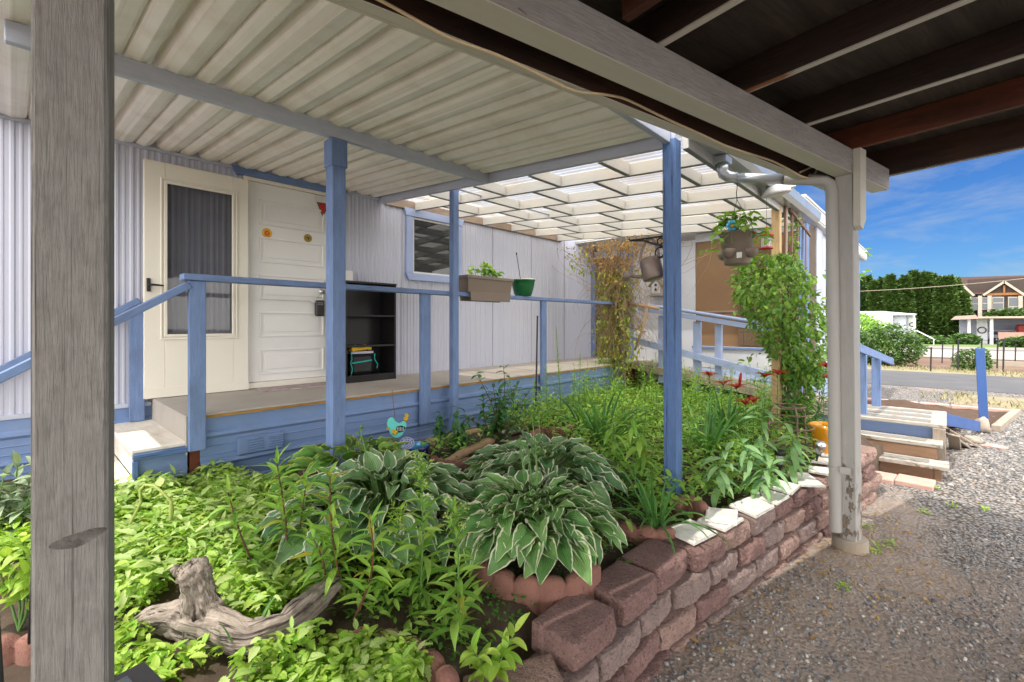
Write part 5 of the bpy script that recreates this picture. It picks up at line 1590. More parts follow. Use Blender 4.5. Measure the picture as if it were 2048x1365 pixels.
# metal bird on a stake
bm = np.array(atX(794, 855, -3.10)); fwd = np.array((-FW[0], -FW[1], 0)); side = np.array((RT[0], RT[1], 0.)); up = np.array((0, 0, 1.))
BR = np.stack((side, up, fwd), 1)
bi = empty('bird_ornament', bm, 'turquoise metal chicken ornament with yellow flowers on a thin stake', 'ornament')
k_ = .0033 * np.linalg.norm(bm[:2]) / 3.2 * 1.0
out_ = [(-18, 16), (-14, 20), (-8, 20), (-3, 12), (5, 8), (12, 13), (17, 12), (19, 6), (17, -6), (10, -16), (2, -21), (-6, -20), (-13, -12), (-17, -2), (-20, 6)]
MB().prism([(x * k_, y * k_) for x, y in out_[::-1]], .008, bm, BR).build('body', M['turq_paint'], bi)
MB().prism([(x * k_, y * k_) for x, y in [(0, 2), (10, 4), (18, 0), (14, -8), (4, -10), (-1, -5)][::-1]], .004, bm + fwd * .0085, BR).build('wing', M['iron'], bi)
mb = MB()
for k in range(5): mb.box(bm + fwd * .0135 + side * k_ * (2 + 3 * k) + up * k_ * -3, (k_ * 1.2, .001, k_ * 8), np.stack((side, fwd, up), 1), .0003)
mb.build('stripe', M['white_metal'], bi)
def flower(parent, c, r):
    mb = MB()
    for k in range(5):
        a = k * 2 * math.pi / 5; mb.lathe([(.001, .003), (r * .5, .001), (.001, -.001)], c + side * r * .6 * math.cos(a) + up * r * .6 * math.sin(a), 10, BR)
    mb.build('flower', M['yellow_paint'], parent, True)
flower(bi, bm + fwd * .016 + side * -4 * k_ + up * -9 * k_, 5.5 * k_)
flower(bi, bm + fwd * .012 + side * -17 * k_ + up * -2 * k_, 3 * k_)
flower(bi, bm + fwd * .006 + side * 18 * k_ + up * 17 * k_, 4.5 * k_); flower(bi, bm + fwd * .006 + side * 20 * k_ + up * 24 * k_, 4 * k_)
for dx in (-5, 3): MB().tube([bm + side * dx * k_ - up * 20 * k_, bm + side * (dx - 3) * k_ - up * 34 * k_, bm + side * (dx - 6) * k_ - up * 46 * k_], .003, 5).build('wire_leg', M['rust_iron'], bi)
mb = MB()
mb.tube([bm - up * 20 * k_, np.array((bm[0], bm[1], .33))], .004, 6)
mb.build('stake', M['rust_iron'], bi); mb = MB()
mb.tube([bm + side * -4 * k_ + up * 20 * k_, bm + side * -7 * k_ + up * 45 * k_, bm + side * -10 * k_ + up * 76 * k_], .0025, 5); mb.build('top_wire', M['rust_iron'], bi)


RTV = np.array((RT[0], RT[1], 0.)); FWV = np.array((FW[0], FW[1], 0.))


def topat(base, px, py):               # the point above the base's distance that shows at px,py
    d = np.dot(base, FWV)
    return FWV * d + RTV * ((px - 1024) / FPX * d) + np.array((0, 0, EYE + (HOR - py) / FPX * d))


def log_(pts, radii, name, mat, lab, cat, n=12, amp=.25, parent=None):
    P = np.asarray(pts, float); m = 40 if parent is None else 110
    t = np.linspace(0, len(P) - 1, m)
    C = np.stack([np.interp(t, np.arange(len(P)), P[:, k]) for k in range(3)], 1)
    for _ in range(4): C[1:-1] = (C[:-2] + C[1:-1] * 2 + C[2:]) / 4
    r = np.interp(t, np.arange(len(P)), radii)
    mb = MB().tube(C, r, n)
    V = mb.v[-1]
    for i in range(m):
        for j in range(n):
            v = V[i * n + j]; d = v - C[i]
            w_ = mnoise.noise((j * .9 + 3, i * .12, 1.7)) * amp + mnoise.noise(tuple(v * 14)) * amp * .8 + (mnoise.noise(tuple(v * 45)) * amp * .35 - max(0, mnoise.noise((j * 1.1, i * .035, 4)) - .15) * amp * 1.6 if parent is not None else 0) + mnoise.noise((j * 2.3, i * .05, 9)) * amp * .5
            V[i * n + j] = C[i] + d * (1 + w_)
    o = mb.build(name, M[mat], parent, True)
    return tag(o, lab, cat) if lab else o


def pz(px, py, z): return np.array(atZ(px, py, z))


log_([pz(772, 912, .43), pz(800, 900, .44), pz(838, 882, .46)], [.045, .038, .012], 'log', 'log', 'short pointed log between the blue pot and the skirting', 'log')
log_([pz(893, 926, .41), pz(930, 905, .41), pz(985, 880, .41)], [.030, .035, .032], 'log', 'log', 'pale pinkish log lying in front of the tomato plant', 'log')
log_([pz(998, 872, .41), pz(1030, 862, .41), pz(1070, 848, .41)], [.038, .042, .036], 'log', 'timber_old', 'rough brown log behind the back hosta', 'log')
tb = MB().bar((-3.22, -.2, .385), (-3.22, 1.02, .395), .09, .075, bev=.012); tag(tb.build('border_timber', M['timber_old']), 'grey border timber at the foot of the porch steps', 'timber')
tb = MB().bar((-3.24, 1.05, .385), (-3.24, 2.4, .38), .085, .07, bev=.012); tag(tb.build('border_timber', M['timber_old']), 'grey border timber behind the yellow edged hosta', 'timber')
tb = MB().bar((-3.24, 2.42, .375), (-3.22, 4.3, .37), .09, .08, bev=.012); tag(tb.build('border_timber', M['log']), 'reddish border timber under the ribbed skirting behind the tomato', 'timber')
dw = empty('driftwood', pz(450, 1260, .36), 'grey cracked driftwood branch lying in the ground cover', 'driftwood')
log_([pz(262, 1250, .40), pz(300, 1236, .41), pz(370, 1232, .41), pz(430, 1256, .40), pz(500, 1276, .40), pz(570, 1250, .41), pz(625, 1202, .42), pz(672, 1166, .43)], [.012, .032, .055, .054, .045, .042, .041, .034], 'branch', 'driftwood', None, None, 40, .30, dw)
d0 = pz(415, 1245, .40)
log_([d0, topat(d0, 402, 1205), topat(d0, 392, 1165), topat(d0, 384, 1140), topat(d0, 372, 1128)], [.062, .050, .046, .050, .026], 'stub', 'driftwood', None, None, 40, .27, dw)
log_([topat(d0, 395, 1160), topat(d0, 360, 1142), topat(d0, 345, 1136)], [.03, .022, .012], 'knob', 'driftwood', None, None, 14, .5, dw)
log_([pz(300, 1250, .38), pz(345, 1262, .38), pz(420, 1284, .37), pz(500, 1296, .36)], [.006, .022, .032, .012], 'root', 'driftwood', None, None, 16, .4, dw)
# wire plant stand, pots and path lights at the far end
ws_c = pz(1580, 925, .37)
wsd = empty('plant_stand', ws_c, 'rusty wire plant stand with scrolls between the lilies and the wall', 'plant stand')
mb = MB()
for a in (-60, 60, 180):
    c_, s_ = math.cos(rad(a)), math.sin(rad(a))
    mb.tube([ws_c + (.155 * c_, .155 * s_, -.02), ws_c + (.15 * c_, .15 * s_, .2), ws_c + (.14 * c_, .14 * s_, .36), ws_c + (.11 * c_, .11 * s_, .42), ws_c + (0.04 * c_, .04 * s_, .43)], .007, 8)
    mb.tube([ws_c + ((.15 - .05 * math.cos(t) * (1 - t / 9)) * c_ - .04 * math.sin(t) * (1 - t / 9) * s_, (.15 - .05 * math.cos(t) * (1 - t / 9)) * s_ + .04 * math.sin(t) * (1 - t / 9) * c_, .12 + .012 * t) for t in np.linspace(0, 7, 24)], .004, 6)
for r, z in ((.15, .37), (.152, .12), (.10, .42), (.15, .27)):
    mb.tube([ws_c + (r * math.cos(t), r * math.sin(t), z) for t in np.linspace(0, 2 * math.pi, 36)], .005, 6, False)
mb.build('frame', M['rust_iron'], wsd, True)
yp = pz(1655, 903, .38)
ypo = empty('yellow_pot', yp, 'orange yellow glazed pot at the far end of the bed by the downspout', 'pot')
MB().lathe([(.001, 0), (.085, 0), (.092, .01), (.118, .17), (.130, .19), (.132, .215), (.118, .215), (.108, .17), (.001, .165)], yp, 32).build('pot', M['yellow_glaze'], ypo, True)
def pathlight(c, mat, lab, tilt=0):
    e = empty('path_light', c, lab, 'garden light', 'solar path lights')
    T = rotm(tilt, tilt * .6, 0)
    for prof, nm, mt in (([(.001, .19), (.030, .19), (.034, .182), (.034, .158), (.001, .156)], 'cap', mat), ([(.026, .156), (.022, .10), (.001, .10)], 'lens', 'clear'), ([(.020, .10), (.016, .08), (.008, .07), (.006, -.03), (.001, -.05)], 'spike', 'black_plastic')):
        MB().lathe(prof, c, 18, T).build(nm, M[mt], e, True)
pathlight(pz(1560, 958, .37), 'black_plastic', 'black topped path light in front of the wire plant stand')
pathlight(pz(1632, 925, .37), 'aluminium', 'tilted silver path light next to the yellow pot', .45)
pathlight(pz(1521, 985, .37) - (0, 0, .09), 'white_metal', 'small pale path light low behind the torn cornered tile')
sl_c = np.array((-1.52, .14, .33))
sl_ = empty('square_lantern', sl_c, 'square black solar lantern with wire cage behind the near post', 'garden light')
MB().box(sl_c + (0, 0, .125), (.17, .26, .014), rotm(0, .05, .2), .003).build('top', M['black_plastic'], sl_)
MB().box(sl_c + (0, 0, .136), (.10, .16, .006), rotm(0, .05, .2), .002).build('solar_cell', M['glass_blind'], sl_)
mb = MB()
for x in (-.07, .07):
    for y in (-.11, 0, .11): mb.tube([sl_c + (x, y, -.02), sl_c + (x * 1.05, y, .12)], .0025, 5)
    mb.tube([sl_c + (x, -.11, 0), sl_c + (x, 0, .12), sl_c + (x, .11, 0)], .002, 5)
mb.build('cage', M['iron'], sl_)
hk = np.array((-2.05, .035, .34)); mb = MB()
mb.tube([hk, hk + (0, .01, .3), hk + (-.0, .02, .55), hk + (-.0, .045, .60), hk + (0, .085, .585), hk + (0, .10, .54), hk + (0, .112, .535), hk + (0, .118, .56)], .0055, 8)
tag(mb.build('shepherd_hook', M['iron'], smooth=True), 'thin black shepherd hook standing left of the near post', 'hook')
tag(MB().tube([(-1.72, -.01, .25), (-1.76, -.028, .66)], .008, 8).build('stake', M['iron']), 'dark garden stake leaning beside the shepherd hook', 'stake')
p0, p1 = atX(1071, 850, -3.16), atX(1075, 632, -3.16)
tag(MB().tube([(p0[0], p0[1], .34), p1], .009, 8).build('stake', M['black_plastic']), 'tall black stake in front of the porch skirting', 'stake')
# ------------------------------------------------------------------ plants
def tpl(prof, nseg=5, nac=3, droop=.6, fold=.2, wav=0, W=1.0, ar=.5):
    """unit leaf along +x, width +-y, upper side +z"""
    t = np.linspace(0, 1, nseg + 1)
    th = -droop * t
    x = np.concatenate(([0], np.cumsum(np.cos((th[1:] + th[:-1]) / 2) / nseg)))
    z = np.concatenate(([0], np.cumsum(np.sin((th[1:] + th[:-1]) / 2) / nseg)))
    w = prof(t) * .5 * W
    u = np.linspace(-1, 1, nac)
    V = []; Lf = []
    for i in range(nseg + 1):
        for k in u:
            zz = ar * fold * abs(k) * w[i] + ar * wav * w[i] * math.sin(i * 2.2 + 1.5 * np.sign(k)) * abs(k)
            V.append((x[i] - math.sin(th[i]) * zz, k * w[i], z[i] + math.cos(th[i]) * zz)); Lf.append((k, t[i], 0))
    q = np.array([(i * nac + j, (i + 1) * nac + j, (i + 1) * nac + j + 1, i * nac + j + 1) for i in range(nseg) for j in range(nac - 1)])
    return np.array(V), q, np.array(Lf, float)


lance = lambda t: np.clip(np.sin(np.pi * np.clip(t, 0, 1) ** .75), .04, 1) ** 1.1
ovate = lambda t: np.maximum(.05, 2.05 * np.clip(t, 0, 1) ** .55 * (1 - t) ** .8 * 1.0)
heart = lambda t: np.maximum(.06, np.sin(np.pi * np.clip(t * .985 + .015, 0, 1) ** .60) ** .8 * (1 - .25 * t))
strapf = lambda t: np.minimum(1, .6 + t) * np.minimum(1, (1 - t) * 3.2 + .03)
TL = [tpl(lance, 6, 3, d, .45, ar=.2) for d in (.3, .8, 1.3)]
TO = [tpl(ovate, 5, 3, d, .35) for d in (.2, .7, 1.1)]
TH = [tpl(heart, 8, 7, d, .42, .16, ar=.65) for d in (.35, .7, 1.0, 1.3)]
TS = [tpl(strapf, 10, 3, d, .7, ar=.05) for d in (.3, .8, 1.5, 2.1)]
lobed = lambda t: ovate(t) * np.where((np.round(t * 11).astype(int) % 2) == 0, 1.12, .74)
TR = [tpl(lobed, 11, 3, d, .3) for d in (.2, .6, 1.0)]
TN = [tpl(lance, 4, 3, d, .4, ar=.2) for d in (.2, .6)]


def xf(pos, yaw, pitch, roll, ln, wd):
    pos = np.asarray(pos, float); k = len(pos)
    one = np.ones(k); yaw, pitch, roll, ln, wd = [np.asarray(a, float) * one for a in (yaw, pitch, roll, ln, wd)]
    cy, sy, cp_, sp, cr, sr = np.cos(yaw), np.sin(yaw), np.cos(pitch), np.sin(pitch), np.cos(roll), np.sin(roll)
    X = np.stack((cy * cp_, sy * cp_, sp), 1)
    Y0 = np.stack((-sy, cy, 0 * cy), 1); Z0 = np.stack((-cy * sp, -sy * sp, cp_), 1)
    Y = Y0 * cr[:, None] + Z0 * sr[:, None]; Z = -Y0 * sr[:, None] + Z0 * cr[:, None]
    Mx = np.empty((k, 3, 4))
    Mx[:, :, 0] = X * ln[:, None]; Mx[:, :, 1] = Y * wd[:, None]; Mx[:, :, 2] = Z * ln[:, None]; Mx[:, :, 3] = pos
    return Mx


def scatter(mb, tpls, pos, yaw, pitch, roll, ln, wd, rv=None):
    Mx = xf(pos, yaw, pitch, roll, ln, wd)
    g = NR.randint(0, len(tpls), len(Mx))
    for i, t in enumerate(tpls):
        m = g == i
        if m.any(): mb.inst(t, Mx[m], None if rv is None else np.asarray(rv)[m])
    return mb


U = lambda a, b, n: NR.uniform(a, b, n)
M['hosta_green'] = leafmat('hosta leaf, white edge', (0.085, 0.24, 0.06), (0.25, 0.46, 0.15), .28, 36, (.78, .79, .60), .82, .33)
M['hosta_blue'] = leafmat('hosta leaf, blue green with cream edge', (0.09, 0.23, 0.09), (0.24, 0.41, 0.17), .28, 36, (.76, .77, .62), .84, .36)
M['hosta_yellow'] = leafmat('hosta leaf, yellow edge', (0.09, 0.26, 0.05), (0.22, 0.42, 0.09), .28, 34, (.46, .54, .12), .78, .36)
M['lily_leaf'] = leafmat('lily leaf', (0.18, 0.41, 0.06), (0.40, 0.62, 0.10), .35, 0, yellow=(.45, .42, .06), ylv=.93)
M['bright_leaf'] = leafmat('bright ground cover leaf', (0.22, 0.45, 0.045), (0.56, 0.74, 0.15), .45)
M['pale_bright'] = leafmat('paler cover leaf', (.30, .50, .10), (.60, .72, .30), .4)
M['mid_leaf'] = leafmat('garden plant leaf', (0.16, 0.37, 0.055), (0.44, 0.66, 0.14), .45, yellow=(.36, .40, .06), ylv=.94)
M['deep_leaf'] = leafmat('dark green leaf', (0.038, 0.135, 0.033), (0.09, 0.255, 0.06), .3)
M['pale_leaf'] = leafmat('pale drooping leaf', (0.192, 0.396, 0.156), (0.324, 0.528, 0.24), .35)
M['grey_leaf'] = leafmat('woolly grey leaf', (0.22, 0.319, 0.198), (0.374, 0.462, 0.308), .25, rough=.8)
M['strap_leaf'] = leafmat('strap leaf', (0.075, 0.24, 0.06), (0.18, 0.405, 0.105), .3, 9)
M['vine_leaf'] = leafmat('climber leaf', (0.07, 0.19, 0.03), (0.27, 0.44, 0.07), .4)
M['dry_leaf'] = leafmat('dried leaf', (.34, .20, .07), (.55, .36, .13), .3, rough=.8)
M['yellowing'] = leafmat('yellowing vine leaf', (0.156, 0.286, 0.052), (0.546, 0.546, 0.091), .35)
M['moss_leaf'] = leafmat('tiny dark ground leaf', (0.035, 0.14, 0.021), (0.112, 0.294, 0.042), .3)
M['lily_petal'] = leafmat('dark red petal', (.30, .010, .012), (.42, .025, .015), .25, rough=.35)
M['bud'] = surf('yellow green bud', (.32, .38, .10), .6, .15, 9, .1)
GA = math.pi * (3 - math.sqrt(5))


def hosta(c, R, H, n, Lf, mat, label, scapes=0):
    e = empty('hosta', c, label, 'hosta', 'hostas in the bed')
    q = np.sqrt((np.arange(n) + .5) / n); az = np.arange(n) * GA + U(-.35, .35, n)
    r = R * (.06 + .66 * q ** 1.1) * U(.85, 1.12, n)
    h = H * (1.08 - .70 * q ** 2.0) * U(.86, 1.1, n) + .05
    pos = np.stack((c[0] + r * np.cos(az), c[1] + r * np.sin(az), c[2] + h), 1)
    pit = np.radians(48 - 60 * q ** 1.3 + U(-18, 18, n))
    ln = Lf * (.62 + .42 * q) * U(.8, 1.15, n)
    mb = MB(); scatter(mb, TH, pos, az + U(-.4, .4, n), pit, U(-.5, .5, n), ln, ln * U(.60, .78, n))
    mb.build('foliage', M[mat], e, True)
    st = MB()
    for i in range(0, n, 2):
        a = np.array((c[0] + .03 * math.cos(az[i]), c[1] + .03 * math.sin(az[i]), c[2])); b = pos[i]
        st.tube([a, a * .45 + b * .55 + (0, 0, .05), b], .0035, 4, False)
    st.build('leaf_stalks', M['stem'], e, True)
    for k in range(scapes):
        a = rnd.uniform(0, 6.28); t0 = np.array((c[0] + .05 * math.cos(a), c[1] + .05 * math.sin(a), c[2] + .1)); hh = rnd.uniform(.30, .46)
        t1 = t0 + (.10 * math.cos(a) * rnd.random(), .10 * math.sin(a) * rnd.random(), hh)
        mb = MB().tube([t0, t0 * .5 + t1 * .5 + (.01, 0, 0), t1], [.004, .0035, .003], 6)
        for j in range(5):
            p = t1 - (0, 0, .015 * j); aa = j * 2.1
            mb.tube([p, p + (.018 * math.cos(aa), .018 * math.sin(aa), .012)], [.004, .0055], 5)
        mb.build('flower_stalk', M['stem'], e, True)
    return e


hosta(pz(1066, 1118, .345) + (0, 0, .055), .42, .19, 210, .145, 'hosta_green', 'glossy green hosta with crisp white leaf edges at the front, inside the scalloped ring', 3)
hosta(pz(775, 1085, .35) + (0, 0, .04), .56, .225, 175, .18, 'hosta_blue', 'blue green cream edged hosta left of centre, behind the tall stalks', 1)
hosta(pz(1085, 990, .36), .54, .215, 165, .18, 'hosta_blue', 'white edged hosta farther back, in front of the brown log', 2)
hosta(pz(708, 985, .365), .48, .21, 120, .18, 'hosta_yellow', 'yellow edged hosta at the foot of the middle blue post', 0)


def stalk(leaf, stem, base, top, n, ln, wd, tpls, pit=(10, 40), t0=.12, taper=.55, bend=.04, rs=.0045, roll=.4, yaw=None, whorl=True):
    """leaves up a stem; returns the top"""
    base = np.asarray(base, float); top = np.asarray(top, float)
    bd = np.array((rnd.uniform(-1, 1), rnd.uniform(-1, 1), 0)) * bend
    tt = np.linspace(0, 1, 9)[:, None]
    C = base * (1 - tt) + top * tt + bd * np.sin(np.pi * tt)
    if stem is not None: stem.tube(C, np.linspace(rs, rs * .5, 9), 5, False)
    t = np.sort(U(t0, 1, n)) if not whorl else np.linspace(t0, 1, n)
    pos = np.stack([np.interp(t, tt[:, 0], C[:, k]) for k in range(3)], 1)
    yw = np.arange(n) * GA + U(-.3, .3, n) + rnd.random() * 6
    p = np.radians(U(pit[0], pit[1], n) + 45 * np.clip((t - .88) / .12, 0, 1))
    s_ = (1 - taper * t) * U(.8, 1.2, n)
    scatter(leaf, tpls, pos, yw, p, U(-roll, roll, n), ln * s_, wd * s_)
    return C[-1]


GL = 'unopened lilies among the hostas'
for bx_, by_, tx, ty, n, lab in ((535, 1182, 456, 985, 46, 'leaning lily stem with lance leaves, leftmost before the hostas'), (578, 1180, 553, 925, 60, 'tallest lily stem left of the middle blue post, with a reddish stalk'),
                                 (590, 1150, 612, 970, 44, 'lily stem just left of the middle blue post'), (690, 1205, 660, 945, 62, 'lily stem in front of the middle blue post'), (708, 1240, 740, 1040, 36, 'short lily stem right of the middle blue post'), (645, 1215, 625, 1075, 34, 'short lily stem above the right end of the driftwood')):
    b = pz(bx_, by_, .35); e = empty('lily_plant', b, lab, 'lily', GL)
    lf, sm_ = MB(), MB()
    stalk(lf, sm_, b, topat(b, tx, ty), int(n * .8), .125, .024, TL, (5, 45), .22, .25, .03, .005)
    lf.build('foliage', M['lily_leaf'], e, True); sm_.build('stem', M['stem_red'], e, True)
for bx_, by_, tx, ty, n, lab in ((840, 1215, 842, 915, 60, 'tall budded weed with pale yellow green tip in front of the left hosta'), (915, 1275, 910, 1010, 50, 'budded weed stalk just left of the front hosta'), (760, 1195, 800, 1020, 40, 'leafy weed between the lilies and the budded stalk')):
    b = pz(bx_, by_, .34); e = empty('tall_weed', b, lab, 'weed', 'tall weeds in the bed')
    lf, sm_, bu = MB(), MB(), MB()
    tp0 = topat(b, tx, ty)
    stalk(lf, sm_, b, tp0, n, .15, .034, TL, (5, 50), .05, .72, .02, .005)
    for k in range(5):
        a = k * 2.4; p0 = b * .25 + tp0 * .75 + (tp0 - b) * .05 * k * .8; p1 = p0 + (.035 * math.cos(a), .035 * math.sin(a), .05)
        stalk(lf, sm_, p0, p1, 12, .04, .009, TL, (10, 60), .1, .4, 0, .002)
        for j in range(6): q_ = p1 + (rnd.uniform(-.012, .012), rnd.uniform(-.012, .012), rnd.uniform(-.008, .012)); bu.lathe([(.0005, -.004), (.004, 0), (.0005, .004)], q_, 6)
    lf.build('foliage', M['bright_leaf'] if bx_ == 760 else M['mid_leaf'], e, True); sm_.build('stem', M['stem'], e, True); bu.build('buds', M['bud'], e, True) if bx_ != 760 else None


# low plants that carpet the bed ------------------------------------------------
def inpoly(P, x, y):
    c = np.zeros(len(x), bool); n = len(P)
    for i in range(n):
        a, b = P[i], P[(i + 1) % n]
        m = ((a[1] > y) != (b[1] > y)) & (x < (b[0] - a[0]) * (y - a[1]) / (b[1] - a[1] + 1e-12) + a[0]); c ^= m
    return c


def region(pxs, z=.37): return [atZ(px, py, z)[:2] for px, py in pxs]


def rpts(poly, n):
    P = np.array(poly); lo, hi = P.min(0), P.max(0); out = []
    k = 0
    while k < n:
        x, y = U(lo[0], hi[0], 4 * n), U(lo[1], hi[1], 4 * n); m = inpoly(poly, x, y)
        out.append(np.stack((x[m], y[m]), 1)); k += m.sum()
        if not m.any(): break
    return np.concatenate(out)[:n]


def patchy(p, s, lo):                     # keep points where a noise field is high
    v = np.array([mnoise.noise((x * s, y * s, 4.2)) for x, y in p]); return p[v > lo]


def carpet(mb, poly, n, h, ln, wr, tpls, pit=(-25, 45), lo=None, s=3):
    p = rpts(poly, n)
    if lo is not None: p = patchy(p, s, lo)
    n = len(p)
    hh = np.array([.55 + .75 * (mnoise.noise((x * 5, y * 5, 8)) * .5 + .5) for x, y in p])
    z = np.array([soil_z(x, y) for x, y in p]) + U(0, 1, n) ** .6 * h * hh
    l_ = U(ln[0], ln[1], n)
    return scatter(mb, tpls, np.column_stack((p, z)), U(0, 6.28, n), np.radians(U(pit[0], pit[1], n)), U(-.5, .5, n), l_, l_ * U(wr[0], wr[1], n))


gc_ = MB()
RA = region([(225, 1010), (330, 985), (430, 965), (520, 975), (600, 1010), (650, 1080), (650, 1150), (600, 1205), (520, 1255), (450, 1245), (425, 1160), (350, 1145), (300, 1220), (225, 1235)])
carpet(gc_, RA, 6000, .12, (.018, .050), (.45, .72), TR + TO[:2], (-35, 35))
carpet(gc_, RA, 6000, .05, (.010, .024), (.7, .9), TO)
pc2 = MB(); carpet(pc2, RA, 1500, .14, (.04, .085), (.35, .62), TR + TL[:2], (-25, 40)); carpet(pc2, RB_ if False else RA, 500, .15, (.05, .09), (.18, .3), TL, (-10, 60))
RB = region([(560, 1345), (640, 1312), (720, 1290), (800, 1290), (850, 1330), (845, 1480), (560, 1480), (440, 1460), (470, 1400)], .34)
carpet(gc_, RB, 5200, .12, (.016, .045), (.45, .72), TR + TO[:2], (-35, 35)); carpet(pc2, RB, 420, .13, (.03, .07), (.35, .6), TR + TL[:2])
RC_ = region([(225, 1225), (300, 1200), (300, 1320), (420, 1310), (560, 1290), (480, 1430), (225, 1430)], .35)
carpet(gc_, RC_, 700, .07, (.025, .06), (.45, .6), TR + TO, lo=.0)
RD = region([(-60, 1085), (60, 1050), (230, 1010), (230, 1200), (60, 1120), (-60, 1180)], .38)
tag(pc2.build('pale_cover', M['pale_bright'], smooth=True), 'larger paler leaves mixed through the sunlit ground cover', 'ground cover', kind='stuff')
carpet(gc_, RD, 1400, .14, (.03, .06), (.45, .6), TO)
tag(gc_.build('ground_cover', M['bright_leaf'], smooth=True), 'bright sunlit leafy ground cover around the driftwood', 'ground cover', kind='stuff')
ms = MB()
RM = region([(560, 1000), (700, 960), (1000, 900), (1100, 860), (1330, 1010), (1330, 1060), (1210, 1110), (1000, 1260), (900, 1330), (700, 1240), (610, 1190)], .36)
carpet(ms, RM, 9000, .05, (.010, .022), (.7, .95), TO, (-20, 30))
fl_ = MB(); RF_ = region([(640, 1120), (720, 1090), (860, 1080), (960, 1150), (930, 1230), (860, 1270), (740, 1240), (660, 1210)], .36)
carpet(fl_, RF_, 600, .10, (.03, .075), (.22, .42), TL + TO[:1], (-15, 60))
tag(fl_.build('leafy_fill', M['mid_leaf'], smooth=True), 'low leafy growth between the lilies and the front hosta', 'undergrowth', kind='stuff')
tag(ms.build('creeping_cover', M['moss_leaf'], smooth=True), 'tiny leaved dark creeping cover under the hostas', 'ground cover', kind='stuff')
under = MB()
RE = region([(960, 870), (1090, 815), (1250, 770), (1420, 775), (1560, 800), (1650, 860), (1640, 930), (1480, 1000), (1330, 1050), (1190, 985), (1130, 900), (1060, 870)], .38)
carpet(under, RE, 14000, .20, (.03, .07), (.35, .6), TO + TL[:1])
tag(under.build('leafy_undergrowth', M['mid_leaf'], smooth=True), 'dense leafy undergrowth between the corner post and the ramp', 'undergrowth', kind='stuff')
# the taller stalks that rise from it, too tangled to tell apart
lf, sm_ = MB(), MB()
for x, y in rpts(RE, 230):
    b = np.array((x, y, soil_z(x, y))); d = math.hypot(x, y)
    if x > -1.15: continue
    hh = rnd.uniform(.24, .42) + .045 * max(0, d - 2.6)
    stalk(lf, sm_, b, b + (rnd.uniform(-.06, .06), rnd.uniform(-.06, .06), min(hh, .62)), rnd.randint(22, 34), rnd.uniform(.075, .11), rnd.uniform(.018, .030), TL, (-10, 40), .2, .45, .04, .003)
o = lf.build('mixed_stalks', M['mid_leaf'], smooth=True); tag(o, 'tangled leafy stalks filling the bed behind the corner post', 'plants', kind='stuff')
o = sm_.build('mixed_stems', M['stem'], smooth=True); tag(o, 'thin stems tangled under the leafy stalks', 'stems', kind='stuff')
weeds = MB()
p = rpts([(-1.15, .95), (-1.0, 1.6), (-1.0, 1.9), (-.78, 3.4), (-.95, 4.2), (-1.3, 4.2), (-1.5, 2.2), (-1.4, 1.1)], 500); p = patchy(p, 2.5, -.1); n = len(p)
z = np.array([soil_z(x, y) for x, y in p]) + U(.0, .12, n)
scatter(weeds, TL, np.column_stack((p, z)), U(0, 6.28, n), U(-.2, .9, n), U(-.4, .4, n), U(.05, .10, n), U(.018, .03, n))
tag(weeds.build('wall_weeds', M['mid_leaf'], smooth=True), 'weeds growing along the inner side of the block wall', 'weeds', kind='stuff')


def clump(base, n, ln, wd, spread, mat, label, tpls=TS, name='strap_leaf_clump', cat='plant', pit=(50, 88), rad_=.03):
    base = np.asarray(base, float); mb = MB(); a = U(0, 6.28, n)
    pos = base + np.stack((rad_ * np.cos(a), rad_ * np.sin(a), 0 * a), 1)
    scatter(mb, tpls, pos, a + U(-spread, spread, n), np.radians(U(pit[0], pit[1], n)), U(-.3, .3, n), ln * U(.6, 1.1, n), wd * U(.8, 1.2, n))
    return tag(mb.build(name, M[mat], smooth=True), label, cat)


clump(pz(1205, 905, .37), 34, .62, .022, .4, 'strap_leaf', 'tall dark strap leaf clump between the hosta and the dead vine')
clump(pz(1163, 872, .38), 22, .46, .018, .3, 'deep_leaf', 'narrow dark strap clump left of the taller one')
clump(pz(1312, 1062, .35), 34, .40, .013, .5, 'strap_leaf', 'grassy strap clump in front of the worn corner post')
clump(pz(1415, 915, .38), 40, .50, .026, .5, 'strap_leaf', 'daylily clump under the red lilies right of the corner post')
clump(pz(1450, 880, .38), 30, .50, .022, .5, 'deep_leaf', 'second daylily clump farther back under the red lilies')
clump(pz(494, 1315, .33), 5, .20, .014, .3, 'strap_leaf', 'few upright strap blades before the driftwood', pit=(70, 88))
# feathery spike, shrub, tomato
b = pz(1124, 850, .38); e = empty('feathery_spike', b, 'tall feathery green spike rising before the pale siding', 'plant'); lf, sm_ = MB(), MB()
stalk(lf, sm_, b, topat(b, 1112, 655), 210, .085, .007, TN, (15, 55), .15, .75, .02, .005); lf.build('foliage', M['mid_leaf'], e, True); sm_.build('stem', M['stem'], e, True)
for k, (bx_, by_, tx, ty) in enumerate(((1098, 860, 1092, 735), (1150, 850, 1160, 715))):
    b = pz(bx_, by_, .38); e = empty('feathery_spike', b, ['short feathery green spike left of the tall one', 'bluish feathery spike right of the tall one'][k], 'plant'); lf, sm_ = MB(), MB()
    stalk(lf, sm_, b, topat(b, tx, ty), 120, .10, .008, TN, (15, 55), .1, .6, .03, .004); lf.build('foliage', M['pale_leaf' if k else 'mid_leaf'], e, True); sm_.build('stem', M['stem'], e, True)
b = pz(992, 885, .38); e = empty('young_shrub', b, 'upright shrub with dark pointed leaves in front of the porch skirting', 'shrub'); lf, sm_ = MB(), MB()
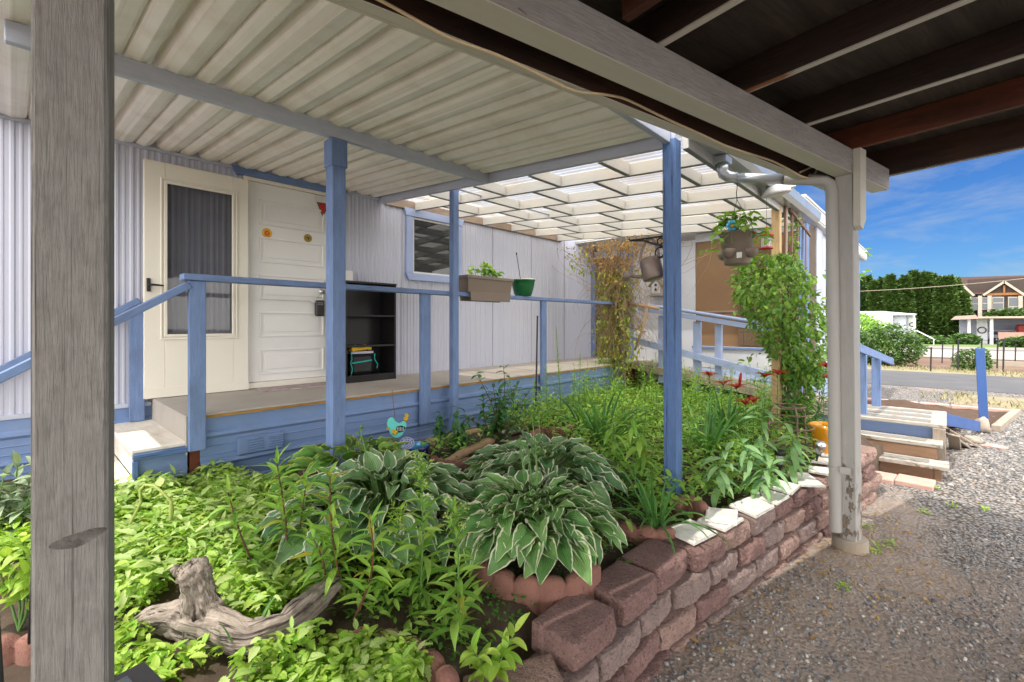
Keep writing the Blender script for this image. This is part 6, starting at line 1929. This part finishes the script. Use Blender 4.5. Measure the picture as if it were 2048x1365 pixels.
for tx, ty in ((955, 745), (1007, 735), (985, 770), (1035, 770), (965, 800), (1055, 785), (1012, 800), (940, 840), (1040, 830), (1000, 790)):
    t_ = topat(b, tx, ty) + FWV * rnd.uniform(-.12, .12)
    stalk(lf, sm_, b + (rnd.uniform(-.05, .05), rnd.uniform(-.05, .05), 0), t_, 26, .085, .046, TO, (-35, 35), .2, .2, .05, .005)
lf.build('foliage', M['deep_leaf'], e, True); sm_.build('branches', M['stem_red'], e, True)
b = pz(905, 905, .375); e = empty('tomato_plant', b, 'young tomato plant with drooping leaves against the blue skirting', 'tomato plant'); lf, sm_ = MB(), MB()
for tx, ty in ((880, 826), (915, 815), (935, 832), (868, 852), (925, 862), (890, 868), (945, 870)):
    t_ = topat(b, tx, ty)
    stalk(lf, sm_, b, t_, 20, .085, .034, [TL[2], TO[2]], (-55, 5), .4, .1, .04, .004)
lf.build('foliage', M['deep_leaf'], e, True); sm_.build('stem', M['stem'], e, True)
lf = MB()
for px, py, n in ((880, 925, 60), (935, 905, 50), (1055, 868, 90), (1090, 850, 110)):
    b = pz(px, py, .38)
    a = U(0, 6.28, n); pos = b + np.stack((U(-.16, .16, n), U(-.14, .14, n), U(.0, .20, n)), 1)
    scatter(lf, TO, pos, a, U(-.4, .6, n), U(-.4, .4, n), U(.035, .06, n), U(.018, .03, n))
tag(lf.build('skirting_weeds', M['mid_leaf'], smooth=True), 'low weeds along the foot of the porch skirting', 'weeds', kind='stuff')
# pale drooping weeds right of the corner post
for k, (bx_, by_, tx, ty) in enumerate(((1492, 985, 1484, 885), (1540, 960, 1528, 785), (1578, 960, 1585, 872), (1440, 1000, 1452, 905), (1525, 1000, 1545, 930), (1300, 985, 1262, 820), (1245, 965, 1228, 840))):
    b = pz(bx_, by_, .36); e = empty('drooping_weed', b, ['pale drooping weed in the middle between the corner post and the plant stand', 'tallest pale drooping weed, its tip under the red lilies', 'pale drooping weed leaning over the wire plant stand', 'low drooping weed close to the corner post, right side', 'drooping weed reaching over the jagged tile', 'drooping weed left of the corner post with a dark tip', 'drooping weed farther left before the strap clump'][k], 'weed', 'tall drooping weeds'); lf, sm_ = MB(), MB()
    stalk(lf, sm_, b, topat(b, tx, ty), 24, .15, .042, [TL[2], TO[2], TL[1]], (-30, 30), .25, .1, .05, .005)
    lf.build('foliage', M['pale_leaf' if k < 5 else 'mid_leaf'], e, True); sm_.build('stem', M['stem'], e, True)
# red lilies
LV = 'red lilies in flower'
for k, (px, py, y, bx_, by_) in enumerate(((1418, 745, 4.0, 1420, 880), (1447, 763, 3.9, 1445, 890), (1473, 770, 3.85, 1470, 890), (1530, 747, 4.1, 1528, 870), (1556, 742, 4.15, 1552, 870), (1490, 802, 3.7, 1492, 905), (1507, 797, 3.8, 1508, 900), (1652, 728, 4.6, 1640, 860), (1660, 752, 4.5, 1650, 865))):
    c = np.array(atY(px, py, y)); b = np.array((c[0], c[1], .37))
    e = empty('red_lily', b, ['red lily nearest the corner post', 'red lily second from the corner post', 'red lily with a tall closed bud beside it', 'red lily left of the pair before the vine', 'red lily right of the pair before the vine', 'low red lily, left one of two', 'low red lily, right one of two', 'upper red lily touching the downspout', 'lower red lily touching the downspout'][k], 'lily', LV)
    lf, sm_ = MB(), MB(); stalk(lf, sm_, b, c - (0, 0, .02), 40, .085, .011, TN, (10, 45), .2, .3, .02, .004)
    lf.build('foliage', M['deep_leaf'], e, True); sm_.build('stem', M['stem'], e, True)
    tilt = np.array((rnd.uniform(-.3, .3), rnd.uniform(-.6, -.1)))
    pt = MB(); az = np.arange(6) * math.pi / 3 + rnd.random()
    scatter(pt, [tpl(lance, 7, 3, 1.3, .4, ar=.35)], np.repeat((c - (0, 0, .035))[None], 6, 0), az, np.radians(U(48, 66, 6)), 0, .095, .034)
    pt.build('flower', M['lily_petal'], e, True)
    if k in (2, 7):
        bd_ = MB().tube([c + (.02, 0, -.02), c + (.025, 0, .03), c + (.032, 0, .085), c + (.034, 0, .10)], [.004, .012, .010, .002], 8); bd_.build('bud', M['lily_petal'], e, True)
b = np.array(atY(1612, 850, 4.7)); b[2] = .38; e = empty('dark_lily_plant', b, 'dark narrow leaved lily plant right of the vine, before the blue boards', 'lily'); lf, sm_ = MB(), MB()
for tx, ty in ((1590, 760), (1635, 745), (1615, 780), (1570, 790), (1645, 790)):
    stalk(lf, sm_, b, topat(b, tx, ty), 60, .12, .014, TN, (10, 50), .1, .4, .05, .004)
lf.build('foliage', M['deep_leaf'], e, True); sm_.build('stem', M['stem'], e, True)
# front seedling, grey leaved plant, scape, left tomato
b = pz(985, 1350, .30); e = empty('seedling', b, 'bright green seedling in the bare soil beside the nearest wall blocks', 'seedling'); lf, sm_ = MB(), MB()
for tx, ty, n in ((1030, 1265, 9), (945, 1300, 7), (985, 1335, 9), (1010, 1300, 6), (955, 1340, 5)):
    stalk(lf, sm_, b, topat(b, tx, ty), n, .075, .036, TO, (0, 40), .45, .1, .01, .003)
lf.build('foliage', M['bright_leaf'], e, True); sm_.build('stem', M['stem'], e, True)
b = pz(20, 1075, .38); e = empty('woolly_plant', b, 'grey green woolly leaved plant left of the near post', 'plant'); lf, sm_ = MB(), MB()
for tx, ty in ((10, 945), (35, 930), (55, 975), (-15, 960), (25, 1000), (70, 940), (90, 990)):
    stalk(lf, sm_, b + (rnd.uniform(-.06, .06), rnd.uniform(-.06, .06), 0), topat(b, tx, ty), 20, .12, .04, TL, (0, 60), .1, .3, .03, .006)
lf.build('foliage', M['grey_leaf'], e, True); sm_.build('stem', M['stem'], e, True)
b = pz(38, 1262, .36); e = empty('tomato_plant', b, 'sunlit tomato seedling between the two terracotta pieces at the left edge', 'tomato plant'); lf, sm_ = MB(), MB()
for tx, ty in ((10, 1115), (45, 1085), (60, 1110), (20, 1150), (55, 1150), (-10, 1120)):
    stalk(lf, sm_, b, topat(b, tx, ty), 14, .085, .034, TL, (-20, 30), .5, .1, .03, .0045)
lf.build('foliage', M['bright_leaf'], e, True); sm_.build('stem', M['stem'], e, True)
q = [(236, 1092), (262, 1045), (282, 1005), (280, 980), (290, 970), (308, 972), (325, 985), (342, 1003), (343, 1020), (342, 1040), (336, 1052)]
b = pz(236, 1095, .37); P = [topat(b, *k) for k in q]; P[0][2] = .36
mb = MB().tube(P, [.006] * 8 + [.012, .006, .003], 8); tag(mb.build('garlic_scape', M['bud'], smooth=True), 'curled pale garlic scape looping over before the porch steps', 'garlic')
# strawberries on the rail and in the hanging pot
def pot_plant(c, rx, ry, n, mat, label, name, h=.14, ln=.06, berries=0, trail=0):
    e = empty(name, c, label, 'plant'); lf, sm_ = MB(), MB()
    for i in range(n):
        a = rnd.uniform(0, 6.28); s_ = rnd.random() ** .5
        b = np.array(c) + (rx * .6 * s_ * math.cos(a), ry * .8 * s_ * math.sin(a), 0)
        t_ = b + (rx * .9 * math.cos(a) * s_, ry * .5 * math.sin(a) * s_, h * rnd.uniform(.35, 1) * (1 - .5 * s_))
        if trail and i % 3 == 0: t_ = np.array(c) + (rx * (1.4 + trail * rnd.random()) * math.cos(a), ry * (1.4 + trail * rnd.random()) * math.sin(a), rnd.uniform(-.10, .05))
        sm_.tube([b, b * .5 + t_ * .5 + (0, 0, .02), t_], .0022, 4, False)
        az = a + np.array((0, 1.6, -1.6)) + U(-.3, .3, 3)
        scatter(lf, TO, np.repeat(t_[None], 3, 0), az, U(-.4, .4, 3), U(-.4, .4, 3), ln * U(.7, 1.15, 3), ln * U(.55, .75, 3))
    lf.build('foliage', M[mat], e, True); sm_.build('stems', M['stem'], e, True)
    for k in range(berries):
        a = rnd.uniform(-2.4, .4); p = np.array(c) + (rx * 1.15 * math.cos(a), ry * 1.15 * math.sin(a), rnd.uniform(-.10, .06))
        MB().lathe([(.001, .012), (.011, .008), (.010, -.004), (.001, -.018)], p, 10).build('berry', M['red_paint'], e, True)
pot_plant((XD, sum(ry) / 2 - .02, 1.84), .06, .19, 24, 'mid_leaf', 'young strawberry plants growing in the taupe rail planter', 'strawberry_plant', .21, .075)
pot_plant((hb[0], hb[1], z1 + .0), .11, .11, 46, 'vine_leaf', 'leafy strawberry plant spilling from the dark hanging pot', 'strawberry_plant', .24, .07, 3, 1.0)


# climbers ------------------------------------------------------------------------
def vine_on_trellis():
    e = empty('climbing_vine', (-1.1, 5.1, .38), 'bright green climbing vine smothering the trellis by the red lilies', 'climber')
    n = 6500
    t = U(0, 1, n)
    z = .50 + 1.55 * t
    cx = -1.10 + .10 * np.sin(t * 5); cy = 4.88 + .16 * np.sin(t * 4 + 1) + .08 * t
    w = .16 + .25 * np.exp(-((t - .62) / .30) ** 2) + .10 * np.exp(-((t - .85) / .12) ** 2)
    a = U(0, 6.28, n); r = w * NR.rand(n) ** .5
    pos = np.stack((cx + r * np.cos(a) * .8, cy + r * np.sin(a) * 1.25, z), 1)
    k = np.array([mnoise.noise(tuple(p * 4.5)) for p in pos]); pos = pos[k > -.22]; n = len(pos); a = a[k > -.22]
    sp_ = []
    for i in range(34):                # sprays that hang out of the mass
        b = pos[rnd.randrange(n)]; aa = rnd.uniform(0, 6.28); L_ = rnd.uniform(.15, .36)
        for j in range(13):
            s_ = j / 12; sp_.append(b + (L_ * s_ * math.cos(aa), L_ * s_ * math.sin(aa), .10 * s_ - .28 * s_ * s_ + .015 * rnd.uniform(-1, 1)))
    for px, py, qx, qy in ((1640, 620, 1728, 545), (1620, 560, 1735, 505), (1600, 530, 1560, 420), (1590, 510, 1590, 440), (1560, 560, 1520, 640)):
        A_, B_ = np.array(atY(px, py, 5.1)), np.array(atY(qx, qy, 5.0))
        for s_ in np.linspace(0, 1, 22): sp_.append(A_ * (1 - s_) + B_ * s_ + (0, 0, .04 * math.sin(3 * s_)) + NR.uniform(-.02, .02, 3))
    pos = np.concatenate((pos, np.array(sp_))); n = len(pos)
    az = np.arctan2(pos[:, 1] - 5.1, pos[:, 0] + 1.1) + U(-.9, .9, n)
    l_ = U(.04, .075, n)
    lf = MB(); scatter(lf, TO, pos, az, np.radians(U(-75, 30, n)), U(-.9, .9, n), l_ * U(.6, 1.2, n), l_ * U(.4, .7, n)); lf.build('foliage', M['vine_leaf'], e, True)
    st = MB()
    for i in range(16):
        x0, y0 = -1.12 + rnd.uniform(-.05, .05), 4.95 + rnd.uniform(-.1, .4)
        P = [(x0 + .03 * math.sin(k * 1.3 + i) + .01 * k * rnd.uniform(-1, 1), y0 + .05 * math.sin(k * .9 + i * 2), .36 + k * .16) for k in range(11)]
        st.tube(P, np.linspace(.007, .003, 11), 5)
    for i in range(60):
        p_ = pos[rnd.randrange(len(pos))]; q_ = np.array((-1.10, 4.98, p_[2] - .12))
        st.tube([q_, q_ * .5 + p_ * .5 + (0, 0, .03), p_], [.004, .003, .0015], 4, False)
    st.build('stems', M['bark'], e, True)


vine_on_trellis()


def dead_vine():
    e = empty('dying_vine', (-3.35, 5.8, .84), 'tangled half dead vine hanging from the lattice roof over the blue porch post', 'climber')
    tw, dl, gl = MB(), MB(), MB()
    C0 = np.array((-3.33, 5.78, 0))
    for i in range(270):
        zt = rnd.uniform(1.5, 2.56); hang = rnd.random()
        top_w = .13 + .85 * max(0, (zt - 1.95) / .6)
        x, y = rnd.gauss(.12, .65) * top_w, rnd.uniform(-.22, .10)
        P = [C0 + (x, y, zt)]
        dx, dy, dz_ = rnd.uniform(-.05, .05), rnd.uniform(-.04, .04), -rnd.uniform(.02, .09)
        for k in range(rnd.randint(7, 15)):
            dx += rnd.uniform(-.035, .035) - .10 * (P[-1][0] - C0[0] - .3 * x) * .4; dy += rnd.uniform(-.025, .025) - .05 * (P[-1][1] - C0[1]); dz_ += rnd.uniform(-.035, .03)
            dz_ = max(-.11, min(.05, dz_))
            P.append(P[-1] + (dx * .8, dy * .8, dz_))
        tw.tube(P, np.linspace(rnd.uniform(.0025, .005), .0015, len(P)), 4, False)
    n = 1000; z = 1.9 + .68 * NR.rand(n) ** .5; w_ = .12 + .75 * np.clip((z - 1.95) / .6, 0, 1)
    pos = np.stack((C0[0] + NR.normal(0, .5, n) * w_, C0[1] + U(-.24, .08, n), z), 1)
    l_ = U(.03, .06, n); scatter(dl, TO, pos, U(0, 6.28, n), U(-1.3, .3, n), U(-.8, .8, n), l_, l_ * U(.35, .6, n))
    n = 1500; z = .80 + 1.35 * NR.rand(n); w_ = .20 + .05 * np.sin(z * 7)
    side_ = np.where(NR.rand(n) < .5, -.15, .12)
    pos = np.stack((C0[0] + side_ + NR.normal(0, .42, n) * w_, C0[1] + U(-.20, .06, n), z), 1)
    l_ = U(.04, .075, n); scatter(gl, TO, pos, U(0, 6.28, n), U(-1.1, .3, n), U(-.6, .6, n), l_, l_ * U(.45, .65, n))
    n = 60; pos = np.stack((C0[0] - .45 + U(-.35, .1, n), C0[1] + U(-.2, 0, n), 2.35 + U(-.22, .16, n)), 1); scatter(gl, TO, pos, U(0, 6.28, n), U(-1, .3, n), U(-.6, .6, n), .06, .035)
    for i in range(26):
        x0 = rnd.uniform(-.16, .16); P = [C0 + (x0 + .05 * math.sin(k * .8 + i) + rnd.uniform(-.02, .02), rnd.uniform(-.12, .03), .62 + k * .19) for k in range(10)]
        tw.tube(P, np.linspace(.006, .003, 10), 5, False)
    tw.build('twigs', M['dead'], e, True); dl.build('dry_leaves', M['dry_leaf'], e, True); gl.build('green_leaves', M['yellowing'], e, True)


dead_vine()

# ------------------------------------------------------------------ shrubs and trees across the road
def blob(c, rad3, n, ls, mat, label, name, cat, group=None, core=.55, sq=.0, trunk=True):
    e = empty(name, (c[0], c[1], gz(5, c[1])), label, cat, group)
    d = NR.normal(size=(n, 3)); d /= np.linalg.norm(d, axis=1)[:, None]
    k = np.array([mnoise.noise(tuple(v * 2.6 + np.array(c) * 1.7)) + .5 * mnoise.noise(tuple(v * 6 + np.array(c))) for v in d])
    r = (.80 + .34 * k) * (core + (1 - core) * NR.rand(n) ** .45)
    pos = np.array(c) + d * r[:, None] * np.array(rad3)
    m = pos[:, 2] > gz(5, c[1]) + .02
    pos, d = pos[m], d[m]; n = len(pos)
    l_ = ls * U(.6, 1.3, n); mb = MB()
    scatter(mb, TN, pos, np.arctan2(d[:, 1], d[:, 0]) + U(-1, 1, n), U(-.6, .9, n), U(-1, 1, n), l_, l_ * .5)
    mb.build('crown', M[mat], e, True)
    if trunk:
        tb_ = MB()
        for i in range(5):
            a = i * 1.26; tb_.tube([(c[0], c[1], gz(5, c[1]) - .1), (c[0] + rad3[0] * .25 * math.cos(a), c[1] + rad3[1] * .25 * math.sin(a), c[2]), (c[0] + rad3[0] * .5 * math.cos(a), c[1] + rad3[1] * .5 * math.sin(a), c[2] + rad3[2] * .5)], [.05, .03, .012], 6)
        tb_.build('stems', M['bark'], e, True)
    return e


M['bush_leaf'] = leafmat('roadside bush leaf', (0.045, 0.105, 0.025), (0.125, 0.22, 0.06), .3)
M['cedar'] = leafmat('evergreen spray', (0.036, 0.084, 0.022), (0.102, 0.174, 0.036), .2)
c = far(1778, 694, 20.8); blob((c[0] - .1, 20.8, .62), (1.15, 1.1, .85), 7000, .10, 'bush_leaf', 'large rounded bush on the far side of the road before the white home', 'roadside_bush', 'bush')
c = far(1732, 680, 22); blob((c[0] - .3, 22.5, .85), (1.1, 1.0, 1.15), 6000, .11, 'mid_leaf', 'yellow green bush behind the large rounded one, at the right post', 'roadside_bush', 'bush')
c = far(1946, 722, 20.2); blob((c[0], 20.2, .25), (.52, .5, .48), 2200, .08, 'bush_leaf', 'small bush in the bare bed left of the leaning blue post', 'roadside_bush', 'bush')
for px, py, y, r, h, lab in ((1842, 672, 64, 2.6, .6, 'low spreading shrub on the green verge at the foot of the evergreens'), (1928, 676, 66, 1.2, .8, 'round clipped shrub left of the carport house'), (2040, 682, 58, 1.2, .6, 'shrub at the right edge before the carport house')):
    c = far(px, py, y); blob((c[0], y, gz(5, y) + h * .55), (r, r * .8, h), 1800, .35, 'bush_leaf', lab, 'verge_shrub', 'shrub', None, .5, 0, False)
for px, y, h in ((1994, 95, 2.2), (2023, 95, 3.0)):
    c = far(px, 628, y); blob((c[0], y, c[2] - .2), (1.5, .6, h * .35), 500, .5, 'bush_leaf', 'balcony greenery on the apartment block, %s clump' % ('left' if px < 2000 else 'right, taller'), 'balcony_plant', 'plant', None, .4, 0, False)
tops = [(1722, 560, 1.2), (1735, 556, 1.3), (1748, 567, 1.2), (1766, 560, 1.3), (1781, 554, 1.5), (1799, 566, 1.2), (1811, 555, 1.4), (1827, 546, 1.6), (1839, 557, 1.3), (1852, 549, 1.6), (1864, 552, 1.5), (1884, 559, 1.7), (1898, 556, 1.8), (1911, 561, 1.9), (1924, 590, 1.6)]
ords = ['at the downspout edge', 'second', 'third, shorter', 'fourth', 'fifth', 'sixth, short', 'seventh', 'eighth, the tallest', 'ninth', 'tenth, tall', 'eleventh', 'twelfth', 'thirteenth', 'fourteenth', 'last and lowest, by the brown apartment block']
for (px, py, w_), o_ in zip(tops, ords):
    y = 80 + rnd.uniform(-1.5, 1.5); tp2 = np.array(far(px, py, y)); z0 = gz(5, y); h = tp2[2] - z0
    e = empty('evergreen_tree', (tp2[0], y, z0), 'columnar evergreen in the tall row, %s from the left' % o_ if 'last' not in o_ and 'edge' not in o_ else 'columnar evergreen in the tall row, ' + o_, 'tree', 'row of tall evergreens')
    n = 3000; t = NR.rand(n) ** .7
    rr = w_ * .66 * np.clip(1.02 - t, 0, 1) ** .72 * np.clip(.35 + t * 5, 0, 1)
    a = U(0, 6.28, n)
    k = np.array([mnoise.noise((math.cos(x) * 1.6 + px, math.sin(x) * 1.6, z_ * h * .55)) for x, z_ in zip(a, t)])
    rr *= (.85 + .6 * k) * (.5 + .5 * NR.rand(n) ** .4)
    pos = np.stack((tp2[0] + rr * np.cos(a), y + rr * np.sin(a), z0 + t * h), 1); l_ = U(.35, .75, n)
    mb = MB(); scatter(mb, TN, pos, a + U(-.6, .6, n), U(.1, 1.2, n), U(-1, 1, n), l_, l_ * .5); mb.build('crown', M['cedar'], e, True)
    MB().tube([(tp2[0], y, z0 - .2), (tp2[0], y, z0 + h * .8)], [.16, .04], 6).build('trunk', M['bark'], e, True)
tf = MB()
for y0, y1, n, x0, x1, mt in ((11.2, 12.9, 900, -1.4, 4, 0), (18.0, 20.0, 2200, -4, 5, 0)):
    p = np.stack((U(x0, x1, n), U(y0, y1, n)), 1); p = patchy(p, .9, -.12); n = len(p)
    z = np.array([gz(x, y) for x, y in p]); scatter(tf, TN, np.column_stack((p, z)), U(0, 6.28, n), U(.5, 1.4, n), 0, U(.06, .16, n), .018)
M['tuft'] = leafmat('dry grass blade', (.36, .30, .18), (.20, .22, .09), .2, rough=.8)
tag(tf.build('grass_tufts', M['tuft'], smooth=True), 'dry grass tufts along both sides of the road', 'grass', kind='stuff')
gwd = MB()
for px, py in ((1500, 1060), (1560, 1085), (1748, 1110), (1765, 1100), (1610, 1085), (1345, 1235), (1690, 1190), (1905, 1010), (1850, 1025), (1970, 1015), (1735, 1060), (1780, 1090), (1870, 975), (1855, 965), (1450, 1140)):
    c = np.array(atZ(px, py, .01)); n = 16; a = U(0, 6.28, n); c[2] = gz(c[0], c[1])
    scatter(gwd, TL, c + np.stack((U(-.03, .03, n), U(-.03, .03, n), U(0, .02, n)), 1), a, U(.1, .9, n), 0, U(.02, .05, n), U(.006, .014, n))
tag(gwd.build('gravel_weeds', M['bright_leaf'], smooth=True), 'little green weeds sprouting in the gravel', 'weeds', kind='stuff')

# ------------------------------------------------------------------ loose stones and litter on the gravel
def pebmat():
    m, n, out = newmat('loose stones')
    at = nd(n, 'ShaderNodeAttribute', attribute_name='lf'); sp = nd(n, 'ShaderNodeSeparateXYZ'); n.links.new(at.outputs['Vector'], sp.inputs[0])
    r = n.nodes.new('ShaderNodeValToRGB'); el_ = r.color_ramp.elements
    el_[0].color = (.10, .105, .115, 1); el_[1].position = .45; el_[1].color = (.24, .24, .245, 1)
    for p_, c_ in ((.75, (.33, .31, .29, 1)), (.90, (.30, .22, .17, 1)), (.97, (.52, .50, .46, 1))): x = el_.new(p_); x.color = c_
    n.links.new(sp.outputs[2], r.inputs[0]); p = nd(n, 'ShaderNodeBsdfPrincipled'); n.links.new(r.outputs[0], p.inputs['Base Color']); p.inputs['Roughness'].default_value = .8
    n.links.new(p.outputs[0], out.inputs[0]); return m


M['pebble'] = pebmat()
def pebble_tpl(seed):
    V = []; n = 4
    for i in range(n + 1):
        for j in range(6):
            th = math.pi * i / n; ph = j * math.pi / 3 + i * .5
            d = Vector((math.sin(th) * math.cos(ph), math.sin(th) * math.sin(ph), math.cos(th))); r = 1 + .3 * mnoise.noise(d * 1.5 + Vector((seed * 9, 0, 0)))
            V.append((d.x * r, d.y * r * .8, d.z * r * .55))
    q = np.array([(i * 6 + j, (i + 1) * 6 + j, (i + 1) * 6 + (j + 1) % 6, i * 6 + (j + 1) % 6) for i in range(n) for j in range(6)])
    return np.array(V), q, np.zeros((len(V), 3))
PT = [pebble_tpl(s_) for s_ in range(5)]
def stones(poly, n, s0, s1, lo=None, s=1.2):
    p = rpts(poly, n)
    if lo is not None: p = patchy(p, s, lo)
    p = p[~((p[:, 0] < np.array([wall_pt(y) + .0 for y in p[:, 1]])))]
    n = len(p); sz = s0 + (s1 - s0) * NR.rand(n) ** 2.5; z = np.array([gz(x, y) for x, y in p]) + sz * .12
    mb = MB(); scatter(mb, PT, np.column_stack((p, z)), U(0, 6.28, n), U(-.3, .3, n), U(-.3, .3, n), sz, sz * U(.7, 1.1, n)); return mb
near_ = [(-.9, .9), (.6, .7), (1.6, 2.2), (2.2, 4.6), (2.2, 5.6), (-.7, 5.6), (-.75, 3)]
o = stones(near_, 12000, .0025, .008, -.12).build('gravel_fines', M['pebble'], smooth=True); tag(o, 'fine gravel strewn over the packed drive', 'gravel', kind='stuff')
o = stones([(-.86, 1.2), (-.5, 1.5), (-.2, 2.6), (.3, 2.6), (.9, 2.2), (1.6, 2.2), (2.2, 4.6), (2.2, 5.6), (-.7, 5.6), (-.75, 3)], 16000, .0045, .0135, -.08).build('gravel_stones', M['pebble'], smooth=True); tag(o, 'larger grey stones lying in drifts on the drive', 'gravel', kind='stuff')
o = stones([(-.7, 5.6), (3, 5.0), (3.2, 11), (-.2, 11), (.25, 7.2), (.05, 5.6)], 8000, .010, .026).build('gravel_far', M['pebble'], smooth=True); tag(o, 'sunlit gravel beyond the carport', 'gravel', kind='stuff')
lt = MB(); p = rpts([(-.86, 1.8), (-.5, 2.2), (.1, 3.4), (-.3, 4.6), (-.64, 4.2), (-.70, 3.2)], 420); n = len(p)
p = p[p[:, 0] > np.array([wall_pt(y) + .02 for y in p[:, 1]])]; n = len(p)
scatter(lt, TN + TO, np.column_stack((p, [gz(x, y) + .012 for x, y in p])), U(0, 6.28, n), U(-.2, .2, n), U(-.4, .4, n), U(.012, .04, n), U(.004, .016, n))
tag(lt.build('leaf_litter', M['dry_leaf'], smooth=True), 'dry leaf litter along the foot of the block wall', 'litter', kind='stuff')
mb = MB()
for x, y in rpts([(-.8, 1.6), (1.2, 1.2), (1.4, 3.6), (-.6, 4)], 130):
    if x < wall_pt(y) + .03: continue
    a = rnd.uniform(0, 3.14); l_ = rnd.uniform(.02, .07); z = gz(x, y) + .012
    mb.tube([(x, y, z), (x + l_ * .5 * math.cos(a) + .004, y + l_ * .5 * math.sin(a), z + .004), (x + l_ * math.cos(a), y + l_ * math.sin(a), z)], .0014, 4, False)
tag(mb.build('twig_litter', M['dead'], smooth=True), 'thin dry twigs scattered on the drive', 'litter', kind='stuff')
